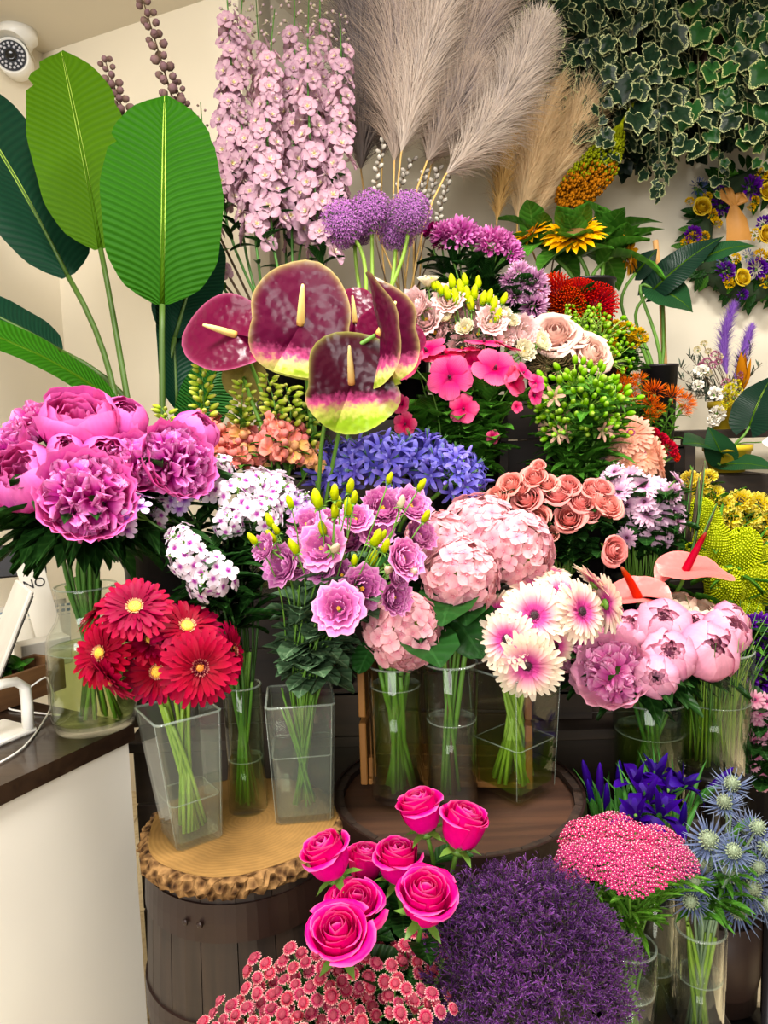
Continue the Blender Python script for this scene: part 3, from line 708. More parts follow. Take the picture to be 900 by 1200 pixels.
M_coral = pmat('coral_rose_petal', [(0, '#f6ac94'), (.5, '#f4948a'), (1, '#fbb6ac')], .5, .22, .1); M_peach = pmat('peach_rose_petal', [(0, '#f8dcc0'), (.5, '#f6c8b8'), (1, '#f8d8ca')], .55, .25, .08)
M_yrose = pmat('yellow_rose_petal', [(0, '#c89020'), (.6, '#e4b838'), (1, '#f0d468')], .5, .2, .1)
CORAL = [rose1(M_coral, 3, openness=.85, layers=6), rose1(M_coral, 4, openness=.95, layers=6)]
PEACHR = [rose1(M_peach, 6, openness=1., ruf=.09, layers=8)]
YROSE = [rose1(M_yrose, 7, openness=.95, layers=6)]

# --- lisianthus
M_lisi = pmat('lilac_lisianthus_petal', [(0, '#a04e90'), (.4, '#d274b4'), (.8, '#e08ac4'), (1, '#f0b6da')], .55, .28, .14, .03)
M_plisi = pmat('peach_lisianthus_petal', [(0, '#fff6d8'), (.5, '#ffe6de'), (1, '#ffd8d8')], .55, .3, .1); M_clisi = pmat('cream_lisianthus_petal', [(0, '#d4da90'), (.5, '#f6f0cc'), (1, '#faf2d6')], .55, .3, .08)
def lisi_geo(seed, layers=4, op=1.):
    R = random.Random(seed); out = []
    inner = smooth_prof([(.05, 0), (.25, .25), (.30, .6), (.22, .85)], 8); outer = smooth_prof([(.06, 0), (.42, .2), (.72, .48), (1.0, .66), (1.18, .62)], 8)
    for k in range(layers):
        t = (k + .15) / (layers - .85); pr = inner * (1 - t * op) + outer * t * op; nn = 3 if k == 0 else 4 if k == 1 else 5
        for j in range(nn):
            q = pr.copy(); q *= R.uniform(.93, 1.06); out.append(cup_petal(q, (j + R.uniform(-.15, .15)) * 2 * PI / nn + k * .9, R.uniform(.75, .95), 7, 9, .22, .075 * (.4 + t), R.choice((2.5, 3, 3.5)), R.uniform(0, 6)))
    return out
def lisi(mat, seed, op=1., layers=4):
    pl = [(placed(p, 0, 0, (0, 0, -.35), .92), 0) for p in lisi_geo(seed, layers, op)]
    st = [(placed(ell(.05, .3, 6, 4), k * 1.2, .25, (0, 0, -.15)), 2) for k in range(5)]
    return [('bloom', join(pl, 'bloom', mat)), ('stamens', join([(p, 0) for p, _ in st], 'stamens', M_yel)), ('calyx', join([(placed(p, 0, 0, (0, 0, -.33)), 0) for p, _ in calyx(.16, .22, 5, .55)], 'calyx', M_calyx))]
LISI = [lisi(M_lisi, s, o, l) for s, o, l in ((1, 1, 4), (2, .8, 5), (3, .65, 5), (4, 1.05, 4))]
PLISI = [lisi(M_plisi, 5, .6, 5), lisi(M_plisi, 6, .45, 5), lisi(M_plisi, 8, .75, 4)]; CLISI = [lisi(M_clisi, 7, .6, 4)]
def bud_mesh(mat, name='bud', twist=1.2):
    g = G(); V, F, T, S = ell(.52, 1.65, 8, 8, -.6, .45); a = V[:, 2] * twist; V = np.stack([V[:, 0] * np.cos(a) - V[:, 1] * np.sin(a), V[:, 0] * np.sin(a) + V[:, 1] * np.cos(a), V[:, 2]], -1)
    r_ = 1 + .14 * np.cos(3 * (np.arctan2(V[:, 1], V[:, 0]) - a)); V[:, :2] *= r_[:, None]; g.add((V, F, T, S))
    return g.mesh(name, mat)
BUDY = [('bud', bud_mesh(M_bud)), ('calyx', join(calyx(.3, .3, 5, .9), 'calyx', M_calyx), Matrix.Translation((0, 0, -.45)))]
M_palebud = pmat('pale_peach_bud', [(0, '#a8b060'), (.4, '#e4d8b4'), (1, '#e8c4b4')], .5, .2)
BUDP = [('bud', bud_mesh(M_palebud)), ('calyx', join(calyx(.3, .3, 5, .9), 'calyx', M_calyx), Matrix.Translation((0, 0, -.45)))]

# --- peonies
M_peo = pmat('hot_pink_peony_petal', [(0, '#d43f9c'), (.5, '#e25cae'), (1, '#f08ac6')], .5, .25, .1, .02); M_peoc = pmat('peony_ruffle', [(0, '#c23496'), (.5, '#dc62b4'), (1, '#f0a0d2')], .55, .25, .08, .03)
M_ppe = pmat('pale_peony_petal', [(0, '#e484ae'), (.5, '#ee9cbe'), (1, '#f5b8cc')], .5, .25, .08, .02); M_ppec = pmat('pale_peony_ruffle', [(0, '#d660a6'), (.5, '#ea86be'), (1, '#f8b8d6')], .55, .25, .08, .03)
M_cpe = pmat('cream_peony_petal', [(0, '#f0b8a8'), (.5, '#f4d8bc'), (1, '#f6e2cc')], .5, .25, .06)
def peony_open(mat, matc, seed, n=95, hgt=.55):
    R = random.Random(seed); parts = []
    bowl = smooth_prof([(.1, -.45), (.6, -.42), (.95, -.12), (1.08, .18), (1.15, .3)], 8)
    for k in range(11):
        q = bowl.copy(); q[:, 0] *= R.uniform(.85, 1.02); q[:, 1] += R.uniform(-.12, .05); parts.append(('petal', mesh1('petal', cup_petal(q, k * 2 * PI / 6 + (.3 if k > 5 else 0) + R.uniform(-.15, .15), R.uniform(.5, .68), 7, 9, .2, .06, R.choice((2, 3)), R.uniform(0, 6)), mat)))
    ruf = []
    for k in range(n):
        th = math.acos(1 - .95 * (k + .5) / n); a = k * 2.39996; r = .30 + .5 * th / 1.5
        d = Vector((math.sin(th) * math.cos(a), math.sin(th) * math.sin(a), math.cos(th)))
        p = petal(R.uniform(.42, .6), R.uniform(.34, .5), 5, 7, 'broad', tilt=PI / 2 - R.uniform(.1, .5), bend=R.uniform(-1.0, .3), cup=R.uniform(.2, .6), ruf=.10, rk=R.choice((2, 2.5, 3.5)), ph=R.uniform(0, 6))
        p = placed(p, R.uniform(0, 6.28)); V = align(p[0], d) + np.array(d) * R.uniform(.30, .46) * np.array([1.3, 1.3, 1]) ; V[:, 2] += -.28 + .02; ruf.append((V, p[1], p[2], p[3]))
    parts.append(('ruffled_center', join(ruf, 'ruffled_center', matc)))
    parts.append(('calyx', join([(placed(p, 0, 0, (0, 0, -.42)), 0) for p, _ in calyx(.25, .2, 5, .45)], 'calyx', M_calyx))); return parts
def peony_cup(mat, seed, close=.5, layers=5, ruf=.04):
    R = random.Random(seed); parts = []
    outer = smooth_prof([(.08, -.55), (.62, -.5), (1.0, -.05), (1.0 - .18 * close, .45), (.88 - .55 * close, .78)], 9)
    for k in range(layers):
        sc = 1 - .16 * k
        nn = 5 if k < 2 else 4
        for j in range(nn):
            q = outer.copy(); q[:, 0] *= sc * R.uniform(.95, 1.04); q[:, 1] = q[:, 1] * (sc * .5 + .5) * R.uniform(.94, 1.08) - .02 * k
            if k == 0 and R.random() < .5: q[-3:, 0] += R.uniform(.0, .22); q[-1, 1] -= .1
            parts.append(('petal', mesh1('petal', cup_petal(q, j * 2 * PI / nn + k * .7 + R.uniform(-.15, .15), R.uniform(.75, .95), 7, 9, .22, ruf, R.choice((1.5, 2, 3)), R.uniform(0, 6)), mat)))
    parts.append(('calyx', join([(placed(p, 0, 0, (0, 0, -.5)), 0) for p, _ in calyx(.28, .22, 5, .6)], 'calyx', M_calyx))); return parts
PEO = {'open': peony_open(M_peo, M_peoc, 1), 'open2': peony_open(M_peo, M_peoc, 2, 80), 'cup': peony_cup(M_peo, 3, .35), 'cup2': peony_cup(M_peo, 4, .6, 5, .06), 'ball': peony_cup(M_peo, 5, .9, 5, .02)}
PPE = {'open': peony_open(M_ppe, M_ppec, 6, 80), 'ball': peony_cup(M_ppe, 7, 1.1, 5, .035), 'ball2': peony_cup(M_ppe, 8, 1.0, 5, .05), 'cream': peony_cup(M_cpe, 9, .8, 4, .03)}

# --- hydrangea
M_hyd = pmat('hydrangea_sepal', [(0, '#e88aa0'), (.25, '#eeaab4'), (1, '#f5c4c8')], .6, .25, .06, .03); M_hydl = leafmat('hydrangea_leaf', '#1f4a1a', '#30602a', .45, .15, 7)
def floret4(mat, n=4, W=1.0, L=.95, eye=None, seed=1, prof='round', tilt=.15, eyer=.08, **k):
    R = random.Random(seed); g = G()
    for j in range(n): g.add(placed(petal(L * R.uniform(.95, 1.05), W * R.uniform(.92, 1.06), k.get('nu', 4), k.get('nv', 5), prof, tilt=tilt + R.uniform(-.12, .12), bend=k.get('bend', -.25), cup=k.get('cup', .1), ruf=k.get('ruf', .03), rk=2, ph=R.uniform(0, 6), r0=k.get('r0', .02)), j * 2 * PI / n + R.uniform(-.1, .1), 0, (0, 0, .02 * (j % 2))), 0)
    if eye is not None: g.add(ell(eyer, eyer * 1.6, 6, 4), 1); return g.mesh('floret', [mat, eye])
    return g.mesh('floret', mat)
HYF = [floret4(M_hyd, eye=M_hyd, seed=s, W=1.15) for s in (1, 2, 3)]
def fib_dirs(n, tmax):
    return [(math.acos(1 - (1 - math.cos(tmax)) * (k + .5) / n), k * 2.39996) for k in range(n)]
def hydrangea_parts(seed, n=92):
    R = random.Random(seed); out = []
    for th, a in fib_dirs(n, 2.15):
        d = Vector((math.sin(th) * math.cos(a), math.sin(th) * math.sin(a), math.cos(th))); r = R.uniform(.82, .97)
        d2 = (d + Vector((R.uniform(-.3, .3), R.uniform(-.3, .3), R.uniform(-.3, .3)))).normalized()
        out.append(('floret', R.choice(HYF), frame(d * r, d2, R.uniform(0, 6), R.uniform(.21, .28))))
    out.append(('flower_stalks', mesh1('flower_stalks', ell(.72, 1.3, 12, 8, -.65), M_stemL))); return out

# --- phlox
M_phl = pmat('phlox_petal', [(0, '#a8449c'), (.16, '#c46ab8'), (.34, '#f6e4f0'), (1, '#fdf4fa')], .55, .28, .05); M_phl2 = pmat('lilac_phlox_petal', [(0, '#7a34a0'), (.2, '#a868c4'), (.5, '#d8bce4'), (1, '#e8d8ee')], .55, .28, .05)
M_phe = plain('phlox_eye', '#8a2a80', .5)
PHF = [floret4(M_phl, 5, .72, .9, M_phe, 1, tilt=.05, nu=5, nv=4), floret4(M_phl, 5, .75, .9, M_phe, 2, tilt=.12, nu=5, nv=4)]; PHF2 = [floret4(M_phl2, 5, .72, .9, M_phe, 3, tilt=.05, nu=5, nv=4)]
PHB = G().add(ell(.22, 1.1, 6, 5, -.9), 0).add(ell(.2, .5, 6, 4, .1), 1).mesh('bud', [M_calyx, M_phl])
def phlox_parts(seed, n=12, f=PHF):
    R = random.Random(seed); out = []
    for th, a in fib_dirs(n, 1.35):
        d = Vector((math.sin(th) * math.cos(a), math.sin(th) * math.sin(a), .75 * math.cos(th))); d2 = (d + Vector((R.uniform(-.35, .35), R.uniform(-.35, .35), R.uniform(-.2, .4)))).normalized()
        out.append(('floret', R.choice(f), frame(d * R.uniform(.8, 1.05), d2, R.uniform(0, 6), R.uniform(.42, .54))))
    for k in range(8):
        th, a = R.uniform(.4, 1.7), R.uniform(0, 6.28); d = Vector((math.sin(th) * math.cos(a), math.sin(th) * math.sin(a), math.cos(th))); out.append(('bud', PHB, frame(d * R.uniform(.6, .95), d, 0, .26)))
    g = G()
    for k in range(12):
        th, a = R.uniform(0, 1.3), R.uniform(0, 6.28); e = Vector((math.sin(th) * math.cos(a), math.sin(th) * math.sin(a), math.cos(th))) * .8
        g.add(tube([(0, 0, -.6), e * .3, e], .035, 5))
    out.append(('flower_stalks', g.mesh('flower_stalks', M_calyx))); return out

# --- delphinium
M_del = pmat('delphinium_sepal', [(0, '#e0d0bc'), (.3, '#d2b0ba'), (.8, '#c6a2b0'), (1, '#ae8498')], .6, .3, .12, .03); M_bee = pmat('delphinium_eye', [(0, '#b8a050'), (1, '#ece2cc')], .6, .2); M_dbud = pmat('delphinium_bud', [(0, '#8a9060'), (.5, '#b8a89a'), (1, '#b090a4')], .6, .15)
M_dry = pmat('dry_delphinium', [(0, '#6a5a48'), (.5, '#8a7068'), (1, '#94747c')], .7, .15)
def delph_floret(mat, seed):
    R = random.Random(seed); g = G()
    for j in range(5): g.add(placed(petal(.95, .85, 5, 5, 'round', tilt=.35 + R.uniform(-.15, .15), bend=-.5, cup=.3, ruf=.04, rk=2, ph=R.uniform(0, 6)), j * 2 * PI / 5), 0)
    for j in range(5): g.add(placed(petal(.5, .45, 4, 4, 'round', tilt=.7 + R.uniform(-.15, .15), bend=-.4, cup=.3, ruf=.05), j * 2 * PI / 5 + .6, 0, (0, 0, .04)), 0)
    for j in range(4): g.add(placed(petal(.28, .18, 3, 3, 'round', tilt=1.0, bend=-.3), j * PI / 2, 0, (0, 0, .06)), 1)
    g.add(tube([(0, 0, 0), (0, -.1, -.4), (0, -.3, -.9)], [.12, .07, .03], 5), 0)
    return g.mesh('floret', [mat, M_bee])
DEF = [delph_floret(M_del, s) for s in (1, 2, 3)]; DEB = G().add(ell(.5, 1.1, 7, 5, -.4, .2)).add(tube([(0, 0, -.3), (0, -.2, -1.1)], [.16, .04], 5)).mesh('bud', M_dbud)
DRB = G().add(ell(.55, 1.1, 7, 5, -.4, .2)).add(placed(petal(.8, .8, 4, 4, 'round', tilt=1.0, cup=.4), 1, 0, (0, 0, -.2))).mesh('dried_bud', M_dry)

# --- agapanthus, allium, snapdragon
M_aga = pmat('agapanthus_petal', [(0, '#6c60b4'), (.5, '#7a70d0'), (1, '#a29ae8')], .5, .25, .14, .05)
def trumpet(mat, open_=1., seed=1):
    R = random.Random(seed); g = G()
    for j in range(6): g.add(placed(petal(1.3, .34, 6, 3, 'strap', tilt=1.35 - .25 * open_, bend=-1.5 * open_, cup=.2, r0=.04), j * PI / 3, 0, (0, 0, -.4)), 0)
    g.add(tube([(0, 0, -.9), (0, 0, -.3)], [.06, .12], 6), 0); g.add(tube([(0, 0, -2.4), (0, 0, -.85)], .05, 4), 1)
    for j in range(3): g.add(tube([(0, 0, 0), (.08 * math.cos(j * 2), .08 * math.sin(j * 2), .75)], .02, 4), 1)
    return g.mesh('floret', [mat, M_stemD])
AGF = [trumpet(M_aga, 1, 1), trumpet(M_aga, .8, 2)]; AGB = G().add(ell(.18, 1.3, 6, 6, -.4, .2), 0).add(tube([(0, 0, -2.4), (0, 0, -.35)], .05, 4), 1).mesh('bud', [M_aga, M_stemD])
M_all = pmat('allium_floret', [(0, '#7a4a84'), (.6, '#aa70ae'), (1, '#cfa4ce')], .6, .2, .1); M_allc = plain('allium_core', '#5e4460', .8, .3)
def allium_parts(seed=1):
    R = random.Random(seed); g = G(); n = 420
    for th, a in fib_dirs(n, 2.75):
        d = Vector((math.sin(th) * math.cos(a), math.sin(th) * math.sin(a), math.cos(th))); r = R.uniform(.82, 1.0)
        for j in range(5):
            p = placed(petal(.15, .055, 3, 2, 'point', tilt=R.uniform(.2, .7)), j * 1.256 + R.uniform(0, 1)); g.add((align(p[0], d) + np.array(d) * r, p[1], p[2], p[3]), 0)
        if R.random() < .5: g.add(tube([d * .2, d * r], .008, 3, False), 1)
    fl = g.mesh('florets', [M_all, M_stem])
    return [('florets', fl), ('core', mesh1('core', ell(.7, 1.4, 14, 10, -.7), M_allc))]
ALL = [allium_parts(1), allium_parts(2)]
M_sna = pmat('snapdragon_petal', [(0, '#f0b878'), (.4, '#f08a80'), (1, '#f8a8a0')], .55, .25, .1); M_snb = pmat('snapdragon_bud', [(0, '#86b038'), (.6, '#c4d05c'), (1, '#e2dc8c')], .5, .2, .1); M_snm = pmat('pale_snapdragon', [(0, '#c8b858'), (.5, '#eab078'), (1, '#f0b490')], .55, .25, .1)
def snap_floret(mat, seed):
    R = random.Random(seed); g = G(); g.add(ell(.34, 1.0, 7, 5, -.7))
    for j, (a, L, t) in enumerate(((PI / 2 - .5, .75, .9), (PI / 2 + .5, .75, .9), (-PI / 2 - .8, .62, .1), (-PI / 2, .6, -.1), (-PI / 2 + .8, .62, .1))):
        g.add(placed(petal(L, .72, 4, 5, 'round', tilt=t, bend=-1.3, cup=.3, ruf=.06, ph=R.uniform(0, 6)), a - PI / 2, 0, (0, 0, .1)))
    g.add(placed(ell(.3, .45, 7, 5), 0, .7, (0, -.05, .1))); return g.mesh('floret', mat)
SNF = [snap_floret(M_sna, 1), snap_floret(M_sna, 2)]; SNM = [snap_floret(M_snm, 3)]; SNB = G().add(ell(.5, 1.7, 6, 6, -.3, .5)).mesh('bud', M_snb)

# --- anthurium
def anth_mat(name, mid, edge, green, glow, rough=.18, gpos=(.0, .35), pud=1.):
    """s = -1 at the lobes .. 1 at the tip, t = 0 at the notch .. 1 at the margin"""
    N = NT(name); s, t = N.attr('s'), N.attr('t'); nz = N.noise(14, 3, N.objco())
    x = N.math('ADD', s, N.math('MULTIPLY', N.math('SUBTRACT', nz, .5), .35))
    c = N.ramp(N.math('ADD', N.math('MULTIPLY', x, .5), .5), [(0, green), (gpos[0], green), ((gpos[0] + gpos[1]) / 2, edge), (gpos[1], glow), (min(gpos[1] + .1, .95), mid), (1, mid)])
    e = N.math('POWER', t, 26.); c = N.mix(N.math('MULTIPLY', e, .45), c, edge)
    v = N.n('ShaderNodeTexVoronoi', feature='SMOOTH_F1'); v.inputs['Scale'].default_value = 10; N.l(N.objco(), v.inputs['Vector'])
    return N.surf(c, rough + .1, .08, .22, N.bump(v.outputs['Distance'], .10 * pud, .05))
M_an = anth_mat('burgundy_spathe', '#470424', '#d8c878', '#86a01e', '#b84878', gpos=(.04, .20)); M_an2 = anth_mat('burgundy_spathe_side', '#560529', '#c86a90', '#8a9a20', '#9c1c54', gpos=(.03, .14)); M_an3 = anth_mat('dark_burgundy_spathe', '#330416', '#b8b858', '#7c9a1c', '#a83a6c', gpos=(.13, .33))
M_anr = anth_mat('plain_burgundy_spathe', '#540528', '#8a1c46', '#540528', '#540528', gpos=(.02, .05)); M_anb = plain('spathe_back', '#8a7a3c', .5, .3)
M_anp = anth_mat('coral_pink_spathe', '#e06c68', '#ee968c', '#e06c68', '#e47a72', .25, (.02, .05), .6)
M_spad = pmat('cream_spadix', [(0, '#e8b070'), (.4, '#eed690'), (1, '#f0e2a0')], .5, .1); M_spr = pmat('red_spadix', [(0, '#c02a2a'), (.6, '#b8222a'), (1, '#8a4a3a')], .4, .05)
def spathe(mat, w=1., l=1., lobe=.62, curl=.25, lift=.16, overlap=.25, foldx=0., seed=1, back=.35):
    """heart-shaped spathe in the XY plane, tip towards +Y, notch at the origin, facing +Z"""
    nr, na_ = 9, 41; A_ = np.linspace(-PI - overlap, PI + overlap, na_); R = np.linspace(0, 1, nr)
    ca = np.cos(A_); rr_ = np.where(ca > 0, .62 + .38 * np.abs(ca) ** 2, .62 + (lobe - .62) * np.abs(ca)) ; rr_ = rr_ * (1 + .03 * np.sin(5 * A_ + seed))
    X = R[:, None] * rr_[None, :] * np.sin(A_)[None, :] * w * 1.0; Y = R[:, None] * rr_[None, :] * ca[None, :] * l
    Z = lift * (X / w) ** 2 * 1.2 - curl * np.clip(Y, 0, 9) ** 2 - back * np.clip(-Y, 0, 9) ** 2 * 1. + .03 * np.sin(9 * X + 7 * Y + seed) * R[:, None]
    Z = Z + (np.sign(A_) * np.clip(np.abs(A_) - 2.3, 0, 9))[None, :] * .20 * R[:, None] + foldx * np.abs(X)
    Z = Z + .035 * np.exp(-(X / .03) ** 2) * 0
    V = np.stack([X, Y, Z], -1).reshape(-1, 3); T = np.repeat(R, na_); S = np.clip((Y / l).reshape(-1), -1, 1)
    S = np.where(S < 0, S / lobe, S)
    return mesh1('spathe', (V, gridF(nr, na_), T, S), mat)
def spadix(mat, L=.55, r=.055, tilt=.5, bendy=.2):
    g = G(); pts = [Vector((0, .0, -.02)), Vector((0, math.sin(tilt) * L * .5 * 1., math.cos(tilt) * L * .5)), Vector((0, math.sin(tilt) * L + bendy * L * .3, math.cos(tilt) * L))]
    g.add(tube([Vector(q) for q in smooth_prof([tuple(p) for p in pts], 9)], [r * 1.1, r * 1.05, r * .9, r * .7, r * .3], 9)); return g.mesh('spadix', mat)

# ------------------------------------------------------------------ building one flower: an Empty at the foot of its stem, head pieces, stem, leaves
V3 = Vector
LEAF = {}
def leafproto(key, mat, L, W, prof='leaf', n=2, name='leaf', **k):
    LEAF[key] = [mesh1(name, petal(L, W, k.get('nu', 6), 5, prof, tilt=k.get('tilt', .35), bend=k.get('bend', -.8), cup=k.get('cup', .18), fold=k.get('fold', .12), ruf=k.get('ruf', .03), rk=2, ph=i * 2.), mat) for i in range(n)]
leafproto('peony', M_leafD, .13, .038, bend=-1.0); leafproto('phlox', M_leafD, .085, .030); leafproto('lisi', M_leafG, .05, .030, 'oblong'); leafproto('rose', M_leafD, .055, .036, 'oblong')
leafproto('hyd', M_hydl, .15, .11, 'oblong', bend=-.9); leafproto('mallow', M_leafM, .06, .058, 'heart'); leafproto('alst', M_leafM, .085, .024, 'point'); leafproto('blade', M_leafM, .20, .016, 'blade', bend=-.5, cup=0)
leafproto('chrys', M_leafD, .055, .03, 'broad', ruf=.08); leafproto('sun', M_leafM, .15, .10, 'heart', bend=-.9); leafproto('small', M_leafM, .035, .012, 'point'); leafproto('dark', M_leafD, .10, .03, 'point', bend=-.7); leafproto('snap', M_leafM, .05, .011, 'point'); leafproto('bright', M_leafL, .05, .018, 'point')
class Bunch:
    def __init__(s, c, r=.04, h=.22, rm=.045, z0=.014, lean=(0, 0)):
        s.c, s.r, s.h, s.rm, s.z0, s.lean = V3(c), r, h, rm, z0, lean; zt_ = tier_z(s.c.x, s.c.y)
        if zt_ is not None and s.c.z < zt_ + .001: s.c.z = zt_ + .001
    def roots(s, P, R=rnd):
        d = P - s.c; d.z = 0; a = math.atan2(d.y, d.x); k = min(d.length / .14, 1.)
        a1 = a + R.uniform(-1.2, 1.2); m = s.rm * (.25 + .7 * k) * R.uniform(.6, 1)
        a2 = a1 + PI + R.uniform(-.7, .7); b = s.r * R.uniform(.35, 1)
        return s.c + V3((b * math.cos(a2), b * math.sin(a2), s.z0)), s.c + V3((m * math.cos(a1) + s.lean[0], m * math.sin(a1) + s.lean[1], s.h))
def stem_path(base, mouth, P, ax, k=.35, n=9):
    L = (P - mouth).length; d = (mouth - base).normalized()
    up = bez(mouth, mouth + d * L * k, P - ax * L * k, P, n)
    return [base, base.lerp(mouth, .5)] + up
def add_leaves(root, pts, key, n, t0, t1, sc=1., org=None, R=rnd, up=.35, out=1., droop=0.):
    for i in range(n):
        t = R.uniform(t0, t1) * (len(pts) - 1); q = int(min(t, len(pts) - 2)); P = pts[q].lerp(pts[q + 1], t - q)
        a = R.uniform(0, 2 * PI); d = V3((math.cos(a), math.sin(a), 0)) * out + V3((0, -.35, 0)); d.z = up + R.uniform(-.5, .5) - droop
        d.normalize(); side = d.cross(V3((0, 0, 1))).normalized(); nrm = side.cross(d)
        m = Matrix.Identity(4); s = sc * R.uniform(.75, 1.2)
        for r_ in range(3): m[r_][0] = side[r_] * s; m[r_][1] = d[r_] * s; m[r_][2] = nrm[r_] * s; m[r_][3] = (P - org)[r_]
        ob('leaf', R.choice(LEAF[key]), root, m)
def flower(name, label, P, ax, size, head, base=None, mouth=None, bunch=None, cat='flower', group=None, stem=M_stem, sr=.0028, leaf=None, roll=None, back=.0, R=rnd, k=.35, ns=6):
    if bunch is not None: base, mouth = bunch.roots(P, R)
    root = thing(name, label, cat, base, group)
    F = frame(P - base, ax, R.uniform(0, 6.28) if roll is None else roll, size)
    for h in head: ob(h[0], h[1], root, F @ h[2] if len(h) > 2 else F)
    pts = stem_path(base, mouth, P - ax * size * back, ax, k)
    ob('stem', mesh1('stem', tube([p - base for p in pts], [sr * 1.15, sr], ns), stem), root)
    if leaf:
        for lf in (leaf if isinstance(leaf, list) else [leaf]): add_leaves(root, pts, lf[0], int(lf[1] * 1.6), lf[2], lf[3], 1.15 * (lf[4] if len(lf) > 4 else 1.), base, R, *(lf[5:] if len(lf) > 5 else ()))
    return root
def heads(name, desc, items, d, heads_, bunch, group, labels=None, dj=.0, center=None, spread=None, rsc=1.12, facing=.8, upb=.35, rows=None, **kw):
    """items: (px, py, radius px[, axis[, head key or number[, depth]]])"""
    labs = labels or auto_labels(desc, [(q[0], q[1]) for q in items], rows)
    cx = center[0] if center else sum(q[0] for q in items) / len(items); cy = center[1] if center else sum(q[1] for q in items) / len(items)
    sp = spread or max(30, max(math.hypot(q[0] - cx, q[1] - cy) for q in items)); out = []
    for i, q in enumerate(items):
        dd = (q[5] if len(q) > 5 and q[5] else d) + rnd.uniform(-dj, dj); P = at(q[0], q[1], dd)
        a = q[3] if len(q) > 3 and q[3] else ((q[0] - cx) / sp * .9 + rnd.uniform(-.15, .15), (cy - q[1]) / sp * .7 + upb + rnd.uniform(-.12, .12), facing)
        h = q[4] if len(q) > 4 and q[4] is not None else None
        hd = heads_[h] if h is not None else (rnd.choice(heads_) if isinstance(heads_, list) else rnd.choice(list(heads_.values())))
        out.append(flower(name, labs[i], P, axis_of(a, P), q[2] * rsc / FPX * dd, hd, bunch=bunch if not callable(bunch) else bunch(P), group=group, **kw))
    return out

# ---- crimson gerberas in the square vase on the log slice
bG = Bunch(VB['gerb'], .022, .225, .032, lean=(-.012, .0))
gl = ['crimson gerbera with pale yellow eye at the very top of its bunch', 'crimson gerbera with wide yellow eye beside the phlox leaves', 'large crimson gerbera with dark ringed orange eye facing the shop', 'crimson gerbera with yellow eye tucked under the dark-eyed one',
      'crimson gerbera facing the jar, lowest but one on the counter side', 'dark crimson gerbera turned sideways in the middle of its bunch', 'crimson gerbera in profile at the upper counter side of its bunch', 'crimson gerbera drooping over the rim on the counter side', 'crimson gerbera in profile pointing towards the lisianthus vase']
heads('gerbera', '', [(158, 712, 38, (-.05, .55, .75), 'yel'), (219, 735, 38, (.25, .7, .6), 'yel', 1.24), (234, 783, 40, (.1, .02, 1), 'dark', 1.16), (184, 787, 34, (.0, -.1, .9), 'yel', 1.22), (118, 766, 36, (-.55, .1, .75), 'yel', 1.2),
      (176, 752, 32, (.3, .5, .3), 'yel', 1.23), (120, 712, 32, (-.7, .7, .2), 'dark', 1.27), (128, 795, 32, (-.6, -.5, .5), 'yel', 1.19), (272, 762, 30, (1, .15, .05), 'dark', 1.27)], 1.2, GERB, bG, 'crimson gerberas', gl, rsc=1.18, back=.12, sr=.0032, stem=M_stemL)

# ---- hot pink roses, low in front of the barrels
bR = Bunch(V3((.02, 1.12, .35)), .05, .27, .05)
rl = ['hot pink rose on the counter side, petals flared, under the log slice', 'narrow hot pink rose half hidden behind its neighbour in the middle', 'tall hot pink rose beside the narrow one, facing up', 'highest hot pink rose, just under the cylinder vases', 'hot pink rose beside the highest one, nearer the wide barrel',
      'widest hot pink rose, fully open beside the purple sea lavender', 'hot pink rose behind the lowest one', 'lowest hot pink rose, open above the pink button chrysanthemums']
heads('rose', '', [(388, 1012, 31, (-.4, 1, .05), 1, 1.05), (428, 1019, 25, (.1, 1, -.1), 1, 1.12), (467, 1018, 29, (.05, 1, .05), 1, 1.08), (495, 959, 29, (-.25, 1, -.05), 1, 1.10), (541, 978, 31, (.3, 1, .0), 1, 1.07), (497, 1061, 35, (.15, 1, .35), 0, .98), (418, 1067, 30, (.05, 1, .4), 2, 1.02), (398, 1103, 35, (-.1, .9, .5), 2, .95)],
      1.05, ROSE, bR, 'hot pink roses', rl, rsc=1.32, stem=M_stem, sr=.0035, back=.3, leaf=[('rose', 5, .5, .85, 1.1)])
bucket('dark flower bucket under the hot pink roses', bR.c, .07, .26, M_black)
thing('plinth', 'low dark crate board plinth under the rose bucket', 'plinth', (0, 0, 0), mesh=mesh1('plinth', box(.36, .26, .347, (.02, 1.10, .1745), .004), M_shelf, False))

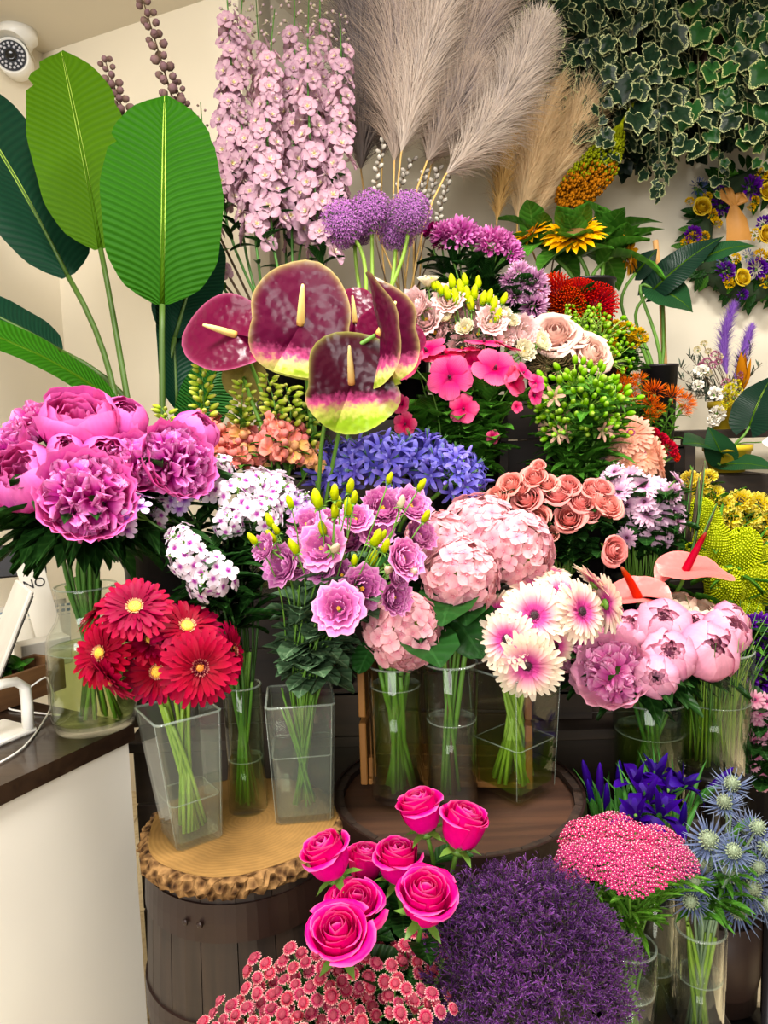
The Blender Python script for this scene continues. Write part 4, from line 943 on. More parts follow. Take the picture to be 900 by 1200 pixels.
# ---- hot pink peonies in the jar on the counter
bP = Bunch(VB['peony'], .05, .30, .045)
pl = ['hot pink peony fluffy at the back on the counter side', 'large cupped hot pink peony at the very top of its bunch', 'half-open hot pink peony beside the top one, near the petioles', 'cupped hot pink peony lowest on the counter side', 'big ruffled hot pink peony hanging lowest over the jar', 'ruffled hot pink peony showing gold stamens above the phlox',
      'full ruffled hot pink peony nearest the snapdragons', 'round closed hot pink peony bud behind the full one by the snapdragons', 'small pink peony bud in the middle of the bunch', 'hot pink peony cut by the picture edge over the counter', 'smooth cupped pink peony between the ruffled ones']
heads('peony', '', [(40, 497, 34, (-.5, .8, .4), 'open2', 1.42), (92, 500, 40, (0, .75, .6), 'cup', 1.35), (143, 493, 28, (.3, .8, .5), 'ball', 1.4), (33, 563, 40, (-.4, .5, .7), 'cup2', 1.3), (102, 580, 46, (.05, .3, .95), 'open', 1.24), (158, 545, 32, (.35, .4, .7), 'open2', 1.32),
      (208, 540, 39, (.6, .35, .7), 'open', 1.34), (228, 507, 26, (.6, .7, .3), 'ball', 1.42), (77, 527, 19, (0, .5, .8), 'ball', 1.28), (8, 528, 32, (-.6, .5, .5), 'open2', 1.36), (124, 540, 27, (.2, .5, .8), 'cup2', 1.3)], 1.33, PEO, bP, 'hot pink peonies', pl, sr=.004, stem=M_stemD, back=.45,
      leaf=[('peony', 11, .48, .78, 1.25, .1, 1.)])

# ---- phlox
bPh = Bunch(VB['phlox'], .022, .24, .03)
phx = [(160, 603, 27, None, 3, 1.30), (213, 632, 17, None, 0, 1.30), (221, 652, 24, None, 1, 1.28), (248, 676, 25, None, 2, 1.28), (238, 568, 24, None, 0, 1.45), (277, 585, 25, None, 1, 1.42), (212, 585, 22, None, 3, 1.42), (303, 573, 24, None, 2, 1.46), (325, 578, 22, None, 0, 1.46), (307, 604, 22, None, 1, 1.38), (270, 612, 19, None, 2, 1.38), (190, 600, 18, None, 0, 1.40), (348, 592, 18, None, 3, 1.44), (255, 555, 20, None, 1, 1.5)]
PHP = [phlox_parts(1), phlox_parts(2, 12), phlox_parts(3, 14), phlox_parts(4, 13, PHF2)]
heads('phlox', 'dome of white phlox florets with violet-pink eyes', phx, 1.4, PHP, bPh, 'phlox clusters', sr=.0022, stem=M_stemD, back=.5, facing=.75, upb=.5, leaf=[('phlox', 9, .45, .93, 1.0, .3)], roll=0)

# ---- lisianthus
bL = Bunch(VB['lisi'], .024, .215, .035)
ls = [(333, 663, 22), (377, 643, 22), (407, 632, 25), (360, 615, 18), (401, 674, 19, None, 2), (397, 713, 23, (-.1, .15, 1), 0), (424, 690, 24, None, 1), (448, 596, 25, (.1, .4, .8), 2), (481, 594, 21, None, 1), (461, 700, 21, None, 2), (472, 655, 22, None, 1), (491, 628, 20, None, 2), (417, 609, 16), (312, 643, 17), (377, 665, 18), (440, 625, 16), (352, 665, 14), (385, 612, 15), (465, 675, 15)]
heads('lisianthus', 'lilac ruffled lisianthus bloom', [tuple(list(q) + [None] * (5 - len(q)) + [1.33 + (.05 if q[1] < 640 else -.04)]) for q in ls], 1.33, LISI, bL, 'lilac lisianthus blooms', rsc=1.32, sr=.0019, stem=M_stem, back=.3, leaf=[('lisi', 8, .3, .72, 1.35, .2)], dj=.03)
lb = [(317, 612, 9), (297, 633, 8), (319, 631, 9), (345, 643, 10), (372, 588, 12), (392, 580, 10), (392, 601, 9), (408, 597, 11), (410, 572, 9), (440, 633, 11), (451, 642, 9), (437, 656, 10), (415, 658, 7), (456, 562, 7), (493, 570, 8), (498, 607, 8), (340, 590, 8), (378, 621, 9), (324, 622, 7), (415, 585, 8), (305, 640, 7), (448, 629, 7), (397, 590, 7)]
heads('lisianthus_bud', 'yellow-green lisianthus bud', [(a, b_, r_, None, 0) for a, b_, r_ in lb], 1.29, [BUDY], bL, 'lisianthus buds', sr=.0013, stem=M_stem, back=.5, dj=.03, upb=1.2, facing=.3, rsc=1.35)
heads('lisianthus_bud', 'pale blush half-open lisianthus bud', [(392, 643, 15, (.3, .3, .6), 0), (455, 668, 15, (0, .1, .8), 0), (482, 670, 15, (.4, .1, .7), 0), (470, 590, 13, (.2, .8, .3), 0)], 1.27, [BUDP], bL, 'blush lisianthus buds', sr=.0016, back=.5, rsc=.85)

# ---- hydrangeas
bHA, bHB = Bunch(VB['hydA'], .03, .26, .035), Bunch(VB['hydB'], .02, .27, .03)
HYP = [hydrangea_parts(1), hydrangea_parts(2), hydrangea_parts(3, 84)]
hl = ['pink hydrangea head hanging lowest, above the first tall cylinder vase', 'pink hydrangea head in the middle, over the toothed green leaves', 'pink hydrangea head at the back beside the lilac lisianthus', 'pink hydrangea head highest, under the blue agapanthus', 'pink hydrangea head nearest the coral spray roses']
hy = [(473, 738, 42, (-.1, .15, .9), 0, 1.36), (540, 676, 42, (.0, .3, .9), 1, 1.42), (512, 640, 38, (-.2, .6, .6), 2, 1.50), (562, 622, 40, (.0, .8, .5), 0, 1.56), (604, 643, 41, (.4, .5, .7), 1, 1.50)]
hroots = []
for i, q in enumerate(hy): hroots += heads('hydrangea', '', [q], q[5], HYP, (bHA, bHB, bHA, bHB, bHB)[i], 'pink hydrangea heads', [hl[i]], sr=.0045, stem=M_stem if i != 1 else M_stemB, back=.6, leaf=[('hyd', 3, .72, .95, .9, -.1)], roll=.4 * i)
def aimed_leaf(root, key, base, bd, tip, td, width, face=(0, .3, 1)):
    """one leaf laid from its stalk to its tip"""
    B_, T_ = at(*base, bd), at(*tip, td); Y = (T_ - B_); L = Y.length; Y.normalize(); n = axis_of(face, B_); X = Y.cross(n).normalized(); n = X.cross(Y); me = LEAF[key][0]
    ys = max(v.co.y for v in me.vertices); xs = max(v.co.x for v in me.vertices); m = Matrix.Identity(4)
    for i in range(3): m[i][0] = X[i] * width / xs / 2; m[i][1] = Y[i] * L / ys; m[i][2] = n[i] * L / ys; m[i][3] = (B_ - root.location)[i]
    ob('leaf', me, root, m)
LEAF['hydbig'] = [mesh1('leaf', petal(1, .7, 15, 9, 'oblong', tilt=.25, bend=-.5, cup=.12, fold=.12, ruf=.02, rk=3), M_hydl)]
aimed_leaf(hroots[1], 'hydbig', (522, 708), 1.44, (566, 772), 1.36, .085); aimed_leaf(hroots[1], 'hydbig', (548, 716), 1.45, (582, 742), 1.40, .07)
aimed_leaf(hroots[0], 'hydbig', (512, 712), 1.42, (536, 748), 1.40, .06); aimed_leaf(hroots[3], 'hydbig', (566, 640), 1.52, (556, 668), 1.46, .05)
aimed_leaf(hroots[0], 'hydbig', (440, 752), 1.40, (420, 790), 1.36, .055, (-.5, .3, .8))

# ---- peach gerberas in the square glass vase
bPG = Bunch(VB['pger'], .034, .23, .035)
pgl = ['peach gerbera with pink heart tilted up under the hydrangeas', 'peach gerbera with pink heart in the middle of its bunch', 'peach gerbera with pink heart lowest on the crate side', 'peach gerbera with pink heart hanging lowest over the vase', 'peach gerbera half hidden at the back of its bunch', 'peach gerbera turned towards the pale peonies', 'small peach gerbera in profile against the hydrangea leaves', 'peach gerbera half open between the middle and lowest ones', 'peach gerbera seen from behind beside the pale peonies', 'peach gerbera seen from behind at the top of its bunch', 'pale cream gerbera just peeping over its bunch']
heads('gerbera', '', [(630, 692, 34, (0, .75, .6), 0, 1.45), (626, 722, 35, (.1, .25, .95), 1, 1.37), (594, 750, 32, (-.15, .05, 1), 0, 1.36), (618, 780, 36, (-.05, -.35, .85), 1, 1.35), (660, 698, 32, (.4, .6, .6), 0, 1.43), (681, 717, 33, (.65, .1, .75), 0, 1.38), (582, 717, 24, (-.6, .5, .3), 1, 1.42), (650, 757, 24, (.4, -.2, .7), 1, 1.39), (711, 708, 30, (1, .1, -.25), 0, 1.42), (697, 685, 28, (.7, .7, -.1), 1, 1.45), (645, 672, 20, (.1, 1, .1), 1, 1.5)],
      1.4, PGER, bPG, 'peach gerberas', pgl, rsc=1.2, back=.12, sr=.0032, stem=M_stemL)

# ---- burgundy anthuriums
TA = 1.62
bA = Bunch(V3(on_z(385, 640, .95)) * 0 + at(385, 640, 1.74) - V3((0, 0, .33)), .03, .25, .035)
def anthurium(label, notch, ax, roll, scale, d, sp, spx, bunch, group, stem=M_stem, sr=.0045, name='anthurium', sloc=(0, .0, .0), stl=None):
    P = at(*notch, d); A_ = axis_of(ax, P); base, mouth = bunch.roots(P); root = thing(name, label, 'flower', base, group); F = frame(P - base, A_, roll, scale / FPX * d)
    ob('spathe', sp, root, F)
    if spx: ob('spadix', spx, root, F @ Matrix.Translation(sloc))
    pts = stem_path(base, mouth, P - A_ * .01, A_, .25); ob('stem', mesh1('stem', tube([p - base for p in pts], sr, 8), stem), root); return root
SPX = spadix(M_spad, .50, .05, 1.05, .1)
anthurium('largest burgundy anthurium with green lobes in the centre of its bunch', (352, 380), (-.02, .15, 1), -.12, 92, 1.50, spathe(M_an, .98, .80, .86, .10, .16, .35, 0, 1, .12), SPX, bA, 'burgundy anthuriums')
anthurium('burgundy anthurium pointing to the counter beside the big striped leaf', (276, 392), (-.25, .35, .85), 1.45, 76, 1.56, spathe(M_an2, .98, .92, .58, .25, .18, .2, 0, 2, .3), spadix(M_spad, .5, .055, .95, .1), bA, 'burgundy anthuriums')
anthurium('burgundy anthurium folded almost shut with a green edge', (445, 392), (.9, .15, .35), .12, 84, 1.46, spathe(M_an, .62, .85, .85, .1, .5, .25, .5, 3, .15), spadix(M_spad, .5, .05, .9, 0), bA, 'burgundy anthuriums')
anthurium('dark burgundy anthurium hanging lowest, green half above the agapanthus', (412, 450), (.05, .05, 1), .05, 82, 1.48, spathe(M_an3, .98, .76, .92, .1, .16, .35, 0, 4, .1), spadix(M_spad, .55, .05, 1.15, .1), bA, 'burgundy anthuriums')
anthurium('plain wine-red anthurium showing its back beside the pink mallows', (452, 398), (.3, .3, .8), -.9, 66, 1.60, spathe(M_anr, .95, .85, .6, .3, .2, .2, 0, 5), None, bA, 'burgundy anthuriums')
anthurium('wine-red anthurium tucked behind the folded one', (416, 378), (.1, .4, .9), .1, 60, 1.64, spathe(M_anr, .8, .8, .6, .2, .2, .2, 0, 6), SPX, bA, 'burgundy anthuriums')
anthurium('wine-red anthurium peeping over the largest one', (345, 335), (-.2, .6, .6), .3, 46, 1.66, spathe(M_anr, .9, .8, .6, .2, .2, .2, 0, 7), None, bA, 'burgundy anthuriums')
anthurium('olive and brown back of an anthurium under the counter-side one', (285, 440), (-.1, .5, -.8), 2.8, 46, 1.66, spathe(M_anb, .9, .8, .6, .2, .2, .2, 0, 8), None, bA, 'burgundy anthuriums')
bucket('dark bucket of burgundy anthuriums', bA.c, .06, .25, M_black)
bAp = Bunch(at(775, 860, 1.85) - V3((0, 0, .15)), .03, .25, .03)
PS = spadix(M_spr, .85, .075, .35, .0)
anthurium('coral pink anthurium higher of the two, red spadix upright', (803, 668), (.12, .93, .30), -1.62, 60, 1.70, spathe(M_anp, .95, .92, .62, .18, .2, .15, .05, 1), PS, bAp, 'coral anthuriums')
anthurium('coral pink anthurium lower of the two, beside the pale peonies', (748, 700), (-.12, .9, .35), 1.75, 46, 1.66, spathe(M_anp, .95, .92, .9, .0, .25, .15, .2, 2), spadix(M_spr, .95, .11, .3, .1), bAp, 'coral anthuriums')
bucket('dark bucket of coral anthuriums', bAp.c, .06, .25, M_black)

# ---- pale peonies
dPP = 1.6; bPP = Bunch(V3((.57, 1.565, .67)), .05, .24, .05)
ppl = auto_labels('pale pink peony', [(q[0], q[1]) for q in []])
pp = [(718, 787, 36, (-.25, .15, .9), 'open', 1.5), (778, 732, 30, (0, .5, .8), 'ball', 1.58), (783, 769, 29, (.1, .3, .9), 'ball2', 1.5), (769, 792, 24, (.0, -.1, .9), 'ball2', 1.47), (828, 763, 33, (.4, .2, .8), 'ball', 1.52), (849, 742, 26, (.6, .4, .6), 'ball2', 1.58), (855, 726, 21, (.6, .6, .4), 'ball', 1.66), (743, 741, 25, (-.2, .5, .7), 'ball2', 1.6), (811, 737, 21, (.1, .6, .6), 'ball', 1.62), (721, 742, 22, (-.5, .5, .6), 'ball', 1.62), (820, 722, 19, (.2, .8, .4), 'cream', 1.68), (798, 711, 16, (0, .8, .4), 'cream', 1.7), (682, 764, 24, (-.7, .4, .4), 'open', 1.6), (692, 793, 20, (-.6, 0, .7), 'open', 1.56)]
heads('peony', 'pale pink peony head', pp, dPP, PPE, bPP, 'pale pink peonies', sr=.004, stem=M_stemD, back=.45, leaf=[('dark', 8, .5, .8, 1.1, -.2)])
thing('plinth', 'dark crate board plinth under the shaded peony vase', 'plinth', (0, 0, 0), mesh=mesh1('plinth', box(.17, .165, .666, (.57, 1.57, .3345), .004), M_shelf, False))
round_vase('wide glass vase of pale peonies in the shade beside the barrel', bPP.c, [(.075, 0), (.08, .24)], .17, M_glassG, M_waterG)

# ------------------------------------------------------------------ bird-of-paradise leaves
def strel_mat(name, base, mid, trans=.25, rough=.35, ridge=.5):
    N = NT(name); t, s = N.attr('t'), N.math('ABSOLUTE', N.attr('s'))
    ph = N.math('SUBTRACT', N.math('MULTIPLY', t, 190.), N.math('MULTIPLY', N.math('SQRT', s), 26.))
    w = N.math('ADD', N.math('MULTIPLY', N.math('SINE', ph), .5), .5); m = N.math('GREATER_THAN', .035, s)
    c = N.mix(N.math('MULTIPLY', w, .3), base, mid); c = N.mix(m, c, '#9cb84c'); nz = N.noise(3, 3, N.objco())
    c = N.hsv(c, v=N.math('ADD', N.math('MULTIPLY', nz, .4), .8))
    return N.surf(c, rough, trans, .07, N.bump(w, ridge, .006))
M_st1 = strel_mat('bright_paddle_leaf', '#1c4c02', '#2c6206', .2, .6, .4); M_st2 = strel_mat('yellow_green_paddle_leaf', '#3c6204', '#50780c', .4, .6, .3); M_st3 = strel_mat('deep_paddle_leaf', '#0c2a1c', '#163c26', .04, .4, .2); M_pet = plain('leaf_stalk', '#3a5414', .55, .2, 15)  # M_st2 carries the backlit tone in its leaf colour
bS = Bunch(at(185, 640, 1.86) - V3((0, 0, .28)), .05, .34, .04)
def big_leaf(name, label, tip, tipd, base, based, width, mat, face, bow=.06, split=(), fold=.08, stalk=M_pet, bunch=bS, prof='oblong', group='bird-of-paradise leaves', cat='leaf', sr=.007, lk=.4, edge=.0, heart=None, cup=.0):
    """one blade from its stalk end (base) to its tip; the stalk runs down into the bucket"""
    Bp, T = at(*base, based), at(*tip, tipd); Y = T - Bp; L = Y.length; Y.normalize(); n = axis_of(face, Bp); X = Y.cross(n).normalized(); n = X.cross(Y)
    W = width / FPX * (tipd + based) / 2; nu, nv = 29, 17
    V, F, Tt, S = petal(L, W, nu, nv, prof, 0, 0, 0, fold, 0); V = V.reshape(nu, nv, 3)
    u = np.linspace(0, 1, nu)[:, None]; s = np.linspace(-1, 1, nv)[None, :]
    V[..., 2] += bow * L * np.sin(u * PI) + cup * W * s ** 2 + .012 * L * np.sin(7 * u + 2 * s) * np.abs(s)
    for (u0, sd, dp) in split:                                        # small tears in the margin
        q = np.exp(-((u - u0) / .012) ** 2) * np.clip(sd * s - (1 - dp), 0, 1) / dp; V[..., 0] *= (1 - q * dp * .8)
    if heart is not None:
        V[..., 1] -= heart * L * np.exp(-(u / .16) ** 2) * np.abs(s) ** 1.3
    V = V.reshape(-1, 3)
    b0, m0 = bunch.roots(Bp); root = thing(name, label, cat, b0, group)
    M = Matrix.Identity(4)
    for i in range(3): M[i][0] = X[i]; M[i][1] = Y[i]; M[i][2] = n[i]; M[i][3] = (Bp - b0)[i]
    ob('blade', mesh1('blade', (V, F, Tt, S), mat), root, M)
    g = G(); mp = [V3((0, L * k, float(np.interp(k, np.linspace(0, 1, nu), V.reshape(nu, nv, 3)[:, nv // 2, 2])))) for k in (0, .15, .3, .5, .7, .85, .97)]; g.add(tube(mp, [sr * .9, sr * .5, sr * .15], 6)); ob('midrib', g.mesh('midrib', M_st2 if mat is not M_st3 else M_pet), root, M)
    pts = stem_path(b0, m0, Bp, Y, lk, 10); ob('stalk', mesh1('stalk', tube([p - b0 for p in pts], [sr * 1.3, sr], 8), stalk), root); return root
big_leaf('paddle_leaf', 'bright green paddle leaf with fine cross veins, standing in front', (193, 112), 1.83, (190, 357), 1.80, 138, M_st1, (0, .1, 1), .05, ((.80, 1, .25), (.72, -1, .2)))
big_leaf('paddle_leaf', 'yellow-green backlit paddle leaf with two torn edges, tallest', (72, 60), 1.98, (118, 292), 1.92, 116, M_st2, (.15, .05, 1), .03, ((.9, -1, .3), (.78, -1, .25), (.7, 1, .3)))
big_leaf('paddle_leaf', 'dark green paddle leaf leaning out over the security camera side', (-62, 85), 2.05, (80, 324), 1.98, 118, M_st3, (.5, .1, .9), .04)
big_leaf('paddle_leaf', 'bright paddle leaf held level just over the hot pink peonies', (-70, 372), 1.55, (138, 474), 1.78, 88, M_st1, (.15, 1, .55), .06, ((.4, 1, .3),))
big_leaf('paddle_leaf', 'dark paddle leaf behind the level bright one', (-90, 338), 1.85, (72, 412), 1.96, 76, M_st3, (.2, .8, .6), .05)
big_leaf('paddle_leaf', 'dark folded paddle leaf hanging behind the front bright one', (196, 318), 1.95, (207, 478), 1.93, 66, M_st3, (.6, 0, .8), .02, fold=.5)
big_leaf('paddle_leaf', 'dark paddle leaf whose edge shows beside the lilac delphiniums', (243, 272), 1.99, (205, 396), 1.93, 80, M_st3, (-.3, 0, .9), .02)
big_leaf('paddle_leaf', 'mid green paddle leaf tucked under the counter-side anthurium', (262, 412), 1.82, (222, 512), 1.84, 62, strel_mat('mid_paddle_leaf', '#1a4a16', '#2c6420', .15), (.2, .1, 1), .03)
bucket('dark bucket of paddle leaves', bS.c, .09, .34, M_black)

# ------------------------------------------------------------------ delphiniums
def spike_path(p0, p1, n=10, bow=.02):
    d = (p1 - p0); sd = V3((rnd.uniform(-1, 1), rnd.uniform(-1, 1), 0)) * bow
    return [p0 + d * (i / (n - 1)) + sd * math.sin(i / (n - 1) * PI) for i in range(n)]
def along(path, t):
    x = t * (len(path) - 1); i = min(int(x), len(path) - 2); return path[i].lerp(path[i + 1], x - i)
def spike(name, label, top, bot, d0, d1, bunch, n, size, fl, bud, nb, group, rad=.035, stem=M_stemD, taper=.45, budfrac=.2, tocam=.5, out=None, sr=.004, leaf=None, cat='flower', fdroop=0., budsc=.42):
    T, Bt = at(*top, d1), at(*bot, d0); b0, m0 = bunch.roots(Bt); ax = (T - Bt).normalized(); root = thing(name, label, cat, b0, group)
    path = spike_path(Bt, T, 10)
    pts = stem_path(b0, m0, Bt, ax, .3, 7)[:-1] + path; ob('stem', mesh1('stem', tube([p - b0 for p in pts], [sr, sr, sr * .9, sr * .35], 6), stem), root)
    for k in range(n + nb):
        isb = k >= n; t = (k / max(n, 1)) * (1 - budfrac) if not isb else (1 - budfrac) + budfrac * (k - n + .5) / max(nb, 1)
        a = k * 2.39996 + rnd.uniform(-.3, .3); P = along(path, t); d = V3((math.cos(a), math.sin(a), .1)); d = (d + V3((0, -tocam, .12))).normalized()
        sz = size * (1 - taper * t) * rnd.uniform(.85, 1.1); off = rad * (1 - taper * t) * rnd.uniform(.8, 1.15)
        fd = (d + V3((rnd.uniform(-.25, .25), -.25, rnd.uniform(-.1, .3) - fdroop))).normalized()
        ob('bud' if isb else 'floret', (bud if isb else rnd.choice(fl)), root, frame(P + d * off - b0, fd, rnd.uniform(0, 6), sz * (budsc if isb else 1)))
    if leaf: add_leaves(root, pts, *leaf[:5], b0)
    return root
bD = Bunch(at(335, 400, 2.12) - V3((0, 0, .38)), .07, .34, .07)
dsp = [((262, -40), (262, 235), 2.02, 24), ((287, -30), (283, 250), 2.06, 22), ((322, 10), (318, 262), 1.98, 25), ((345, -30), (342, 275), 2.04, 24), ((375, -25), (372, 235), 2.08, 22), ((398, 15), (388, 250), 2.02, 22), ((405, 60), (352, 292), 2.10, 20), ((300, 0), (330, 240), 2.12, 20), ((362, 0), (378, 300), 1.98, 18), ((275, 120), (300, 285), 1.98, 14)]
dl = auto_labels('tall pale lilac delphinium spike', [(q[0][0], 0) for q in dsp], 1)
for q, l in zip(dsp, dl): spike('delphinium', l, q[0], q[1], q[2], q[2] + .06, bD, int(q[3] * 1.25), .041, DEF, DEB, 12, 'lilac delphinium spikes', .036, leaf=('dark', 6, .35, .55, .8))
for q, l in (((( 235, 120), (255, 320), 2.05, 10), 'short faded delphinium spike low behind the front paddle leaf'), (((250, 200), (240, 330), 2.1, 8), 'shortest faded delphinium spike behind the anthuriums')):
    spike('delphinium', l, q[0], q[1], q[2], q[2] + .04, bD, q[3], .032, DEF, DRB, 5, 'lilac delphinium spikes', .026, leaf=('small', 8, .35, .6, 1.4))
for top, bot, l in (((160, -25), (232, 215), 'tall dry delphinium seed spike reaching the ceiling line behind the paddle leaves'), ((122, 68), (200, 250), 'shorter dry delphinium seed spike between the two tallest paddle leaves'), ((205, 95), (240, 260), 'dry delphinium seed spike just behind the bright front paddle leaf')):
    spike('delphinium', l, top, bot, 2.15, 2.25, bD, 0, .082, [DRB], DRB, 46, 'dry delphinium spikes', .026, M_stemB, .45, .95)
bucket('dark bucket of lilac delphiniums', bD.c, .10, .34, M_black)

# ------------------------------------------------------------------ alliums
bAl = Bunch(at(440, 420, 2.05) - V3((0, 0, .16)), .05, .24, .05)
all_ = ['purple allium globe nearest the delphiniums, showing its green stalk side', 'purple allium globe in the middle of the bunch', 'purple allium globe highest, nearest the magenta chrysanthemums', 'purple allium globe tucked under its higher neighbours', 'purple allium globe half hidden at the back of its bunch']
heads('allium', '', [(402, 262, 25, (-.3, .4, .1), 0, 1.98), (435, 249, 23, (0, 1, .3), 1, 1.99), (480, 250, 23, (.1, 1, .3), 0, 1.96), (465, 272, 20, (.1, 1, .2), 1, 2.03), (415, 268, 20, (0, 1, .1), 0, 2.05)], 2., ALL, bAl, 'purple allium globes', all_, sr=.0055, stem=M_stemL, back=.7)
bucket('dark bucket of alliums', bAl.c, .07, .24, M_black)

# ------------------------------------------------------------------ pampas plumes
def strands(path, n, L, spread, droop, seed, rmax=.0, w=.0011, up=.78):
    """feathery plume: thousands of fine tapering hairs along a stalk, as one mesh"""
    R = np.random.default_rng(seed); P = np.array([tuple(p) for p in path]); m = len(P)
    t = R.random(n) ** .9; x = t * (m - 1); i = np.minimum(x.astype(int), m - 2); f = (x - i)[:, None]
    p0 = P[i] * (1 - f) + P[i + 1] * f; ax = P[i + 1] - P[i]; ax /= np.linalg.norm(ax, axis=1)[:, None]
    a = R.random(n) * 2 * PI; rd = np.stack([np.cos(a), np.sin(a), np.zeros(n)], -1); rd -= ax * (rd * ax).sum(1)[:, None]; rd /= np.linalg.norm(rd, axis=1)[:, None]
    env = np.interp(t, [0, .12, .45, .8, 1], [.5, .9, 1, .8, .4])[:, None]; l = L * env * R.uniform(.6, 1.15, (n, 1)); sp = spread * R.uniform(.5, 1.3, (n, 1))
    # secondary clumping
    cl = np.sin(a * 5 + t * 60)[:, None] * .38; sp = sp * (1 + cl)
    g = np.array([0, 0, -1.]); V = []; K = 4
    q = p0.copy(); side = np.cross(ax, rd)
    jit = R.normal(0, .25, (n, 3))
    for k in range(K):
        d = ax * up + rd * sp * (1 + .35 * k) + jit * k * .5 + g * droop * (k / 3) ** 1.5
        d /= np.linalg.norm(d, axis=1)[:, None]
        ww = w * (1, .9, .6, .12)[k]
        V.append(q + side * ww); V.append(q - side * ww); q = q + d * l / (K - 1)
    V = np.stack(V, 1).reshape(-1, 3); b = np.arange(n) * 2 * K; F = []
    for k in range(K - 1): F.append(np.stack([b + 2 * k, b + 2 * k + 1, b + 2 * k + 3, b + 2 * k + 2], -1))
    F = np.concatenate(F); T = np.tile(np.repeat(np.linspace(0, 1, K), 2), n); S = np.repeat(t, 2 * K) * 2 - 1
    return V, [tuple(r) for r in F.tolist()], T, S
def plume_mat(name, base, tip, shade):
    N = NT(name); t = N.attr('t'); s = N.math('ADD', N.math('MULTIPLY', N.attr('s'), .5), .5); nz = N.noise(9, 3, N.objco())
    c = N.ramp(t, [(0, shade), (.45, base), (1, tip)]); low = N.math('SUBTRACT', 1., N.math('MULTIPLY', s, 2.6), True); c = N.mix(N.math('MULTIPLY', low, .75), c, tip)
    c = N.hsv(c, v=N.math('MULTIPLY', N.math('ADD', N.math('MULTIPLY', nz, .6), .7), rnd_val(N, .85, 1.15))); return N.surf(c, .8, .3, .1)
M_plg = plume_mat('grey_plume', '#8a8084', '#c4b09c', '#6a6268'); M_pld = plume_mat('dark_grey_plume', '#6a6268', '#a09288', '#4a444a'); M_plc = plume_mat('cream_plume', '#cfb085', '#dcc39a', '#a8824e'); M_plt = plume_mat('tan_plume', '#b08a50', '#cfa868', '#85602e'); M_plb = plume_mat('blush_plume', '#b2a6a2', '#dacab8', '#887e82')
bPa = Bunch(at(470, 420, 2.2) - V3((0, 0, .2)), .07, .30, .06)
def pampas(label, tip, bot, d, L, spread, mat, n=6200, bunch=bPa, droop=.35, group='pampas plumes', bow=(0, 0, 0), bd=None, name='pampas_plume', w=.0013, sr=.003):
    T, Bt = at(*tip, d + .03), at(*bot, bd or d); b0, m0 = bunch.roots(Bt); root = thing(name, label, 'plume', b0, group)
    ax = (T - Bt); path = [Bt + ax * (i / 9) * .92 + V3(bow) * math.sin(i / 9 * PI) for i in range(10)]
    o = ob('plume', mesh1('plume', strands([p - b0 for p in path], n, L, spread, droop, rnd.randrange(9999), w=w), mat), root); o['kind'] = 'stuff'
    pts = stem_path(b0, m0, Bt, ax.normalized(), .3, 6)[:-1] + path; ob('stem', mesh1('stem', tube([p - b0 for p in pts], [sr, sr, sr * .4], 6), M_straw), root); return root
pampas('dark grey pampas plume next to the delphiniums, tip out of sight above', (432, -40), (423, 200), 2.28, .28, .42, M_pld, 7000)
pampas('dark grey pampas plume at the very back between its neighbours', (458, -40), (448, 185), 2.34, .28, .45, M_pld, 6500)
pampas('broad grey pampas plume with pale lower fringe, second from the delphiniums', (480, -40), (462, 190), 2.18, .25, .42, M_plg)
pampas('pale blush pampas plume standing upright in the middle of the grey ones', (520, -25), (470, 180), 2.12, .20, .40, M_plb)
pampas('dark grey pampas plume at the back nearest the ivy', (560, -30), (500, 190), 2.36, .28, .45, M_pld, 6500)
pampas('grey pampas plume behind the leaning one, tip above the ivy', (578, -30), (505, 195), 2.24, .25, .42, M_plg)
pampas('grey-blush pampas plume leaning far out towards the ivy', (640, 18), (522, 205), 2.10, .17, .50, M_plb, bow=(.02, 0, -.03))
pampas('fluffy grey pampas plume low between the upright and leaning ones', (560, 90), (500, 190), 2.16, .17, .60, M_plg, 4200)
bPc = Bunch(at(640, 420, 2.5) - V3((0, 0, .1)), .06, .30, .05)
pampas('narrow tan pampas plume between the grey and cream ones', (596, 125), (582, 262), 2.42, .13, .22, M_plt, 3200, bPc)
pampas('broad cream pampas plume on the grey side of the cream pair', (645, 92), (606, 262), 2.45, .20, .38, M_plc, 5600, bPc)
pampas('broad cream pampas plume leaning towards the wreath', (690, 105), (622, 262), 2.50, .20, .36, M_plc, 5600, bPc)
M_amg = pmat('amaranth_bead', [(0, '#6a7a1c'), (1, '#94982c')], .7, .1, .2); M_amo = pmat('rust_amaranth_bead', [(0, '#8a5420'), (1, '#c08038')], .7, .1, .2)
def bead_plume(label, tip, bot, d, L, m1, m2, bunch, n=900):
    T, Bt = at(*tip, d), at(*bot, d); b0, m0 = bunch.roots(Bt); root = thing('amaranth', label, 'flower', b0, 'beaded amaranth plumes'); ax = T - Bt; g1, g2 = G(), G(); an = ax.normalized()
    tet = ell(.0042, .010, 4, 4, -.005)
    for k in range(n):
        t = rnd.random(); a = rnd.uniform(0, 6.28); r = L * math.sin(min(1, t * 1.1 + .12) * PI) ** .7 * math.sqrt(rnd.random()); P = Bt + ax * t + V3((math.cos(a) * r, math.sin(a) * r * .6, .0)) - an * r * .5 - b0
        (g2 if t < .38 + rnd.uniform(-.12, .12) else g1).add((align(tet[0] * rnd.uniform(.8, 1.5), an) + np.array(P), tet[1], tet[2], tet[3]))
    for nm, g, m in (('green_beads', g1, m1), ('rust_beads', g2, m2)): ob(nm, g.mesh(nm, m), root)['kind'] = 'stuff'
    pts = stem_path(b0, m0, Bt, an, .3, 6) + [T]; ob('stem', mesh1('stem', tube([p - b0 for p in pts], .003), M_stemB), root)
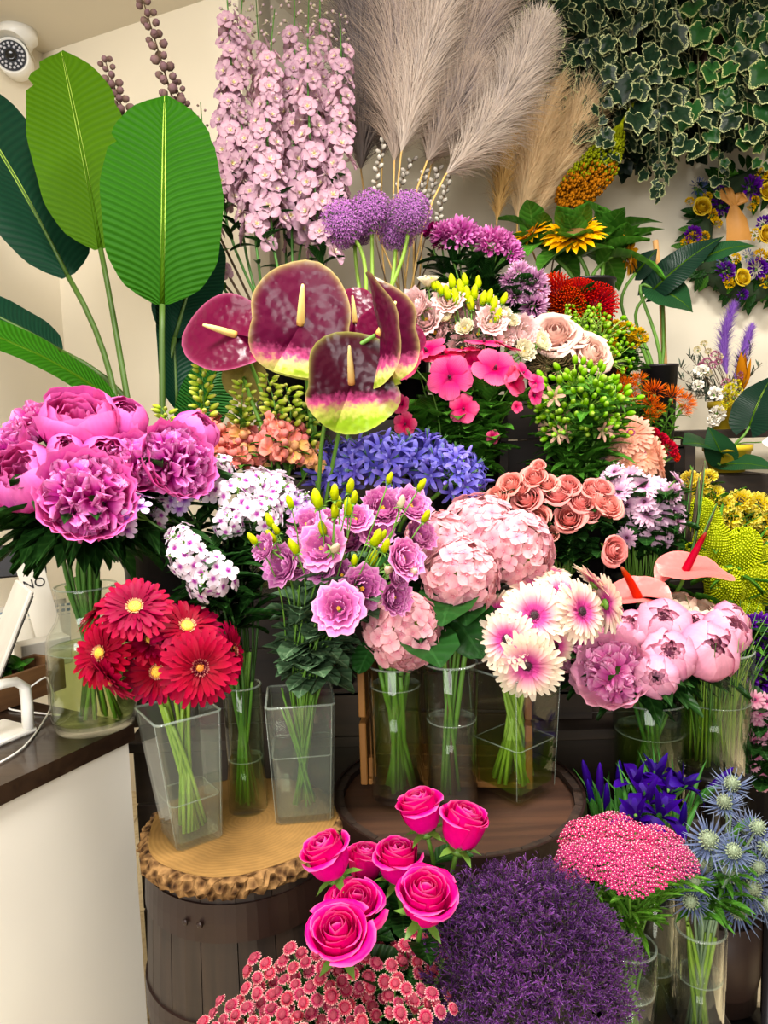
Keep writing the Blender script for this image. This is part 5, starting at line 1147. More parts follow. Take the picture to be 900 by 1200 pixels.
bead_plume('olive and rust amaranth plume behind the sunflowers', (742, 122), (672, 238), 2.44, .085, M_amg, M_amo, bPc, 3400)
bead_plume('darker amaranth plume between the cream pampas and the ivy', (705, 118), (668, 222), 2.55, .05, M_amg, M_amo, bPc)
bucket('dark bucket of grey pampas', bPa.c, .09, .30, M_black); bucket('dark bucket of cream pampas', bPc.c, .08, .30, M_black)
# catkin twigs behind the alliums
M_cat = pmat('willow_catkin', [(0, '#4a4438'), (.5, '#b4aca0'), (1, '#d8d2c6')], .8, .1); CAT = ell(.0065, .02, 6, 5, 0)
twl = auto_labels('pussy-willow twig with silvery catkins behind the alliums', [(q, 0) for q in (452, 486, 498, 512, 528)], 1)
for (tp_, bt_), l in zip((((452, 160), (440, 260)), ((486, 185), (470, 270)), ((498, 200), (488, 275)), ((515, 195), (498, 280)), ((530, 200), (510, 285))), twl):
    T, Bt = at(*tp_, 2.2), at(*bt_, 2.17); b0, m0 = bPa.roots(Bt); root = thing('willow_twig', l, 'twig', b0, 'pussy-willow twigs'); path = spike_path(Bt, T, 8, .03); g = G()
    for k in range(22):
        P = along(path, k / 22); a = k * 2.4; d = V3((math.cos(a), math.sin(a), .8)); g.add((align(CAT[0], d) + np.array(P - b0), CAT[1], CAT[2], CAT[3]))
    ob('catkins', g.mesh('catkins', M_cat), root); pts = stem_path(b0, m0, Bt, (T - Bt).normalized(), .3, 6)[:-1] + path; ob('stem', mesh1('stem', tube([p - b0 for p in pts], .0022, 5), M_stemB), root)

# ------------------------------------------------------------------ snapdragons
bSn = Bunch(at(320, 640, 1.72) - V3((0, 0, .10)), .04, .2, .05)
sns = [((238, 428), (262, 540), 1.60), ((285, 448), (285, 545), 1.62), ((312, 440), (318, 535), 1.60), ((335, 452), (340, 540), 1.64), ((360, 455), (362, 545), 1.66), ((300, 470), (302, 550), 1.68), ((190, 478), (215, 545), 1.66)]
snl = ['coral snapdragon spike nearest the peonies, tip lime green', 'coral snapdragon spike second from the peonies', 'coral snapdragon spike in the middle of its bunch', 'coral snapdragon spike second from the low anthurium', 'mostly green snapdragon spike beside the low anthurium', 'short coral snapdragon spike at the front of its bunch', 'green unopened snapdragon spike poking out above the peonies']
for i, (q, l) in enumerate(zip(sns, snl)):
    gr = i in (4, 6); spike('snapdragon', l, q[0], q[1], q[2], q[2] + .02, bSn, 4 if gr else 13, .040, SNM if gr else SNF + SNM[:1] * (i % 2), SNB, 24, 'snapdragon spikes', .02, M_stem, .35, .55 if not gr else .8, leaf=('snap', 22, .3, .8, 1.2), sr=.0025, budsc=.5)
round_vase('clear glass vase of snapdragons behind the phlox', bSn.c, [(.06, 0), (.065, .2)], .13, M_glass, M_waterG)

# ------------------------------------------------------------------ agapanthus
bAg = Bunch(at(465, 700, 1.80) - V3((0, 0, .06)), .04, .22, .04)
def aga_parts(seed, n=40):
    R = random.Random(seed); out = []
    for th, a in fib_dirs(n, 1.75):
        d = Vector((math.sin(th) * math.cos(a), math.sin(th) * math.sin(a), math.cos(th) * .8 + .05)); d2 = (d + Vector((R.uniform(-.2, .2), R.uniform(-.2, .2), R.uniform(-.1, .2)))).normalized()
        b_ = R.random() < .25; out.append(('bud' if b_ else 'floret', AGB if b_ else R.choice(AGF), frame(d * R.uniform(.62, .85), d2, R.uniform(0, 6), R.uniform(.28, .35))))
    return out
AGA = [aga_parts(1), aga_parts(2, 36)]
agl = auto_labels('violet-blue agapanthus umbel', [(400, 1), (443, 1), (488, 1), (530, 1)], 1)
heads('agapanthus', '', [(402, 556, 46, (-.3, .9, .3), 0, 1.72), (444, 552, 50, (0, 1, .35), 1, 1.68), (490, 551, 50, (.1, 1, .35), 0, 1.72), (527, 562, 44, (.5, .8, .3), 1, 1.66)], 1.7, AGA, bAg, 'agapanthus umbels', agl, sr=.005, back=.1, roll=0)
bucket('dark bucket of agapanthus', bAg.c, .06, .22, M_black)

# ------------------------------------------------------------------ pink mallows
M_mal = pmat('mallow_petal', [(0, '#80103c'), (.16, '#c0305e'), (.4, '#e4507c'), (1, '#f07c9c')], .5, .28, .1, .08); M_male = plain('mallow_eye', '#4a0a28', .5)
def mallow(seed, op=1.):
    R = random.Random(seed); g = G()
    for j in range(5): g.add(placed(petal(1.12, 1.05, 6, 7, 'broad', tilt=.75 - .45 * op + R.uniform(-.08, .08), bend=-.55, cup=-.08, ruf=.04, rk=2.5, ph=R.uniform(0, 6)), j * 2 * PI / 5 + R.uniform(-.1, .1), 0, (0, 0, .015 * (j % 2))), 0)
    g.add(ell(.09, .3, 7, 5, 0), 1); b = g.mesh('bloom', [M_mal, M_male]); return [('bloom', b), ('calyx', join(calyx(.18, .22, 5, .4), 'calyx', M_calyx))]
MAL = [mallow(1), mallow(2, .8), mallow(3, .35), mallow(4, 0.1)]
bM = Bunch(at(540, 620, 1.92) - V3((0, 0, .10)), .05, .2, .05)
ml = [(527, 442, 21, (-.1, .25, 1), 0), (543, 479, 14, (0, .1, 1), 1), (475, 497, 11, (-.1, .1, 1), 1), (472, 474, 10, (-.4, .1, .6), 3), (486, 432, 17, (-.7, .6, .4), 2), (500, 413, 20, (-.3, .8, .4), 1), (519, 416, 20, (0, .9, .4), 0), (567, 402, 18, (.1, 1, .25), 0), (580, 433, 22, (.2, .6, .7), 1), (600, 447, 15, (.6, .1, .6), 2), (594, 408, 13, (.4, .9, .1), 1), (627, 450, 9, (.4, .2, .7), 2), (577, 512, 7, (.2, 0, .8), 3), (605, 477, 6, (.3, 0, .7), 3), (625, 463, 10, (.6, 0, .6), 2), (476, 406, 11, (-.5, .9, .1), 1), (556, 428, 18, (0, .7, .6), 2), (612, 438, 12, (.6, .5, .4), 2), (543, 412, 15, (0, 1, .2), 1)]
heads('mallow', 'bright pink mallow flower', [tuple(list(q) + [1.80 + (.08 if q[1] < 430 else 0)]) for q in ml], 1.8, MAL, bM, 'pink mallow flowers', rsc=1.2, sr=.002, back=.1, leaf=[('mallow', 8, .3, .82, 1.15, .3)])
bucket('dark bucket of pink mallows', bM.c, .07, .2, M_black)

# ------------------------------------------------------------------ peach lisianthus, garden roses
bPL = Bunch(at(560, 520, 2.05) - V3((0, 0, .10)), .05, .2, .05)
heads('lisianthus', 'pale peach lisianthus bloom', [(488, 360, 22), (517, 369, 20), (510, 390, 22), (525, 352, 18), (535, 379, 19), (552, 366, 19), (587, 391, 18), (542, 408, 20), (569, 362, 18), (500, 375, 20), (560, 392, 20), (480, 378, 18), (613, 391, 20), (575, 377, 18)], 1.95, PLISI, bPL, 'peach lisianthus blooms', rsc=1.3, sr=.0022, back=.3, leaf=[('lisi', 6, .4, .8, 1.2)], upb=.35, facing=1., dj=.03)
heads('lisianthus', 'cream lisianthus bloom', [(502, 331, 15, (0, 1, .4)), (599, 377, 12), (613, 412, 17), (634, 402, 15), (545, 385, 14), (523, 372, 12), (590, 368, 12)], 1.93, CLISI, bPL, 'cream lisianthus blooms', sr=.0022, back=.3, upb=.7)
heads('lisianthus_bud', 'green lisianthus bud above the peach blooms', [(x, y, r, None, 0) for x, y, r in ((534, 350, 9), (540, 340, 9), (548, 348, 9), (556, 345, 8), (530, 332, 8), (566, 352, 8), (578, 360, 9), (573, 350, 8), (583, 372, 8), (516, 340, 8), (509, 335, 7), (545, 330, 7), (560, 333, 7), (590, 352, 7), (525, 345, 8), (552, 358, 8))], 1.92, [BUDY], bPL, 'green lisianthus buds', rsc=1.4, sr=.0014, back=.5, upb=2, facing=.2)
bucket('dark bucket of peach lisianthus', bPL.c, .07, .2, M_black)
bGR = Bunch(at(670, 520, 2.12) - V3((0, 0, .10)), .05, .2, .05)
heads('garden_rose', '', [(651, 397, 27, (0, .5, .8)), (687, 418, 25, (.4, .3, .7)), (625, 402, 18, (-.3, .6, .6)), (668, 402, 20, (.2, .7, .5))], 2.0, PEACHR, bGR, 'blush garden roses', ['largest blush garden rose beside the peach lisianthus', 'blush garden rose lower, nearest the yellow flowers', 'small blush garden rose among the cream lisianthus', 'blush garden rose squeezed between the two large ones'], sr=.003, back=.3, leaf=[('rose', 5, .5, .85, 1.2)], rsc=1.1)
bucket('dark bucket of garden roses', bGR.c, .07, .2, M_black)

# ------------------------------------------------------------------ chrysanthemums and other daisies
def daisy(mat, meye, seed, n=18, disc=.2, W=.26, tilt=.15, rows=1, prof='strap'):
    R = random.Random(seed); g = G()
    for k in range(rows):
        for p in whorl(n - 2 * k, .86 - .2 * k, W, .14, tilt + .32 * k, .12, .02, .03 * k, k * .2, R, nu=4, nv=3, prof=prof, bend=-.3, cup=.25): g.add(p, 0)
    g.add(ell(disc, .2, 9, 5, -.04), 1); g.add(ell(.12, .25, 6, 4, -.3), 2); return [('flower_head', g.mesh('flower_head', [mat, meye, M_calyx]))]
def pompon(mat, seed, n=110, W=.2, L=.5, prof='strap', th=1.75, curl=.9):
    R = random.Random(seed); g = G()
    for t, a in fib_dirs(n, th):
        d = Vector((math.sin(t) * math.cos(a), math.sin(t) * math.sin(a), math.cos(t))); p = placed(petal(L * R.uniform(.85, 1.1), W, 4, 3, prof, tilt=PI / 2 - .35, bend=curl * R.uniform(.5, 1.2), cup=.3), R.uniform(0, 6.28)); g.add((align(p[0], d) + np.array(d) * .48 * np.array([1, 1, .8]), p[1], p[2], p[3]), 0)
    g.add(ell(.2, .4, 7, 4, -.5), 1); return [('flower_head', g.mesh('flower_head', [mat, M_calyx]))]
M_mag = pmat('magenta_chrysanthemum_petal', [(0, '#a83a86'), (.6, '#d06eb0'), (1, '#e29aca')], .55, .2, .1); M_mad = pmat('dark_chrysanthemum_petal', [(0, '#5a1038'), (1, '#8a2a5c')], .55, .2, .1); M_lip = pmat('lilac_chrysanthemum_petal', [(0, '#b06a9c'), (.5, '#d8a0c6'), (1, '#ecc6dc')], .55, .25, .1)
bCh = Bunch(at(560, 420, 2.18) - V3((0, 0, .12)), .05, .2, .05)
POM = [pompon(M_mag, 1), pompon(M_mag, 2)]; POD = [pompon(M_mad, 3)]
heads('chrysanthemum', 'magenta-pink shaggy chrysanthemum', [(538, 277, 24, (0, .7, .5)), (576, 286, 22, (.1, .7, .6)), (597, 296, 17, (.6, .5, .5)), (553, 282, 19, (0, 1, .2)), (522, 276, 18, (-.3, 1, .2)), (588, 285, 17, (.4, .9, .1))], 2.1, POM, bCh, 'magenta chrysanthemums', sr=.003, back=.4, leaf=[('dark', 6, .45, .85, 1.)], rows=2)
heads('chrysanthemum', 'dark wine chrysanthemum behind the alliums', [(507, 274, 15, (0, .8, .3)), (518, 285, 13, (0, .6, .5))], 2.12, POD, bCh, 'wine chrysanthemums', ['dark wine chrysanthemum just behind the highest allium', 'dark wine chrysanthemum peeping under the magenta ones'], sr=.003, back=.4, leaf=[('dark', 6, .45, .85, 1.)])
POL = [pompon(M_lip, 4, 70, .22, .55, 'point', 1.6, .3)]
heads('chrysanthemum', 'pale lilac spidery chrysanthemum', [(625, 331, 17, (.1, .5, .8)), (625, 358, 17, (.1, .2, .9)), (603, 346, 15, (-.2, .5, .7)), (609, 319, 14, (-.2, .9, .4)), (632, 340, 13, (.7, .3, .5)), (612, 334, 13, (0, .5, .7)), (596, 330, 12, (-.4, .6, .5))], 2.06, POL, bCh, 'lilac spider chrysanthemums', sr=.002, back=.4, leaf=[('chrys', 8, .5, .9, 1.2)])
bucket('dark bucket of magenta chrysanthemums', bCh.c, .07, .2, M_black)
bPi = Bunch(at(675, 430, 2.25) - V3((0, 0, .05)), .05, .2, .05)
M_pin = pmat('red_pin', [(0, '#7a1410'), (.6, '#b42018'), (1, '#d84a34')], .45, .1, .1)
def pincushion(seed):
    R = random.Random(seed); g = G()
    for t, a in fib_dirs(230, 1.9):
        d = Vector((math.sin(t) * math.cos(a), math.sin(t) * math.sin(a), math.cos(t))); e = d * 1. + Vector((0, 0, .22 * math.sin(t))); p = tube([d * .35, d * .75 + Vector((0, 0, -.02)), e * R.uniform(.92, 1.04)], [.028, .022, .02], 3, False); g.add(p); k = ell(.035, .07, 4, 4); g.add((align(k[0], d) + np.array(e * .98), k[1], k[2] * 0 + 1, k[3]))
    g.add(ell(.5, .9, 10, 7, -.4), 0, .0); return [('pins', g.mesh('pins', M_pin))]
heads('pincushion_protea', '', [(652, 345, 20, (-.4, .6, .6)), (664, 360, 20, (0, .2, .9)), (697, 359, 22, (.4, .4, .7)), (680, 348, 18, (.2, .9, .3))], 2.16, [pincushion(1)], bPi, 'red pincushion proteas', ['red pincushion protea nearest the lilac chrysanthemums', 'red pincushion protea lowest, over the green berries', 'red pincushion protea nearest the aroid leaves', 'red pincushion protea at the back under the sunflowers'], sr=.004, back=.3, leaf=[('dark', 8, .5, .9, .8)])
bucket('dark bucket of proteas', bPi.c, .07, .2, M_black)
# sunflowers
M_sun = pmat('sunflower_petal', [(0, '#e08a18'), (.5, '#f2a838'), (1, '#f8c260')], .5, .25, .08); M_sund = plain('sunflower_disc', '#6a4a18', .8, .4, 40)
def sunflower(seed):
    R = random.Random(seed); o = join(whorl(22, .7, .24, .36, .1, .15, .02, 0, 0, R, nu=5, nv=3, prof='point', bend=-.4, cup=.2) + whorl(20, .6, .22, .34, .45, .15, .02, .04, .1, R, nu=5, nv=3, prof='point', bend=-.5, cup=.2) + whorl(18, .5, .2, .3, .85, .15, .02, .06, .1, R, nu=4, nv=3, prof='point', bend=-.6, cup=.2), 'petals', M_sun)
    return [('petals', o), ('disc', mesh1('disc', ell(.38, .3, 14, 7, -.08), M_sund)), ('calyx', join([(p, 0) for p in [q[0] for q in calyx(.36, .3, 10, .5)]], 'calyx', M_calyx))]
bSu = Bunch(at(690, 430, 2.36) - V3((0, 0, .0)), .05, .26, .05)
heads('sunflower', '', [(672, 275, 34, (-.05, .75, .55), 0, 2.26), (622, 274, 24, (-.5, .7, .3), 0, 2.34), (734, 295, 26, (1, .2, .2), 0, 2.34), (714, 270, 12, (.3, 1, 0), 0, 2.42)], 2.3, [sunflower(1)], bSu, 'golden sunflowers', ['golden sunflower largest, framed by its broad green leaves', 'golden sunflower under the cream pampas', 'golden sunflower in profile towards the wreath wall', 'golden sunflower bud half hidden by leaves'], sr=.006, back=.2, leaf=[('sun', 5, .6, .95, 1.0, .0, .8), ('sun', 3, .85, 1., .8, .6, .7)])
bucket('dark bucket of sunflowers', bSu.c, .08, .26, M_black)
# yellow statice, orange safflowers, red celosia, salmon gerberas
M_ysta = pmat('yellow_statice', [(0, '#c08a20'), (.5, '#dcae38'), (1, '#ecc858')], .6, .2, .1); M_saf = pmat('orange_safflower', [(0, '#c04a10'), (.5, '#e06a1c'), (1, '#ee8a3a')], .55, .15, .1); M_redc = pmat('red_celosia', [(0, '#8a1414'), (1, '#c83030')], .6, .1, .1)
def clump(mat, seed, n=60, L=.4, W=.3, th=1.6): return pompon(mat, seed, n, W, L, 'round', th, .3)
bY = Bunch(at(740, 520, 2.34) - V3((0, 0, .1)), .05, .2, .05); CLY = [clump(M_ysta, 1), clump(M_ysta, 2)]
heads('yellow_statice', 'ruffled golden statice clump', [(712, 396, 14), (715, 410, 13), (735, 388, 13), (748, 395, 13), (722, 384, 11), (741, 402, 10), (708, 384, 10)], 2.25, CLY, bY, 'golden statice clumps', sr=.002, back=.4, leaf=[('small', 12, .5, .95, 1.6), ('mallow', 4, .6, .95, 1.)], upb=.7)
bucket('dark bucket of golden statice', bY.c, .06, .2, M_black)
bO = Bunch(at(765, 600, 2.26) - V3((0, 0, .05)), .05, .2, .05)
def saffron(seed): return pompon(M_saf, seed, 70, .07, .75, 'point', 1.2, .15)
heads('safflower', 'orange tufted safflower', [(724, 446, 13), (738, 460, 14), (748, 448, 11), (766, 461, 14), (761, 476, 13), (788, 466, 13), (771, 481, 9), (802, 473, 12), (763, 489, 9), (741, 470, 11), (800, 482, 9), (732, 452, 10)], 2.15, [saffron(1), saffron(2)], bO, 'orange safflowers', sr=.002, back=.3, leaf=[('bright', 8, .5, .95, .7)], upb=.8)
bucket('dark bucket of safflowers', bO.c, .06, .2, M_black)
bSg = Bunch(at(745, 660, 2.08) - V3((0, 0, .05)), .05, .2, .05)
heads('gerbera', '', [(739, 508, 25, (.1, .5, .8)), (752, 533, 26, (.2, .3, .9)), (770, 540, 26, (.9, .1, .2)), (729, 523, 19, (-.4, .5, .5)), (733, 538, 22, (-.2, .4, .8)), (721, 540, 13, (-.6, .2, .6))], 1.97, SGER, bSg, 'salmon gerberas', ['salmon gerbera highest, under the orange safflowers', 'pale salmon gerbera facing out in the middle', 'yellow-backed gerbera in profile beside the red celosia', 'salmon gerbera nearest the alstroemeria buds', 'cream-salmon gerbera lowest, over the lilac daisies', 'small salmon gerbera half open by the alstroemeria'], sr=.003, back=.12)
heads('celosia', '', [(773, 516, 13, (.2, .7, .4)), (783, 526, 14, (.5, .4, .5)), (765, 508, 10, (0, 1, .2)), (790, 535, 9, (.6, .3, .5))], 2.02, [clump(M_redc, 5, 90, .3, .22)], bSg, 'red celosias', ['red celosia in the middle, behind the yellow-backed gerbera', 'red celosia nearest the yellow pots', 'red celosia highest of its four', 'smallest red celosia, lowest of its four'], sr=.003, back=.4)
bucket('dark bucket of salmon gerberas', bSg.c, .07, .2, M_black)
# alstroemeria
bAs = Bunch(at(680, 640, 1.98) - V3((0, 0, .12)), .05, .2, .05); M_alp = pmat('alstroemeria_petal', [(0, '#e8d8a0'), (.6, '#f0c8b0'), (1, '#f0b8a8')], .5, .25)
def alst_parts(seed, fl=0):
    R = random.Random(seed); out = []
    BM = ALB
    for k in range(11):
        a, r = R.uniform(0, 6.28), R.uniform(.2, 1.); e = Vector((r * math.cos(a), r * math.sin(a), R.uniform(.3, .85) - r * .25)); out.append(('bud', BM, frame(e, e + Vector((0, 0, .5)), R.uniform(0, 6), R.uniform(.24, .32))))
        out.append(('stalk', mesh1('stalk', tube([(0, 0, -.25), e * .5 + Vector((0, 0, -.05)), e], .022, 4), M_stemL)))
    for k in range(fl):
        a = R.uniform(0, 6.28); e = Vector((.6 * math.cos(a), .6 * math.sin(a), .35)); out.append(('floret', ALF, frame(e, e + Vector((0, 0, .2)), 0, .45)))
    for k in range(7):
        a = k * .9; out.append(('leaf', LEAF['bright'][0], frame(Vector((0, 0, -.1)), (.3 * math.cos(a), .3 * math.sin(a), 1), a, 17)))
    return out
ALB = G().add(ell(.5, 1.45, 7, 7, -.6, .25)).mesh('bud', M_budG); ALF = trumpet(M_alp, .7, 3)
ALS = [alst_parts(1), alst_parts(2), alst_parts(3, 3)]
heads('alstroemeria', 'alstroemeria head of plump green buds', [(650, 462, 26), (672, 450, 27), (697, 452, 27), (722, 466, 25), (660, 480, 25), (690, 474, 26), (712, 482, 24), (640, 478, 20), (675, 500, 24, None, 2), (695, 497, 24, None, 2), (715, 500, 20), (655, 500, 22, None, 2)], 1.90, ALS, bAs, 'alstroemeria heads', sr=.0028, back=.2, leaf=[('alst', 14, .25, .93, 1.2, .3)], upb=.8)
bucket('dark bucket of alstroemeria', bAs.c, .07, .2, M_black)
# green berries / wax sprigs behind the garden roses
def sprig_parts(mat, leafk, seed, n=14):
    R = random.Random(seed); out = []; g = G()
    for k in range(n):
        e = Vector((R.uniform(-1, 1), R.uniform(-1, 1), R.uniform(0, 1))); g.add(tube([(0, 0, -.6), e * .4, e], .02, 4)); b = ell(.12, .26, 6, 5); g.add((align(b[0], e) + np.array(e), b[1], b[2], b[3]), 1)
    return [('sprig', g.mesh('sprig', [M_stemL, mat]))]
bGb = Bunch(at(705, 470, 2.2) - V3((0, 0, .1)), .05, .2, .05)
heads('green_sprig', 'light green budding sprig by the garden roses', [(690, 388, 20), (706, 396, 22), (700, 410, 20), (678, 380, 16), (715, 425, 18), (660, 378, 14)], 2.12, [sprig_parts(M_budG, None, 1, 26), sprig_parts(M_budG, None, 2, 26)], bGb, 'green budding sprigs', sr=.002, leaf=[('bright', 8, .6, 1., .7)], upb=.9)
M_fuz = pmat('tan_bract', [(0, '#5a4a34'), (1, '#a08a68')], .8, .1)
heads('tan_sprig', 'wiry tan sprig under the garden roses', [(640, 428, 18), (655, 432, 20), (668, 430, 18), (630, 440, 14)], 1.98, [pompon(M_fuz, 8, 90, .05, .6, 'point', 1.6, .1)], bGb, 'tan sprigs', sr=.002, upb=.8)
bucket('dark bucket of budding sprigs', bGb.c, .06, .2, M_black)
# coral spray roses
bCo = Bunch(at(650, 760, 1.84) - V3((0, 0, .08)), .05, .22, .05)
heads('spray_rose', 'coral spray rose', [(586, 586, 17), (601, 571, 17), (619, 588, 19), (627, 563, 16), (654, 583, 20), (678, 591, 18), (631, 611, 20), (667, 609, 20, (0, .3, .9)), (690, 603, 14), (698, 588, 19), (647, 627, 10), (632, 548, 9), (709, 596, 19), (716, 645, 18, (.4, 0, .7)), (692, 576, 14), (641, 570, 14), (611, 575, 13), (703, 575, 14), (666, 572, 15), (590, 600, 12)], 1.74, CORAL, bCo, 'coral spray roses', sr=.0026, back=.3, leaf=[('rose', 8, .5, .94, 1.0, .2)], upb=.5)
bucket('dark bucket of coral spray roses', bCo.c, .07, .22, M_black)
# lilac daisies
bLd = Bunch(at(750, 740, 1.94) - V3((0, 0, .08)), .05, .22, .05); M_dai = pmat('lilac_daisy_petal', [(0, '#c078ac'), (.4, '#e8b8d4'), (1, '#f6d6e6')], .55, .25, .08, .06); M_daie = plain('wine_daisy_eye', '#4a1430', .7, .3, 40)
DAI = [daisy(M_dai, M_daie, s, 15, .15, .30, .2, 2) for s in (1, 2, 3)]
ld = [(724, 570, 17, (-.1, .4, .8)), (706, 574, 15), (725, 577, 15), (754, 570, 17, (.1, .5, .8)), (738, 558, 14), (745, 585, 17), (766, 588, 16), (758, 602, 16), (775, 605, 15), (783, 580, 14), (790, 600, 14), (770, 570, 14), (735, 592, 14), (768, 625, 15, (.3, -.1, .8)), (781, 618, 13), (794, 612, 12), (740, 620, 13), (735, 630, 12), (793, 562, 11, (.7, .5, .3)), (720, 553, 12), (712, 560, 11), (778, 633, 11), (755, 588, 13), (790, 575, 11)]
heads('daisy_chrysanthemum', 'pale lilac daisy chrysanthemum with wine eye', ld, 1.84, DAI, bLd, 'lilac daisy chrysanthemums', sr=.002, back=.1, leaf=[('chrys', 5, .5, .93, 1.1, .2)], dj=.03)
bucket('dark bucket of lilac daisies', bLd.c, .07, .22, M_black)

# ------------------------------------------------------------------ irises
M_iris = pmat('iris_petal', [(0, '#e8dca0'), (.08, '#30146c'), (.5, '#260e60'), (1, '#381a84')], .5, .2, .15, .06); M_irl = leafmat('iris_leaf', '#3a7a2c', '#6aa04c', .45, .25, 1)
def iris(seed, op):
    R = random.Random(seed); g = G()
    for j in range(3):
        g.add(placed(petal(1.25, .5, 7, 5, 'broad', tilt=1.1, bend=-2.1 * op, cup=.15, ruf=.05, r0=.05), j * 2.094, 0, (0, 0, -.3)), 0)
        g.add(placed(petal(1.05, .32, 5, 5, 'point', tilt=1.25, bend=.15 - .5 * op, cup=.3, ruf=.04, r0=.05), j * 2.094 + 1.05, 0, (0, 0, -.3)), 0)
        g.add(placed(petal(.7, .26, 4, 3, 'strap', tilt=.95, bend=-.6, r0=.05), j * 2.094, 0, (0, 0, -.25)), 0)
    return [('bloom', g.mesh('bloom', M_iris)), ('sheath', join([(placed(petal(1.5, .4, 5, 5, 'point', tilt=1.45, cup=.6, r0=.03), k * PI, 0, (0, 0, -1.35)), 0) for k in range(2)], 'sheath', M_irl))]
IRB = [('bud', G().add(placed(bud_geo, 0)).mesh('bud', M_iris)) for bud_geo in [ell(.26, 1.9, 7, 8, -.7, .5)]] + [('sheath', join([(placed(petal(1.5, .5, 5, 5, 'point', tilt=1.45, cup=.6, r0=.06), k * PI, 0, (0, 0, -1.35)), 0) for k in range(2)], 'sheath', M_irl))]
IRI = [iris(1, 1), iris(2, .7), IRB]
LEAF['iris'] = [mesh1('leaf', petal(.24, .018, 7, 5, 'blade', tilt=1.0, bend=.5, cup=.3), M_irl)]
bI = Bunch(at(760, 1100, 1.42) - V3((0, 0, .06)), .03, .16, .045)
heads('iris', 'violet iris bloom', [(770, 905, 24, (.1, 1, .1), 0, 1.45), (745, 915, 22, (0, 1, .1), 1, 1.42), (757, 935, 26, (0, 1, .2), 0, 1.36), (775, 950, 26, (.3, .8, .4), 0, 1.32), (745, 955, 24, (-.2, .7, .5), 0, 1.30), (802, 918, 22, (.7, .8, .1), 0, 1.40), (783, 925, 22, (.2, 1, .1), 1, 1.40)], 1.38, IRI, bI, 'violet irises', rsc=1.35, sr=.003, leaf=[('iris', 2, .4, .7, .5, .9, .25)])
heads('iris_bud', 'furled violet iris bud', [(690, 918, 20, (-.25, 1, 0), 2, 1.43), (703, 922, 20, (0, 1, 0), 2, 1.42), (726, 918, 19, (0, 1, 0), 2, 1.44), (711, 940, 17, (0, 1, .1), 2, 1.38), (838, 920, 20, (.8, .8, 0), 2, 1.42), (800, 965, 19, (.1, 1, .1), 2, 1.30), (693, 935, 16, (-.2, 1, 0), 2, 1.4)], 1.4, IRI, bI, 'furled iris buds', rsc=1.25, sr=.003, leaf=[('iris', 2, .4, .7, .5, .9, .25)])
bucket('dark bucket of violet irises', bI.c, .06, .16, M_black)

# ------------------------------------------------------------------ yarrow
M_yar = pmat('yarrow_petal', [(0, '#982850'), (.5, '#ae3c66'), (1, '#bc5c80')], .6, .15, .1); M_yarc = plain('yarrow_eye', '#dcb0b8', .7)
def yarrow(seed, n=150):
    R = random.Random(seed); g = G(); f = []
    for k in range(n):
        r = math.sqrt((k + .5) / n); a = k * 2.39996; x, y = r * math.cos(a), r * math.sin(a); z = .46 * (1 - r * r) + R.uniform(-.03, .03) + .05 * math.sin(9 * x) * math.cos(8 * y); s = R.uniform(.078, .098)
        nrm = Vector((x * .6 + R.uniform(-.2, .2), y * .6 + R.uniform(-.2, .2), 1))
        for j in range(5):
            p = placed(petal(1.0, .85, 3, 3, 'round', tilt=.1), j * 1.2566, 0, (0, 0, 0), s); g.add((align(p[0], nrm) + np.array((x, y, z)), p[1], p[2], p[3]), 0)
        e = ell(.3, .45, 5, 4, 0); g.add((align(e[0] * s, nrm) + np.array((x, y, z)), e[1], e[2], e[3]), 1)
    h = G()
    for k in range(12):
        a = k * 2.4; r = math.sqrt((k + .5) / 12) * .85; h.add(tube([(0, 0, -.75), (r * .5 * math.cos(a), r * .5 * math.sin(a), -.3), (r * math.cos(a), r * math.sin(a), .38 * (1 - r * r))], .02, 4))
    return [('florets', g.mesh('florets', [M_yar, M_yarc])), ('flower_stalks', h.mesh('flower_stalks', M_stem))]
YAR = [yarrow(1), yarrow(2)]; leafproto('fern', M_leafL, .06, .008, 'point', bend=-.4)
vY = V3((at(738, 1160, 1.14).x, at(738, 1160, 1.14).y, .52)); bYa = Bunch(vY, .025, .19, .03)
yl = auto_labels('flat pink yarrow head of tiny white-eyed florets', [(q, p) for q, p in ((685, 978), (712, 968), (735, 985), (770, 985), (795, 1005), (680, 1005), (715, 1008), (752, 1015), (778, 1022), (735, 1028))], 2)
for (x, y, r, d), l in zip(((688, 984, 34, 1.2), (718, 976, 33, 1.24), (742, 992, 38, 1.18), (775, 990, 32, 1.22), (793, 1006, 27, 1.16), (680, 1010, 32, 1.14), (716, 1010, 36, 1.12), (752, 1015, 36, 1.11), (780, 1012, 26, 1.14), (738, 1028, 30, 1.08)), yl):
    heads('yarrow', '', [(x, y, r, ((x - 735) / 160, 1, .38), None, d)], d, YAR, bYa, 'pink yarrow heads', [l], rsc=.98, sr=.0024, back=.5, leaf=[('fern', 12, .4, .9, .9)], roll=rnd.uniform(0, 6))
round_vase('slim clear glass vase of pink yarrow beside the sea lavender', vY, [(.04, 0), (.04, .19)], .12, M_glass, M_waterclear)
thing('plinth', 'low dark crate board plinth under the yarrow vase', 'plinth', (0, 0, 0), mesh=mesh1('plinth', box(.20, .16, .517, (vY.x, vY.y, .2595), .004), M_shelf, False))

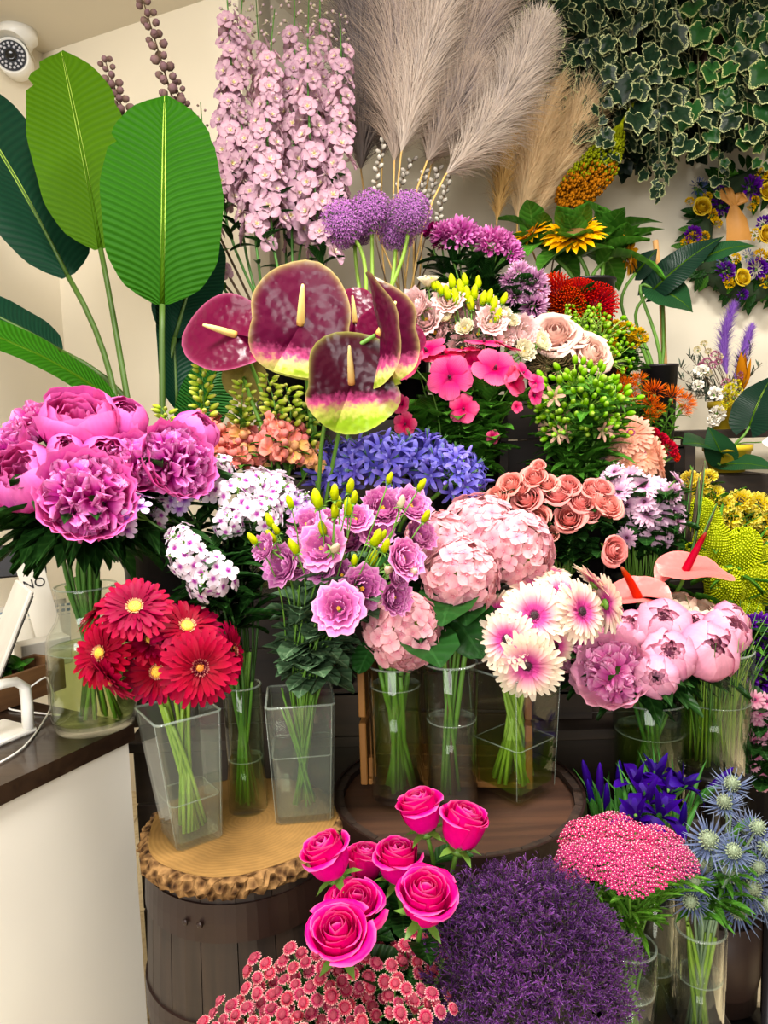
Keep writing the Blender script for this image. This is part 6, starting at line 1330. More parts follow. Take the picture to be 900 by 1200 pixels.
# ------------------------------------------------------------------ sea holly
M_ery = pmat('sea_holly_bract', [(0, '#465068'), (.5, '#5c6684'), (1, '#8a94a4')], .5, .1, .15); M_eryc = pmat('sea_holly_cone', [(0, '#5a6a50'), (1, '#9aa68a')], .6, .05, .15); M_erys = plain('blue_green_stem', '#6a8060', .5, .2)
def eryngium(seed):
    R = random.Random(seed); b = join([placed(petal(R.uniform(.8, 1.1), .09, 5, 3, 'blade', tilt=R.uniform(-.1, .5), bend=R.uniform(-.2, .6), cup=.5, r0=.1), k * 2 * PI / 22 + R.uniform(-.1, .1), 0, (0, 0, 0)) for k in range(22)] + [placed(petal(.26, .05, 3, 3, 'blade', tilt=.3, r0=.35 + .1 * (k % 3)), k * 2 * PI / 22 + (-1) ** k * .25, 0, (.0, 0, .1)) for k in range(44)], 'bracts', M_ery)
    g = G().add(ell(.26, .62, 10, 8, -.05))
    for k in range(70):
        t = math.acos(1 - 1.7 * (k + .5) / 70); a = k * 2.39996; d = Vector((math.sin(t) * math.cos(a), math.sin(t) * math.sin(a), math.cos(t))); e = ell(.03, .12, 4, 3); g.add((align(e[0], d) + np.array((d.x * .25, d.y * .25, .26 + d.z * .30)), e[1], e[2] * 0 + 1, e[3]))
    return [('bracts', b), ('cone', g.mesh('cone', M_eryc))]
ERY = [eryngium(1), eryngium(2)]
vE = V3((at(820, 1150, 1.20).x, at(820, 1150, 1.20).y, .50)); bE = Bunch(vE, .025, .20, .032)
heads('sea_holly', 'steel-blue sea holly head with spiny bracts', [(832, 988, 30, (-.2, .5, .8)), (808, 1008, 26), (852, 1025, 32, (.1, .2, 1)), (878, 1042, 30, (.3, .1, .9)), (864, 1065, 27, (.1, -.2, .9)), (818, 1035, 26), (827, 1019, 24), (872, 972, 22), (860, 1000, 24), (894, 998, 28, (.5, .4, .6)), (798, 1030, 24, (-.5, .1, .7)), (845, 1008, 22), (886, 1018, 22), (850, 945, 23, (-.2, .9, .3)), (858, 924, 24, (0, .9, .4)), (885, 975, 24, (.4, .7, .4)), (812, 1055, 24, (-.3, -.2, .8)), (840, 1048, 22, (0, 0, 1)), (893, 1060, 24, (.5, 0, .7))],
      1.2, ERY, bE, 'sea holly heads', rsc=1.12, stem=M_erys, sr=.002, back=.1, dj=.05, leaf=[('snap', 4, .4, .7, 1.)], rows=3)
round_vase('clear cylinder vase of sea holly on the near plinth', vE, [(.038, 0), (.04, .195)], .115, M_glass, M_waterclear)
thing('plinth', 'low dark crate board plinth under the sea holly vase', 'plinth', (0, 0, 0), mesh=mesh1('plinth', box(.14, .14, .497, (vE.x, vE.y, .2495), .004), M_shelf, False))

# ------------------------------------------------------------------ sea lavender, button chrysanthemums
M_lim = pmat('sea_lavender_floret', [(0, '#4a4238'), (.4, '#4c2a58'), (.8, '#6a3e7e'), (1, '#b098b4')], .6, .15, .25); M_lims = plain('sea_lavender_twig', '#4a4638', .7, .2)
def limonium(seed, n=520):
    R = random.Random(seed); g, h = G(), G(); tw = []
    for k in range(26):
        th, a = math.acos(1 - .95 * (k + .5) / 26), k * 2.39996; e = Vector((math.sin(th) * math.cos(a), math.sin(th) * math.sin(a), math.cos(th))) * R.uniform(.75, 1.05); s = Vector((0, 0, -.7)); m = s.lerp(e, .5) + Vector((0, 0, .15)); tw.append((m, e)); h.add(tube([s, m, e], .010, 3, False))
    for k in range(n):
        m, e = R.choice(tw); P = m.lerp(e, R.random() ** .6 * 1.05) + Vector((R.uniform(-.11, .11), R.uniform(-.11, .11), R.uniform(-.09, .11)))
        d = (e - m).normalized() + Vector((R.uniform(-1, 1), R.uniform(-1, 1), R.uniform(-.2, 1)))
        for j in range(2):
            p = petal(R.uniform(.10, .20), .036, 3, 3, 'point', tilt=1.2 - .5 * j, bend=R.uniform(-.8, .8)); V = rz(p[0], R.uniform(0, 6)); g.add((align(V, d) + np.array(P), p[1], p[2], p[3]))
    return [('florets', g.mesh('florets', M_lim)), ('twigs', h.mesh('twigs', M_lims))]
LIM = [limonium(1), limonium(2), limonium(3)]
bLi = Bunch(V3((at(620, 1150, 1.03).x, 1.02, .52)), .05, .2, .06)
lm_ = [(560, 1070, 52), (612, 1056, 50), (657, 1068, 50), (690, 1098, 44), (545, 1095, 52), (595, 1085, 56), (640, 1095, 56), (700, 1120, 42), (540, 1145, 50), (585, 1140, 56), (630, 1150, 58), (680, 1160, 50), (550, 1190, 50), (605, 1195, 56), (655, 1205, 52), (705, 1195, 42), (530, 1225, 40), (625, 1240, 50), (712, 1165, 36), (582, 1034, 26), (640, 1030, 24), (668, 1046, 24), (700, 1080, 24), (732, 1120, 26), (545, 1062, 24)]
for q in heads('sea_lavender', 'frothy purple sea lavender spray', [(x, y, r, ((x - 620) / 110, .9 + (1100 - y) / 400, .55), None, 1.02 + (1100 - y) * .0006) for x, y, r in lm_], 1.0, LIM, bLi, 'purple sea lavender sprays', sr=.002, stem=M_lims, back=.6, rows=4, rsc=1.0):
    for c in q.children:
        if c.name.startswith(('florets', 'twigs')): c['kind'] = 'stuff'
bucket('dark bucket of purple sea lavender', bLi.c, .08, .2, M_black)
thing('plinth', 'low dark crate board plinth under the sea lavender bucket', 'plinth', (0, 0, 0), mesh=mesh1('plinth', box(.22, .24, .517, (bLi.c.x, bLi.c.y, .2595), .004), M_shelf, False))
M_but = pmat('button_chrysanthemum_petal', [(0, '#982c48'), (.5, '#b8465e'), (.8, '#dc8c92'), (1, '#f6d0c0')], .55, .15, .14); M_butc = plain('button_center', '#a43e52', .7, .3, 50)
def button(seed, op=1.):
    R = random.Random(seed); g = G()
    for p in whorl(20, .62, .24, .4, .35 * (2 - op), .12, .02, 0, 0, R, nu=4, nv=3, prof='strap', bend=-.9, cup=.2): g.add(p, 0)
    for p in whorl(18, .42, .2, .36, .75, .12, .02, .05, .1, R, nu=4, nv=3, prof='strap', bend=-.8): V, F, T, S = p; g.add((V, F, T * .7, S), 0)
    g.add(ell(.52, .62, 10, 6, -.12), 1)
    for t, a in fib_dirs(46, 1.2): d = Vector((math.sin(t) * math.cos(a) * .5, math.sin(t) * math.sin(a) * .5, .19 + .31 * math.cos(t))); g.add(placed(ell(.06, .12, 4, 4), 0, 0, tuple(d)), 1)
    g.add(ell(.3, .4, 6, 4, -.35), 2); return g.mesh('flower_head', [M_but, M_butc, M_calyx])
BUT = [button(1), button(2), button(3, .6)]
bB = Bunch(V3((.0 + at(385, 1250, .95).x, .93, .52)), .05, .2, .06)
bc = [(310, 1140), (352, 1128), (300, 1175), (345, 1165), (395, 1150), (440, 1140), (480, 1130), (495, 1110), (270, 1190), (330, 1200), (385, 1190), (430, 1180), (475, 1170), (505, 1175), (300, 1225), (365, 1225), (425, 1222), (485, 1215), (250, 1215), (445, 1120)]
bl = auto_labels('spray of pink button chrysanthemums with pale rims', bc, 4)
for (x, y), l in zip(bc, bl):
    d = .98 + (1150 - y) * .0012 + rnd.uniform(-.02, .02); P = at(x, y, d); base, mouth = bB.roots(P); root = thing('button_chrysanthemum', l, 'flower', base, 'button chrysanthemum sprays')
    ax = axis_of(((x - 390) / 150, 1, .4), P); J = P - ax * .05; pts = stem_path(base, mouth, J, ax, .3, 7); ob('stem', mesh1('stem', tube([p - base for p in pts], .0018, 5), M_stemD), root)
    for k in range(9):
        a = k * 2.4; r = 25 * math.sqrt((k + .4) / 9); hp = at(x + r * math.cos(a) * 1.15, y + r * math.sin(a) * .85, d - (r * math.sin(a)) * .0006 + rnd.uniform(-.02, .02)); ha = (hp - J).normalized() * .5 + ax * .5 + V3((rnd.uniform(-.3, .3), rnd.uniform(-.6, .0), rnd.uniform(-.1, .3)))
        ob('flower_head', rnd.choice(BUT), root, frame(hp - base, ha, rnd.uniform(0, 6), rnd.uniform(7.2, 9.8) / FPX * d)); ob('stalk', mesh1('stalk', tube(bez(J - base, J - base + ax * .02, hp - base - ha * .02, hp - base, 4), .0011, 4), M_stemD), root)
    add_leaves(root, pts, 'chrys', 6, .5, .95, .8, base)
bucket('dark bucket of pink button chrysanthemums', bB.c, .08, .2, M_black)
thing('plinth', 'low dark crate board plinth under the button chrysanthemum bucket', 'plinth', (0, 0, 0), mesh=mesh1('plinth', box(.26, .22, .517, (bB.c.x, bB.c.y, .2595), .004), M_shelf, False))

# ------------------------------------------------------------------ far end of the display: yellow, lime and purple bunches
M_ych = pmat('yellow_chrysanthemum_petal', [(0, '#dcb838'), (.5, '#ecd454'), (1, '#f6e684')], .55, .2, .06); M_lime = pmat('lime_celosia', [(0, '#94a41c'), (.6, '#c0ca38'), (1, '#dcde60')], .7, .15, .12)
bYc = Bunch(V3((1.08, 2.14, .741)), .06, .22, .06)
YCH = [pompon(M_ych, 11, 80, .26, .42, 'round', 1.6, .5), pompon(M_ych, 12, 80, .26, .42, 'round', 1.6, .5)]
heads('chrysanthemum', 'yellow pompon chrysanthemum', [(846, 592, 16), (868, 588, 17), (888, 590, 16), (905, 598, 16), (855, 607, 16), (877, 606, 17), (897, 612, 16), (838, 610, 13), (862, 622, 13), (893, 628, 14), (820, 572, 15), (836, 580, 14), (808, 562, 12), (830, 560, 12), (845, 622, 11), (880, 632, 12), (818, 590, 12)], 2.12, YCH, bYc, 'yellow pompon chrysanthemums', sr=.003, back=.4, leaf=[('fern', 14, .5, .95, 1.2), ('chrys', 5, .5, .9, 1.2)], upb=.8, rows=3)
bucket('dark bucket of yellow chrysanthemums', bYc.c, .08, .22, M_black)
def celosia(seed):
    R = random.Random(seed); g = G(); e = ell(.036, .10, 5, 4, -.03)
    for t, a in fib_dirs(760, 2.3):
        d = Vector((math.sin(t) * math.cos(a), math.sin(t) * math.sin(a), math.cos(t))); k = 1 + .07 * math.sin(5 * a + 4 * t); g.add((align(e[0] * R.uniform(.8, 1.3), d) + np.array((d.x * .62 * k, d.y * .62 * k, d.z * k)), e[1], e[2], e[3]))
    g.add((lambda E: (E[0], E[1], E[2] * 0 + .2, E[3]))(ell(.58, 1.9, 12, 8, -.95))); return [('plume', g.mesh('plume', M_lime))]
CEL = [celosia(1), celosia(2)]
bCe = Bunch(V3((1.0, 1.95, .741)), .05, .22, .05)
heads('celosia', 'lime green plume celosia', [(838, 640, 30, (-.4, .8, .3)), (866, 650, 30, (.3, .8, .5)), (880, 688, 32, (.4, .5, .6)), (850, 690, 32, (0, .4, .8)), (826, 610, 24, (-.3, 1, .2)), (840, 720, 26, (-.1, .2, .8)), (870, 722, 26, (.4, .2, .7)), (822, 655, 22, (-.4, .8, .3)), (896, 660, 22, (.6, .5, .3))], 2.0, CEL, bCe, 'lime celosias', sr=.004, back=.8, leaf=[('blade', 4, .6, .98, 1.), ('bright', 4, .6, .95, 1.2)])
bucket('dark bucket of lime celosias', bCe.c, .07, .22, M_black)
M_rush = plain('brown_rush', '#3a3018', .7, .3, 40)
rl_ = auto_labels('dark brown rush spike rising beside the lilac daisies', [(k, 0) for k in range(7)], 1)
for k, ((tx, ty), (bx_, by_)) in enumerate((((803, 566), (795, 660)), ((812, 548), (800, 665)), ((819, 560), (806, 668)), ((826, 540), (806, 660)), ((823, 572), (810, 668)), ((840, 590), (812, 660)), ((797, 600), (792, 668)))):
    T, Bt = at(tx, ty, 1.9), at(bx_, by_, 1.88); b0, m0 = bLd.roots(Bt); root = thing('rush_spike', rl_[k], 'grass', b0, 'brown rush spikes'); ax = (T - Bt).normalized(); path = stem_path(b0, m0, Bt, ax, .3, 6)[:-1] + spike_path(Bt, T, 6, .01)
    ob('stem', mesh1('stem', tube([p - b0 for p in path], .0016, 5), M_stemD), root); ob('spike', mesh1('spike', tube([Bt.lerp(T, q) - b0 for q in (.3, .4, .7, .95, 1.02)], [.0022, .0038, .004, .003, .0005], 6), M_rush), root)
M_pur = pmat('purple_petal', [(0, '#3a1466'), (.5, '#58248c'), (1, '#7a48ac')], .55, .2, .15)
PUR = [pompon(M_pur, 14, 40, .3, .6, 'round', 1.5, .4)]
bPu = Bunch(V3((.99, 1.78, .741)), .05, .2, .05)
heads('purple_flower', 'deep purple bloom by the lime celosias', [(874, 731, 11), (890, 730, 12), (901, 738, 12), (876, 758, 11), (880, 772, 12), (878, 790, 14), (892, 800, 12), (898, 770, 10), (896, 752, 9)], 1.78, PUR, bPu, 'deep purple blooms', sr=.002, back=.3, leaf=[('bright', 10, .5, .97, .9), ('chrys', 6, .5, .9, 1.)])
bucket('dark bucket of deep purple blooms', bPu.c, .06, .2, M_black)
M_pkd = pmat('pink_daisy_petal', [(0, '#c04a80'), (.4, '#dc9ab0'), (1, '#e8b8c4')], .55, .2, .08); PKD = [daisy(M_pkd, M_daie, 21, 14, .2, .32, .12), daisy(M_pkd, M_daie, 22, 14, .2, .32, .12)]
bPk = Bunch(at(905, 1000, 1.75), .05, .2, .05)
heads('daisy_chrysanthemum', 'small pink daisy chrysanthemum with dark eye', [(884, 820, 11), (898, 822, 12), (889, 835, 12), (900, 846, 12), (882, 850, 12), (893, 860, 12), (884, 870, 12), (897, 875, 12), (885, 885, 12), (896, 892, 11), (882, 897, 8), (895, 904, 9), (896, 920, 11), (888, 842, 10), (903, 860, 10), (880, 832, 9)], 1.66, PKD, bPk, 'small pink daisies', sr=.0018, back=.1, leaf=[('chrys', 7, .5, .95, 1.)], upb=.2)
bucket('dark bucket of small pink daisies', bPk.c, .07, .2, M_black)
thing('pedestal', 'thin dark pedestal under the pink daisy bucket', 'pedestal', (bPk.c.x, bPk.c.y, 0), mesh=mesh1('pedestal', lathe([(.001, .001), (.1, .001), (.1, .012), (.014, .03), (.014, bPk.c.z - .02), (.06, bPk.c.z - .004), (.001, bPk.c.z - .004)], 24), M_black))
# grass-filled glass cylinder beside the pale peonies, yarrow's neighbours and floor vases
vG = V3((at(836, 905, 1.62).x, at(836, 905, 1.62).y, .76)); round_vase('wide clear glass cylinder stuffed with green grass beside the pale peonies', vG, [(.074, 0), (.078, .26)], .15, M_glass, M_waterG)
thing('pedestal', 'thin dark pedestal under the cylinder of grass', 'pedestal', (vG.x, vG.y, 0), mesh=mesh1('pedestal', lathe([(.001, .001), (.12, .001), (.12, .012), (.016, .03), (.016, .73), (.075, .75), (.075, .758), (.001, .758)], 24), M_black))
gr_ = thing('grass_tuft', 'bunch of fine green grass filling the wide glass cylinder', 'grass', vG + V3((0, 0, .015)))
gbl = [mesh1('blade', tube(bez(V3((0, 0, 0)), V3((.0, 0, .12)), V3((.02 * s_, 0, .2)), V3((.06 * s_, .0, .25 + .03 * s_)), 7), [.0022, .002, .0004], 4), m_) for s_, m_ in ((1, M_stem), (.5, M_stemL), (1.5, M_stemD))]
for k in range(90):
    a = rnd.uniform(0, 6.28); r = .055 * math.sqrt(rnd.random()); ob('blade', rnd.choice(gbl), gr_, Matrix.Translation((r * math.cos(a), r * math.sin(a), 0)) @ Matrix.Rotation(a + rnd.uniform(-1, 1), 4, 'Z') @ Matrix.Rotation(rnd.uniform(-.12, .12), 4, 'Y') @ Matrix.Scale(rnd.uniform(.8, 1.15), 4))
pf = on_z(895, 1092, .004); round_vase('short clear glass vase with pale stems standing on the tiled floor', pf, [(.07, 0), (.072, .24)], .09, M_glass, M_waterclear)
pd_ = on_z(842, 1172, .004); thing('floor_bucket', 'dark brown rounded bucket standing on the tiled floor', 'bucket', pd_)
_fb = [o for o in COL.objects if o.name == 'floor_bucket'][0]
ob('body', mesh1('body', lathe([(.001, 0), (.06, 0), (.085, .03), (.10, .12), (.10, .26), (.095, .26), (.09, .02), (.001, .015)], 28), plain('brown_bucket', '#3a2a24', .5, .2)), _fb)
for px_, py_, dd_, lb_ in ((768, 1175, 1.25, 'narrow clear glass vase just behind the yarrow vase'),):
    c_ = V3((at(px_, py_, dd_).x, at(px_, py_, dd_).y, .50)); round_vase(lb_, c_, [(.034, 0), (.034, .26)], .10, M_glass, M_waterG)
    thing('plinth', 'low dark crate board plinth under the narrow vase', 'plinth', (0, 0, 0), mesh=mesh1('plinth', box(.09, .12, .497, (c_.x, c_.y + .03, .2495), .004), M_shelf, False))

# ------------------------------------------------------------------ aroid leaves, dried bouquet in a yellow pot
M_ar = strel_mat('dark_aroid_leaf', '#10241a', '#1c3a26', .05, .28, .15); M_ar2 = strel_mat('mid_aroid_leaf', '#1a3c20', '#2c5a34', .08, .3, .15); M_sh = wood('pale_handle', '#a87c48', '#c89a64', 2, .6)
bAr = Bunch(at(772, 480, 2.5) - V3((0, 0, .12)), .05, .26, .05)
for l, tip, bs, wd, fc, m, hh in (('dark arrow-shaped aroid leaf slanting up towards the wreath', (848, 277), (762, 343), 40, (-.3, .3, .9), M_ar, .12), ('glossy aroid leaf curling forward lowest over its stalks', (812, 366), (765, 338), 66, (.1, .8, .6), M_ar2, .15), ('long aroid leaf pointing level across the wreath', (887, 288), (822, 303), 26, (.1, .6, .7), M_ar2, .05),
                              ('small dark aroid leaf upright beside the wooden handle', (770, 292), (745, 320), 26, (.2, .2, .9), M_ar, .2)):
    big_leaf('aroid_leaf', l, tip, 2.42, bs, 2.45, wd, m, fc, .10, (), .1, M_stem, bAr, 'heart', 'aroid leaves', 'leaf', .005, .5, heart=hh)
bucket('dark bucket of aroid leaves', bAr.c, .06, .26, M_black)
hs = at(783, 420, 2.55); ht = at(768, 282, 2.55); thing('wooden_stick', 'pale wooden stick standing behind the aroid leaves', 'stick', hs, mesh=mesh1('wooden_handle', tube([(0, 0, -.25), (ht - hs) * .5, ht - hs], .010, 8), M_sh))
zt = 1.18
lt = thing('low_table', 'dark open-legged low table under the yellow and lime bunches', 'table', (1.13, 1.985, 0))
ob('tabletop', mesh1('tabletop', box(.44, .57, .025, (0, 0, .7275), .003), M_shelf, False), lt)
for x in (-.2, .2):
    for y in (-.26, .26): ob('leg', mesh1('leg', box(.025, .025, .714, (x, y, .358), .003), M_shelf, False), lt)
tbl = thing('side_table', 'dark side table by the back wall carrying yellow pots', 'table', (1.39, 2.78, 0))
ob('tabletop', mesh1('tabletop', box(.68, .38, .03, (0, 0, zt + .30 - .015), .003), M_shelf, False), tbl)
for x in (-.31, .31):
    for y in (-.16, .16): ob('leg', mesh1('leg', box(.04, .04, zt + .27, (x, y, (zt + .27) / 2), .003), M_shelf, False), tbl)
M_ypot = plain('yellow_pot', '#c8a820', .45, .1, 8)
def pot(label, c, r, h, mat=M_ypot):
    v = thing('flower_pot', label, 'pot', c); ob('body', mesh1('body', lathe([(.001, 0), (r * .72, 0), (r * .98, h - .02), (r * 1.04, h - .02), (r * 1.04, h), (r * .95, h), (r * .7, .02), (.001, .02)], 28), mat), v); ob('soil', mesh1('soil', lathe([(.001, h - .03), (r * .92, h - .03)], 20), plain('soil', '#2a1e14', .9)), v); return v
P1 = at(849, 512, 2.68); P1.y = 2.68; P1.z = zt + .301; pot('yellow pot holding the dried bouquet with purple plumes', P1, .062, .10)
P2_ = at(852, 560, 2.5); P2_.z = 1.341; P2_.x = at(856, 560, 2.45).x; bxp = thing('wooden_box', 'dark wooden box under the larger yellow pot', 'box', (P2_.x, 2.47, 0)); ob('body', mesh1('body', box(.2, .2, 1.335, (0, 0, .6695), .004), M_shelf, False), bxp); pot('larger yellow pot in front of the dried bouquet, under a split leaf', V3((P2_.x, 2.47, P2_.z)), .075, .09)
bDr = Bunch(P1, .025, .09, .035, .03)
M_pp = plume_mat('purple_plume', '#6a3a9a', '#9a70c4', '#44206c'); M_cot = plain('cotton', '#ece4d4', .95, .08, 30, .5); M_dgr = pmat('dried_grey_leaf', [(0, '#3c4438'), (1, '#6a7464')], .8, .1); M_dyel = pmat('dried_yellow', [(0, '#b0a020'), (1, '#e0d458')], .7, .1); M_dpk = pmat('dried_pink', [(0, '#8a3a60'), (1, '#c08098')], .7, .1); M_dcr = pmat('dried_cream', [(0, '#c8b060'), (1, '#e8dcc0')], .7, .1); M_dor = pmat('dried_orange', [(0, '#a05a14'), (1, '#c8842c')], .7, .2)
pampas('tall purple dyed plume in the dried bouquet', (860, 352), (852, 440), 2.6, .07, .30, M_pp, 1800, bDr, .1, 'purple dyed plumes', bow=(-.02, 0, 0), w=.0011, sr=.0015)
pampas('shorter purple dyed plume leaning out of the dried bouquet', (882, 378), (860, 450), 2.6, .06, .28, M_pp, 1500, bDr, .1, 'purple dyed plumes', w=.0011, sr=.0015)
DCL = {'cot': [clump(M_cot, 31, 26, .5, .6)], 'yel': [clump(M_dyel, 32, 40, .4, .3)], 'pk': [clump(M_dpk, 33, 40, .4, .3)], 'cr': [clump(M_dcr, 34, 40, .4, .3)]}
heads('cotton_boll', 'white cotton boll in the dried bouquet', [(822, 436, 9), (838, 462, 9), (840, 485, 10), (836, 492, 8), (818, 452, 7)], 2.56, DCL['cot'], bDr, 'cotton bolls', sr=.0015, stem=M_stemB, back=.2)
heads('dried_flower', 'dried yellow flower sprig under the purple plumes', [(855, 455, 7), (850, 462, 7), (862, 450, 7), (852, 472, 7), (860, 466, 6), (868, 470, 5), (847, 478, 6), (865, 458, 6)], 2.55, DCL['yel'], bDr, 'dried yellow sprigs', sr=.0012, stem=M_stemB, back=.2, rows=2)
heads('dried_flower', 'dried mauve flower in the dried bouquet', [(838, 416, 6), (828, 424, 6), (835, 428, 6), (867, 440, 6), (850, 448, 6), (822, 428, 5), (842, 424, 5)], 2.58, DCL['pk'], bDr, 'dried mauve flowers', sr=.0012, stem=M_stemB, back=.2, rows=1)
heads('dried_flower', 'dried cream flower at the top of the dried bouquet', [(825, 403, 5), (830, 412, 5), (817, 410, 5), (843, 418, 5), (830, 437, 5)], 2.6, DCL['cr'], bDr, 'dried cream flowers', sr=.0012, stem=M_stemB, back=.2)
LEAF['dried'] = [mesh1('leaf', petal(.035, .006, 4, 3, 'point', tilt=.6, bend=-.4), M_dgr)]
dtw = [(790, 440), (797, 430), (800, 455), (808, 418), (812, 440), (806, 468), (815, 462), (826, 470), (870, 415), (882, 402), (893, 425), (880, 440), (795, 465), (820, 420)]
for (x, y), l in zip(dtw, auto_labels('grey-leaved dried twig of the dried bouquet', dtw, 1)):
    P = at(x, y, 2.58 + rnd.uniform(-.03, .03)); b0, m0 = bDr.roots(P); root = thing('dried_twig', l, 'twig', b0, 'dried twigs'); pts = stem_path(b0, m0, P, (P - m0).normalized(), .3, 9); ob('stem', mesh1('stem', tube([p - b0 for p in pts], .0013, 4), M_stemB), root); add_leaves(root, pts, 'dried', 20, .4, 1., 1., b0, up=.5)
LEAF['orange'] = [mesh1('leaf', petal(.11, .03, 6, 5, 'leaf', tilt=1.0, bend=.2, cup=.4), M_dor)]
for k, (x, y, l) in enumerate(((875, 445, 'orange dried leaf at the wall side of the dried bouquet'), (885, 452, 'second orange dried leaf beside the glossy green leaf'))):
    P = at(x, y, 2.56); b0, m0 = bDr.roots(P); root = thing('dried_leaf', l, 'leaf', b0, 'orange dried leaves'); pts = stem_path(b0, m0, P, (P - m0).normalized()); ob('stem', mesh1('stem', tube([p - b0 for p in pts], .0013, 4), M_stemB), root); add_leaves(root, pts, 'orange', 2, .7, .8, 1., b0)
bMo = Bunch(V3((P2_.x, 2.47, P2_.z)), .03, .08, .04, .03)
for l, tip, tpd, bs, wd, fc, m, hh in (('split round leaf spread flat in front of the yellow pots', (800, 520), 2.36, (835, 527), 60, (-.1, .8, .6), M_ar2, .25), ('big glossy dark leaf at the far edge beside the dried bouquet', (905, 440), 2.45, (878, 500), 52, (-.3, .2, .9), M_ar, .2), ('dark leaf drooping low at the far edge', (915, 552), 2.3, (845, 545), 40, (.1, .8, .5), M_ar2, .1), ('dark leaf arching under the split one', (830, 500), 2.4, (850, 540), 36, (-.4, .7, .5), M_ar2, .15)):
    big_leaf('split_leaf', l, tip, tpd, bs, 2.42, wd, m, fc, .08, (), .12, M_stem, bMo, 'heart', 'split leaves', 'leaf', .004, .5, heart=hh)
M_sp = plain('white_spathe', '#ece6d8', .4, .05)
P = at(893, 518, 2.4); b0, m0 = bMo.roots(P); root = thing('peace_lily', 'white peace lily spathe at the far edge by the yellow pots', 'flower', b0); ob('spathe', mesh1('spathe', petal(.10, .06, 8, 7, 'leaf', .3, -.3, .5), M_sp), root, frame(P - b0, axis_of((.2, .4, .8), P), -1.9)); pts = stem_path(b0, m0, P, (P - m0).normalized()); ob('stem', mesh1('stem', tube([p - b0 for p in pts], .0022, 5), M_stem), root)

# ------------------------------------------------------------------ wreath on the back wall
cW = at(874, 283, 3.0); cW.y = YC - .075; dW = (cW - CAMP).dot(_f)
wr = thing('wreath', 'round wreath of yellow roses and violet flowers hanging on the back wall', 'wreath', cW)
Rw = 62 / FPX * dW; M_moss = plain('moss_ring', '#26381e', .9, .3, 30, .6)
ob('ring', mesh1('ring', tube([(Rw * math.cos(k * PI / 24), 0, Rw * math.sin(k * PI / 24)) for k in range(49)], .042, 8, False), M_moss), wr)
lw = [mesh1('leaf', petal(.085, .034, 5, 5, 'leaf', .3, -.6, .2, .1), m) for m in (M_leafD, M_leafD, M_leafM)]
for k in range(170):
    a = k * 2.39996; r = Rw + rnd.uniform(-.05, .06); P = V3((r * math.cos(a), rnd.uniform(-.05, .0), r * math.sin(a))); d = V3((math.cos(a), 0, math.sin(a))) * rnd.choice((1, 1, -.7)) + V3((rnd.uniform(-.8, .8), rnd.uniform(-.8, .1), rnd.uniform(-.8, .8))); d.normalize()
    ob('leaf', rnd.choice(lw), wr, frame(P, (d.x * .5, -1, d.z * .5), math.atan2(-d.x, d.z) + 0, rnd.uniform(.8, 1.1)))
def onring(px, py, y=-.055): v = ray(px, py); t = (YC - .075 + y - CAMP.y) / v.y; return CAMP + v * t - cW
for x, y, s in ((822, 244, 11), (868, 327, 10.5), (899, 226, 11), (897, 277, 11), (905, 300, 9), (930, 250, 10), (935, 310, 10), (912, 345, 10)):
    ob('rose', YROSE[0][0][1], wr, frame(onring(x, y, -.075), (rnd.uniform(-.2, .2), -1, .15), rnd.uniform(0, 6), 1.1 * s / FPX * dW))
cl1, cl2, cl3 = clump(M_pur, 41, 40, .5, .3), clump(M_ysta, 42, 30, .4, .4), clump(plain('blue_petal', '#3c4a7a', .6, .2), 43, 40, .5, .12)
for x, y, s, m in ((845, 240, 11, cl1), (818, 220, 10, cl3), (812, 275, 9, cl1), (824, 278, 7, cl2), (812, 279, 7, cl2), (804, 285, 7, cl2), (828, 231, 6, cl2), (808, 236, 5, cl2), (880, 220, 12, cl1), (884, 236, 6, cl2), (880, 243, 5, cl2), (850, 318, 10, cl1), (887, 315, 11, cl1), (853, 328, 6, cl2), (855, 333, 6, cl2), (890, 300, 8, cl2), (876, 300, 7, cl3), (895, 262, 8, cl1), (862, 303, 6, cl2), (846, 308, 7, cl3), (835, 252, 7, cl2), (885, 275, 7, cl2), (840, 262, 6, cl2), (898, 330, 8, cl2), (893, 205, 8, cl2), (899, 210, 7, cl2), (870, 345, 6, cl1), (842, 224, 6, cl1)):
    ob('flower_head', m[0][1], wr, frame(onring(x, y, -.06), (rnd.uniform(-.3, .3), -1, .1), rnd.uniform(0, 6), 1.25 * s / FPX * dW))
M_rib = plain('tan_ribbon', '#b8803a', .55, .1, 60)
def ribbon(pts, ws):
    P = [np.array(tuple(onring(*q))) for q in pts]; V = []; m = len(P)
    for k in range(m):
        for v in np.linspace(-1, 1, 5):
            V.append(P[k] + np.array((v * ws[k] / FPX * dW, -.006 * (1 - v * v) - .004 * math.sin(4 * v), 0)))
    return np.array(V), gridF(m, 5), np.repeat(np.linspace(0, 1, m), 5), np.tile(np.linspace(-1, 1, 5), m)
rb = ob('ribbon', mesh1('ribbon', ribbon([(860, 240, -.10), (863, 256, -.11), (865, 270, -.11), (866, 282, -.10)], [4, 12, 13.5, 15]), M_rib), wr)
for tag_, sx in (('loop', -1), ('loop', 1)):
    ob('loop', mesh1('loop', ribbon([(860, 241, -.10), (860 + 3 * sx, 230, -.12), (859 + 7 * sx, 220 if sx < 0 else 226, -.12), (859 + 13 * sx, 230 if sx < 0 else 236, -.11), (860 + 2 * sx, 241, -.10)], [3, 6, 6, 6, 3]), M_rib), rb)

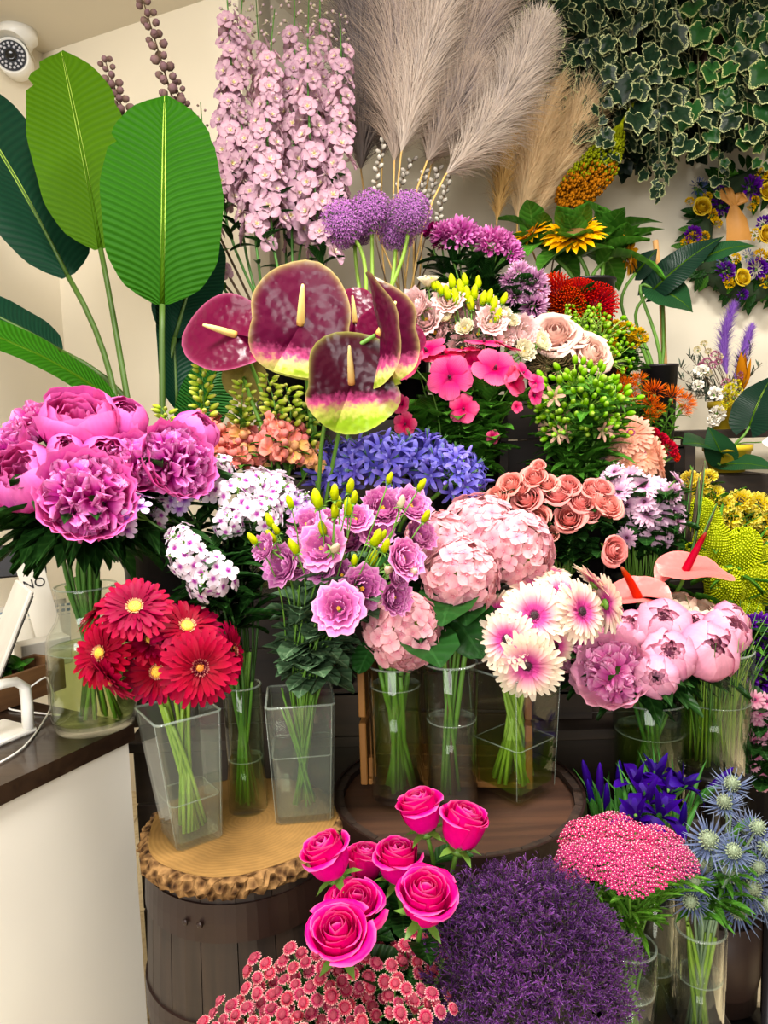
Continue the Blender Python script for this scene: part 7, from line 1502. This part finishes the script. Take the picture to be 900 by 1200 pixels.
# ------------------------------------------------------------------ hanging ivy
def ivy_mat(name, g, mg, var=.3):
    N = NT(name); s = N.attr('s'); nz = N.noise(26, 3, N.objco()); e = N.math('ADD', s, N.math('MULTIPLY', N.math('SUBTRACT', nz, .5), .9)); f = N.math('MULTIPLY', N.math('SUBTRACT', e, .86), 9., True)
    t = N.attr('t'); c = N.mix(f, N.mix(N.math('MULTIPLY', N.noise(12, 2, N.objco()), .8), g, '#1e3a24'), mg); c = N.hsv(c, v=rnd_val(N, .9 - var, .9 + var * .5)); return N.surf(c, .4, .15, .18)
M_iv = ivy_mat('variegated_ivy', '#08180c', '#bcc088'); M_iv2 = ivy_mat('bright_variegated_ivy', '#20561a', '#c8cc84'); M_ivd = ivy_mat('shaded_ivy', '#040e07', '#363f28'); M_vine = plain('ivy_vine', '#4a4a2c', .7, .2)  # M_ivd is the same ivy with shade worked into darker colours
def ivy_leaf(mat, seed):
    R = random.Random(seed); A_ = [0, 14, 30, 46, 62, 80, 100, 125, 150, 170]; Rr = [1., .84, .66, .66, .76, .68, .56, .60, .52, .2]
    o = []
    for sg in (1, -1):
        seq = list(zip(A_, Rr)); seq = seq if sg == 1 else seq[:0:-1]
        for a, r in seq: o.append((math.radians(a) * sg, r * R.uniform(.92, 1.08)))
    n = len(o); V = [(0, .12, .02)]; S = [0.]; T = [0.]
    for k, (fr, sv) in enumerate(((.5, .45), (1., 1.))):
        for a, r in o:
            x, y = r * fr * math.sin(a) * .5 * 1.25, r * fr * math.cos(a) * .62 + .2; V.append((x, y, .10 * abs(x) - .16 * y * y + R.uniform(-.015, .015))); S.append(sv); T.append(r * fr)
    F = [(0, 1 + i, 1 + (i + 1) % n) for i in range(n)] + [(1 + i, 1 + n + i, 1 + n + (i + 1) % n, 1 + (i + 1) % n) for i in range(n)]
    return np.array(V), [f[::-1] for f in F], np.array(T), np.array(S)
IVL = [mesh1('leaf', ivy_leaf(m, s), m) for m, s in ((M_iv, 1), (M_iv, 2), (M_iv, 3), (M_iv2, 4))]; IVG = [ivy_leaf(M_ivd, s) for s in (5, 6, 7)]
def ivframe(P, hang, s):
    d = V3((rnd.uniform(-1.2, 1.2), rnd.uniform(-.7, .4), -1)) ; d.normalize(); n = V3((rnd.uniform(-1., 1.), -1, rnd.uniform(-.4, 1.1))); X = d.cross(n).normalized(); n = X.cross(d); m = Matrix.Identity(4)
    for i in range(3): m[i][0] = X[i] * s; m[i][1] = d[i] * s; m[i][2] = n[i] * s; m[i][3] = P[i]
    return m
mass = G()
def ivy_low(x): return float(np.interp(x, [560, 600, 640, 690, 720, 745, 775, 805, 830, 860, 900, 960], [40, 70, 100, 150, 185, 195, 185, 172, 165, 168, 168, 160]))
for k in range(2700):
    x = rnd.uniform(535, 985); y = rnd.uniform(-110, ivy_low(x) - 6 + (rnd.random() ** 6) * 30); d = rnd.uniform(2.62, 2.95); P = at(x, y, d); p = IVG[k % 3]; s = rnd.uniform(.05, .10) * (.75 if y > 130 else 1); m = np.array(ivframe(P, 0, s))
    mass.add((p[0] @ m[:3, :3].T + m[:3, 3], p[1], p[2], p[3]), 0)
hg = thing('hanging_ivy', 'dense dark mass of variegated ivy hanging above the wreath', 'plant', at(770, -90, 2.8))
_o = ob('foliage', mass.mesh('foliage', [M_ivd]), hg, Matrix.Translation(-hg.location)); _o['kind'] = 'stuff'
M_pole = plain('brown_post', '#4a3426', .7, .2, 10)
thing('ivy_beam', 'brown wooden beam under the ceiling that carries the hanging ivy', 'beam', at(770, -95, 2.75), mesh=mesh1('ivy_beam', box(1.3, .07, .07, (0, .0, .0), .004), M_pole, False))
thing('ivy_post', 'brown post showing through the hanging ivy', 'post', at(832, 30, 2.60), mesh=mesh1('ivy_post', box(.075, .06, .42, (0, 0, .02), .004), M_pole, False))
vines = [(600, 95), (622, 70), (645, 118), (668, 95), (690, 165), (712, 190), (728, 170), (742, 150), (757, 205), (772, 232), (790, 200), (806, 120), (822, 175), (843, 228), (850, 130), (866, 110), (880, 165), (895, 195), (908, 140), (700, 80), (780, 90), (735, 70), (660, 40), (830, 90), (893, 70)]
for (x, y), l in zip(vines, auto_labels('trailing vine of white-edged variegated ivy', vines, 3)):
    d = 2.5 + rnd.uniform(-.12, .1); top, end = at(x + rnd.uniform(-15, 15), -100, d + .15), at(x, y, d); root = thing('ivy_vine', l, 'plant', top, 'variegated ivy vines'); path = bez(top, top + V3((0, -.05, -.1)), end + V3((rnd.uniform(-.05, .05), 0, .2)), end, 12)
    ob('stem', mesh1('stem', tube([p - top for p in path], .0022, 5), M_vine), root)
    n = int(9 + (y + 60) * .10); small = y > 185
    for k in range(n):
        t = .2 + .8 * (k + .5) / n; P = along(path, t) + V3((rnd.uniform(-.05, .05), rnd.uniform(-.06, .02), 0)) * (.4 if small and t > .8 else 1); ob('leaf', rnd.choice(IVL[:3]) if x < 800 or rnd.random() < .6 else IVL[3], root, ivframe(P - top, 0, rnd.uniform(.062, .112) * (.55 if small and t > .75 else 1)))

# ------------------------------------------------------------------ bare stems that crowd the clear vases
def bare(nm, label, c, n, rb, rm, h, mat, sr, group, z0=.016, lean=(0, 0)):
    for k in range(n):
        a = rnd.uniform(0, 6.28); b = rb * math.sqrt(rnd.uniform(.1, 1)); a2 = a + PI + rnd.uniform(-1, 1); m = rm * math.sqrt(rnd.uniform(.1, 1))
        p0 = V3((b * math.cos(a), b * math.sin(a), z0)); p1 = V3((m * math.cos(a2) + lean[0], m * math.sin(a2) + lean[1], h * rnd.uniform(.85, 1.1)))
        base = V3(c) + p0; mid = (p1 - p0) * .5 + V3((rnd.uniform(-.006, .006), rnd.uniform(-.006, .006), 0))
        thing(nm, label, 'stem', base, group, mesh1(nm, tube(bez(V3((0, 0, 0)), mid * .6, mid * 1.4, p1 - p0, 6), [sr * 1.1, sr], 6), mat))
bare('cut_stem', 'bright green cut stem inside the tall cylinder vase before the crate', VB['hydA'], 13, .036, .036, .28, M_stem, .0045, 'stems in the tall cylinder vase')
bare('cut_stem', 'knotty green-brown stem inside the leaning cylinder vase', VB['hydB'], 4, .026, .028, .30, M_stem, .0035, 'stems in the leaning cylinder vase')
bare('cut_stem', 'bright green gerbera stem end inside the square glass vase', VB['pger'], 26, .044, .036, .25, M_stemL, .0035, 'stems in the square glass vase')
bare('cut_stem', 'green gerbera stem inside the clear square vase on the log slice', VB['gerb'], 11, .026, .03, .24, M_stemL, .0033, 'stems in the crimson gerbera vase', .016, (-.012, 0))
bare('cut_stem', 'green phlox stem inside the green glass cylinder', VB['phlox'], 16, .026, .028, .28, M_stem, .0028, 'stems in the green cylinder vase')
bare('cut_stem', 'thin lisianthus stem inside the square vase beside the crate', VB['lisi'], 18, .022, .036, .22, M_stem, .002, 'stems in the lisianthus vase')
bare('cut_stem', 'green peony stem inside the tall jar on the counter', VB['peony'], 8, .055, .04, .30, M_stem, .004, 'stems in the peony jar')
bare('cut_stem', 'pale stem inside the sea holly vase', vE, 8, .026, .026, .2, M_stemL, .003, 'stems in the sea holly vase')
bare('cut_stem', 'green stem inside the yarrow vase', vY, 12, .026, .026, .2, M_stem, .002, 'stems in the yarrow vase')
bare('cut_stem', 'pale stem inside the short floor vase', pf, 8, .04, .05, .26, M_stemL, .003, 'stems in the short floor vase')
bare('cut_stem', 'green stem inside the shaded peony vase', bPP.c, 14, .05, .05, .25, M_stem, .003, 'stems in the pale peony vase')
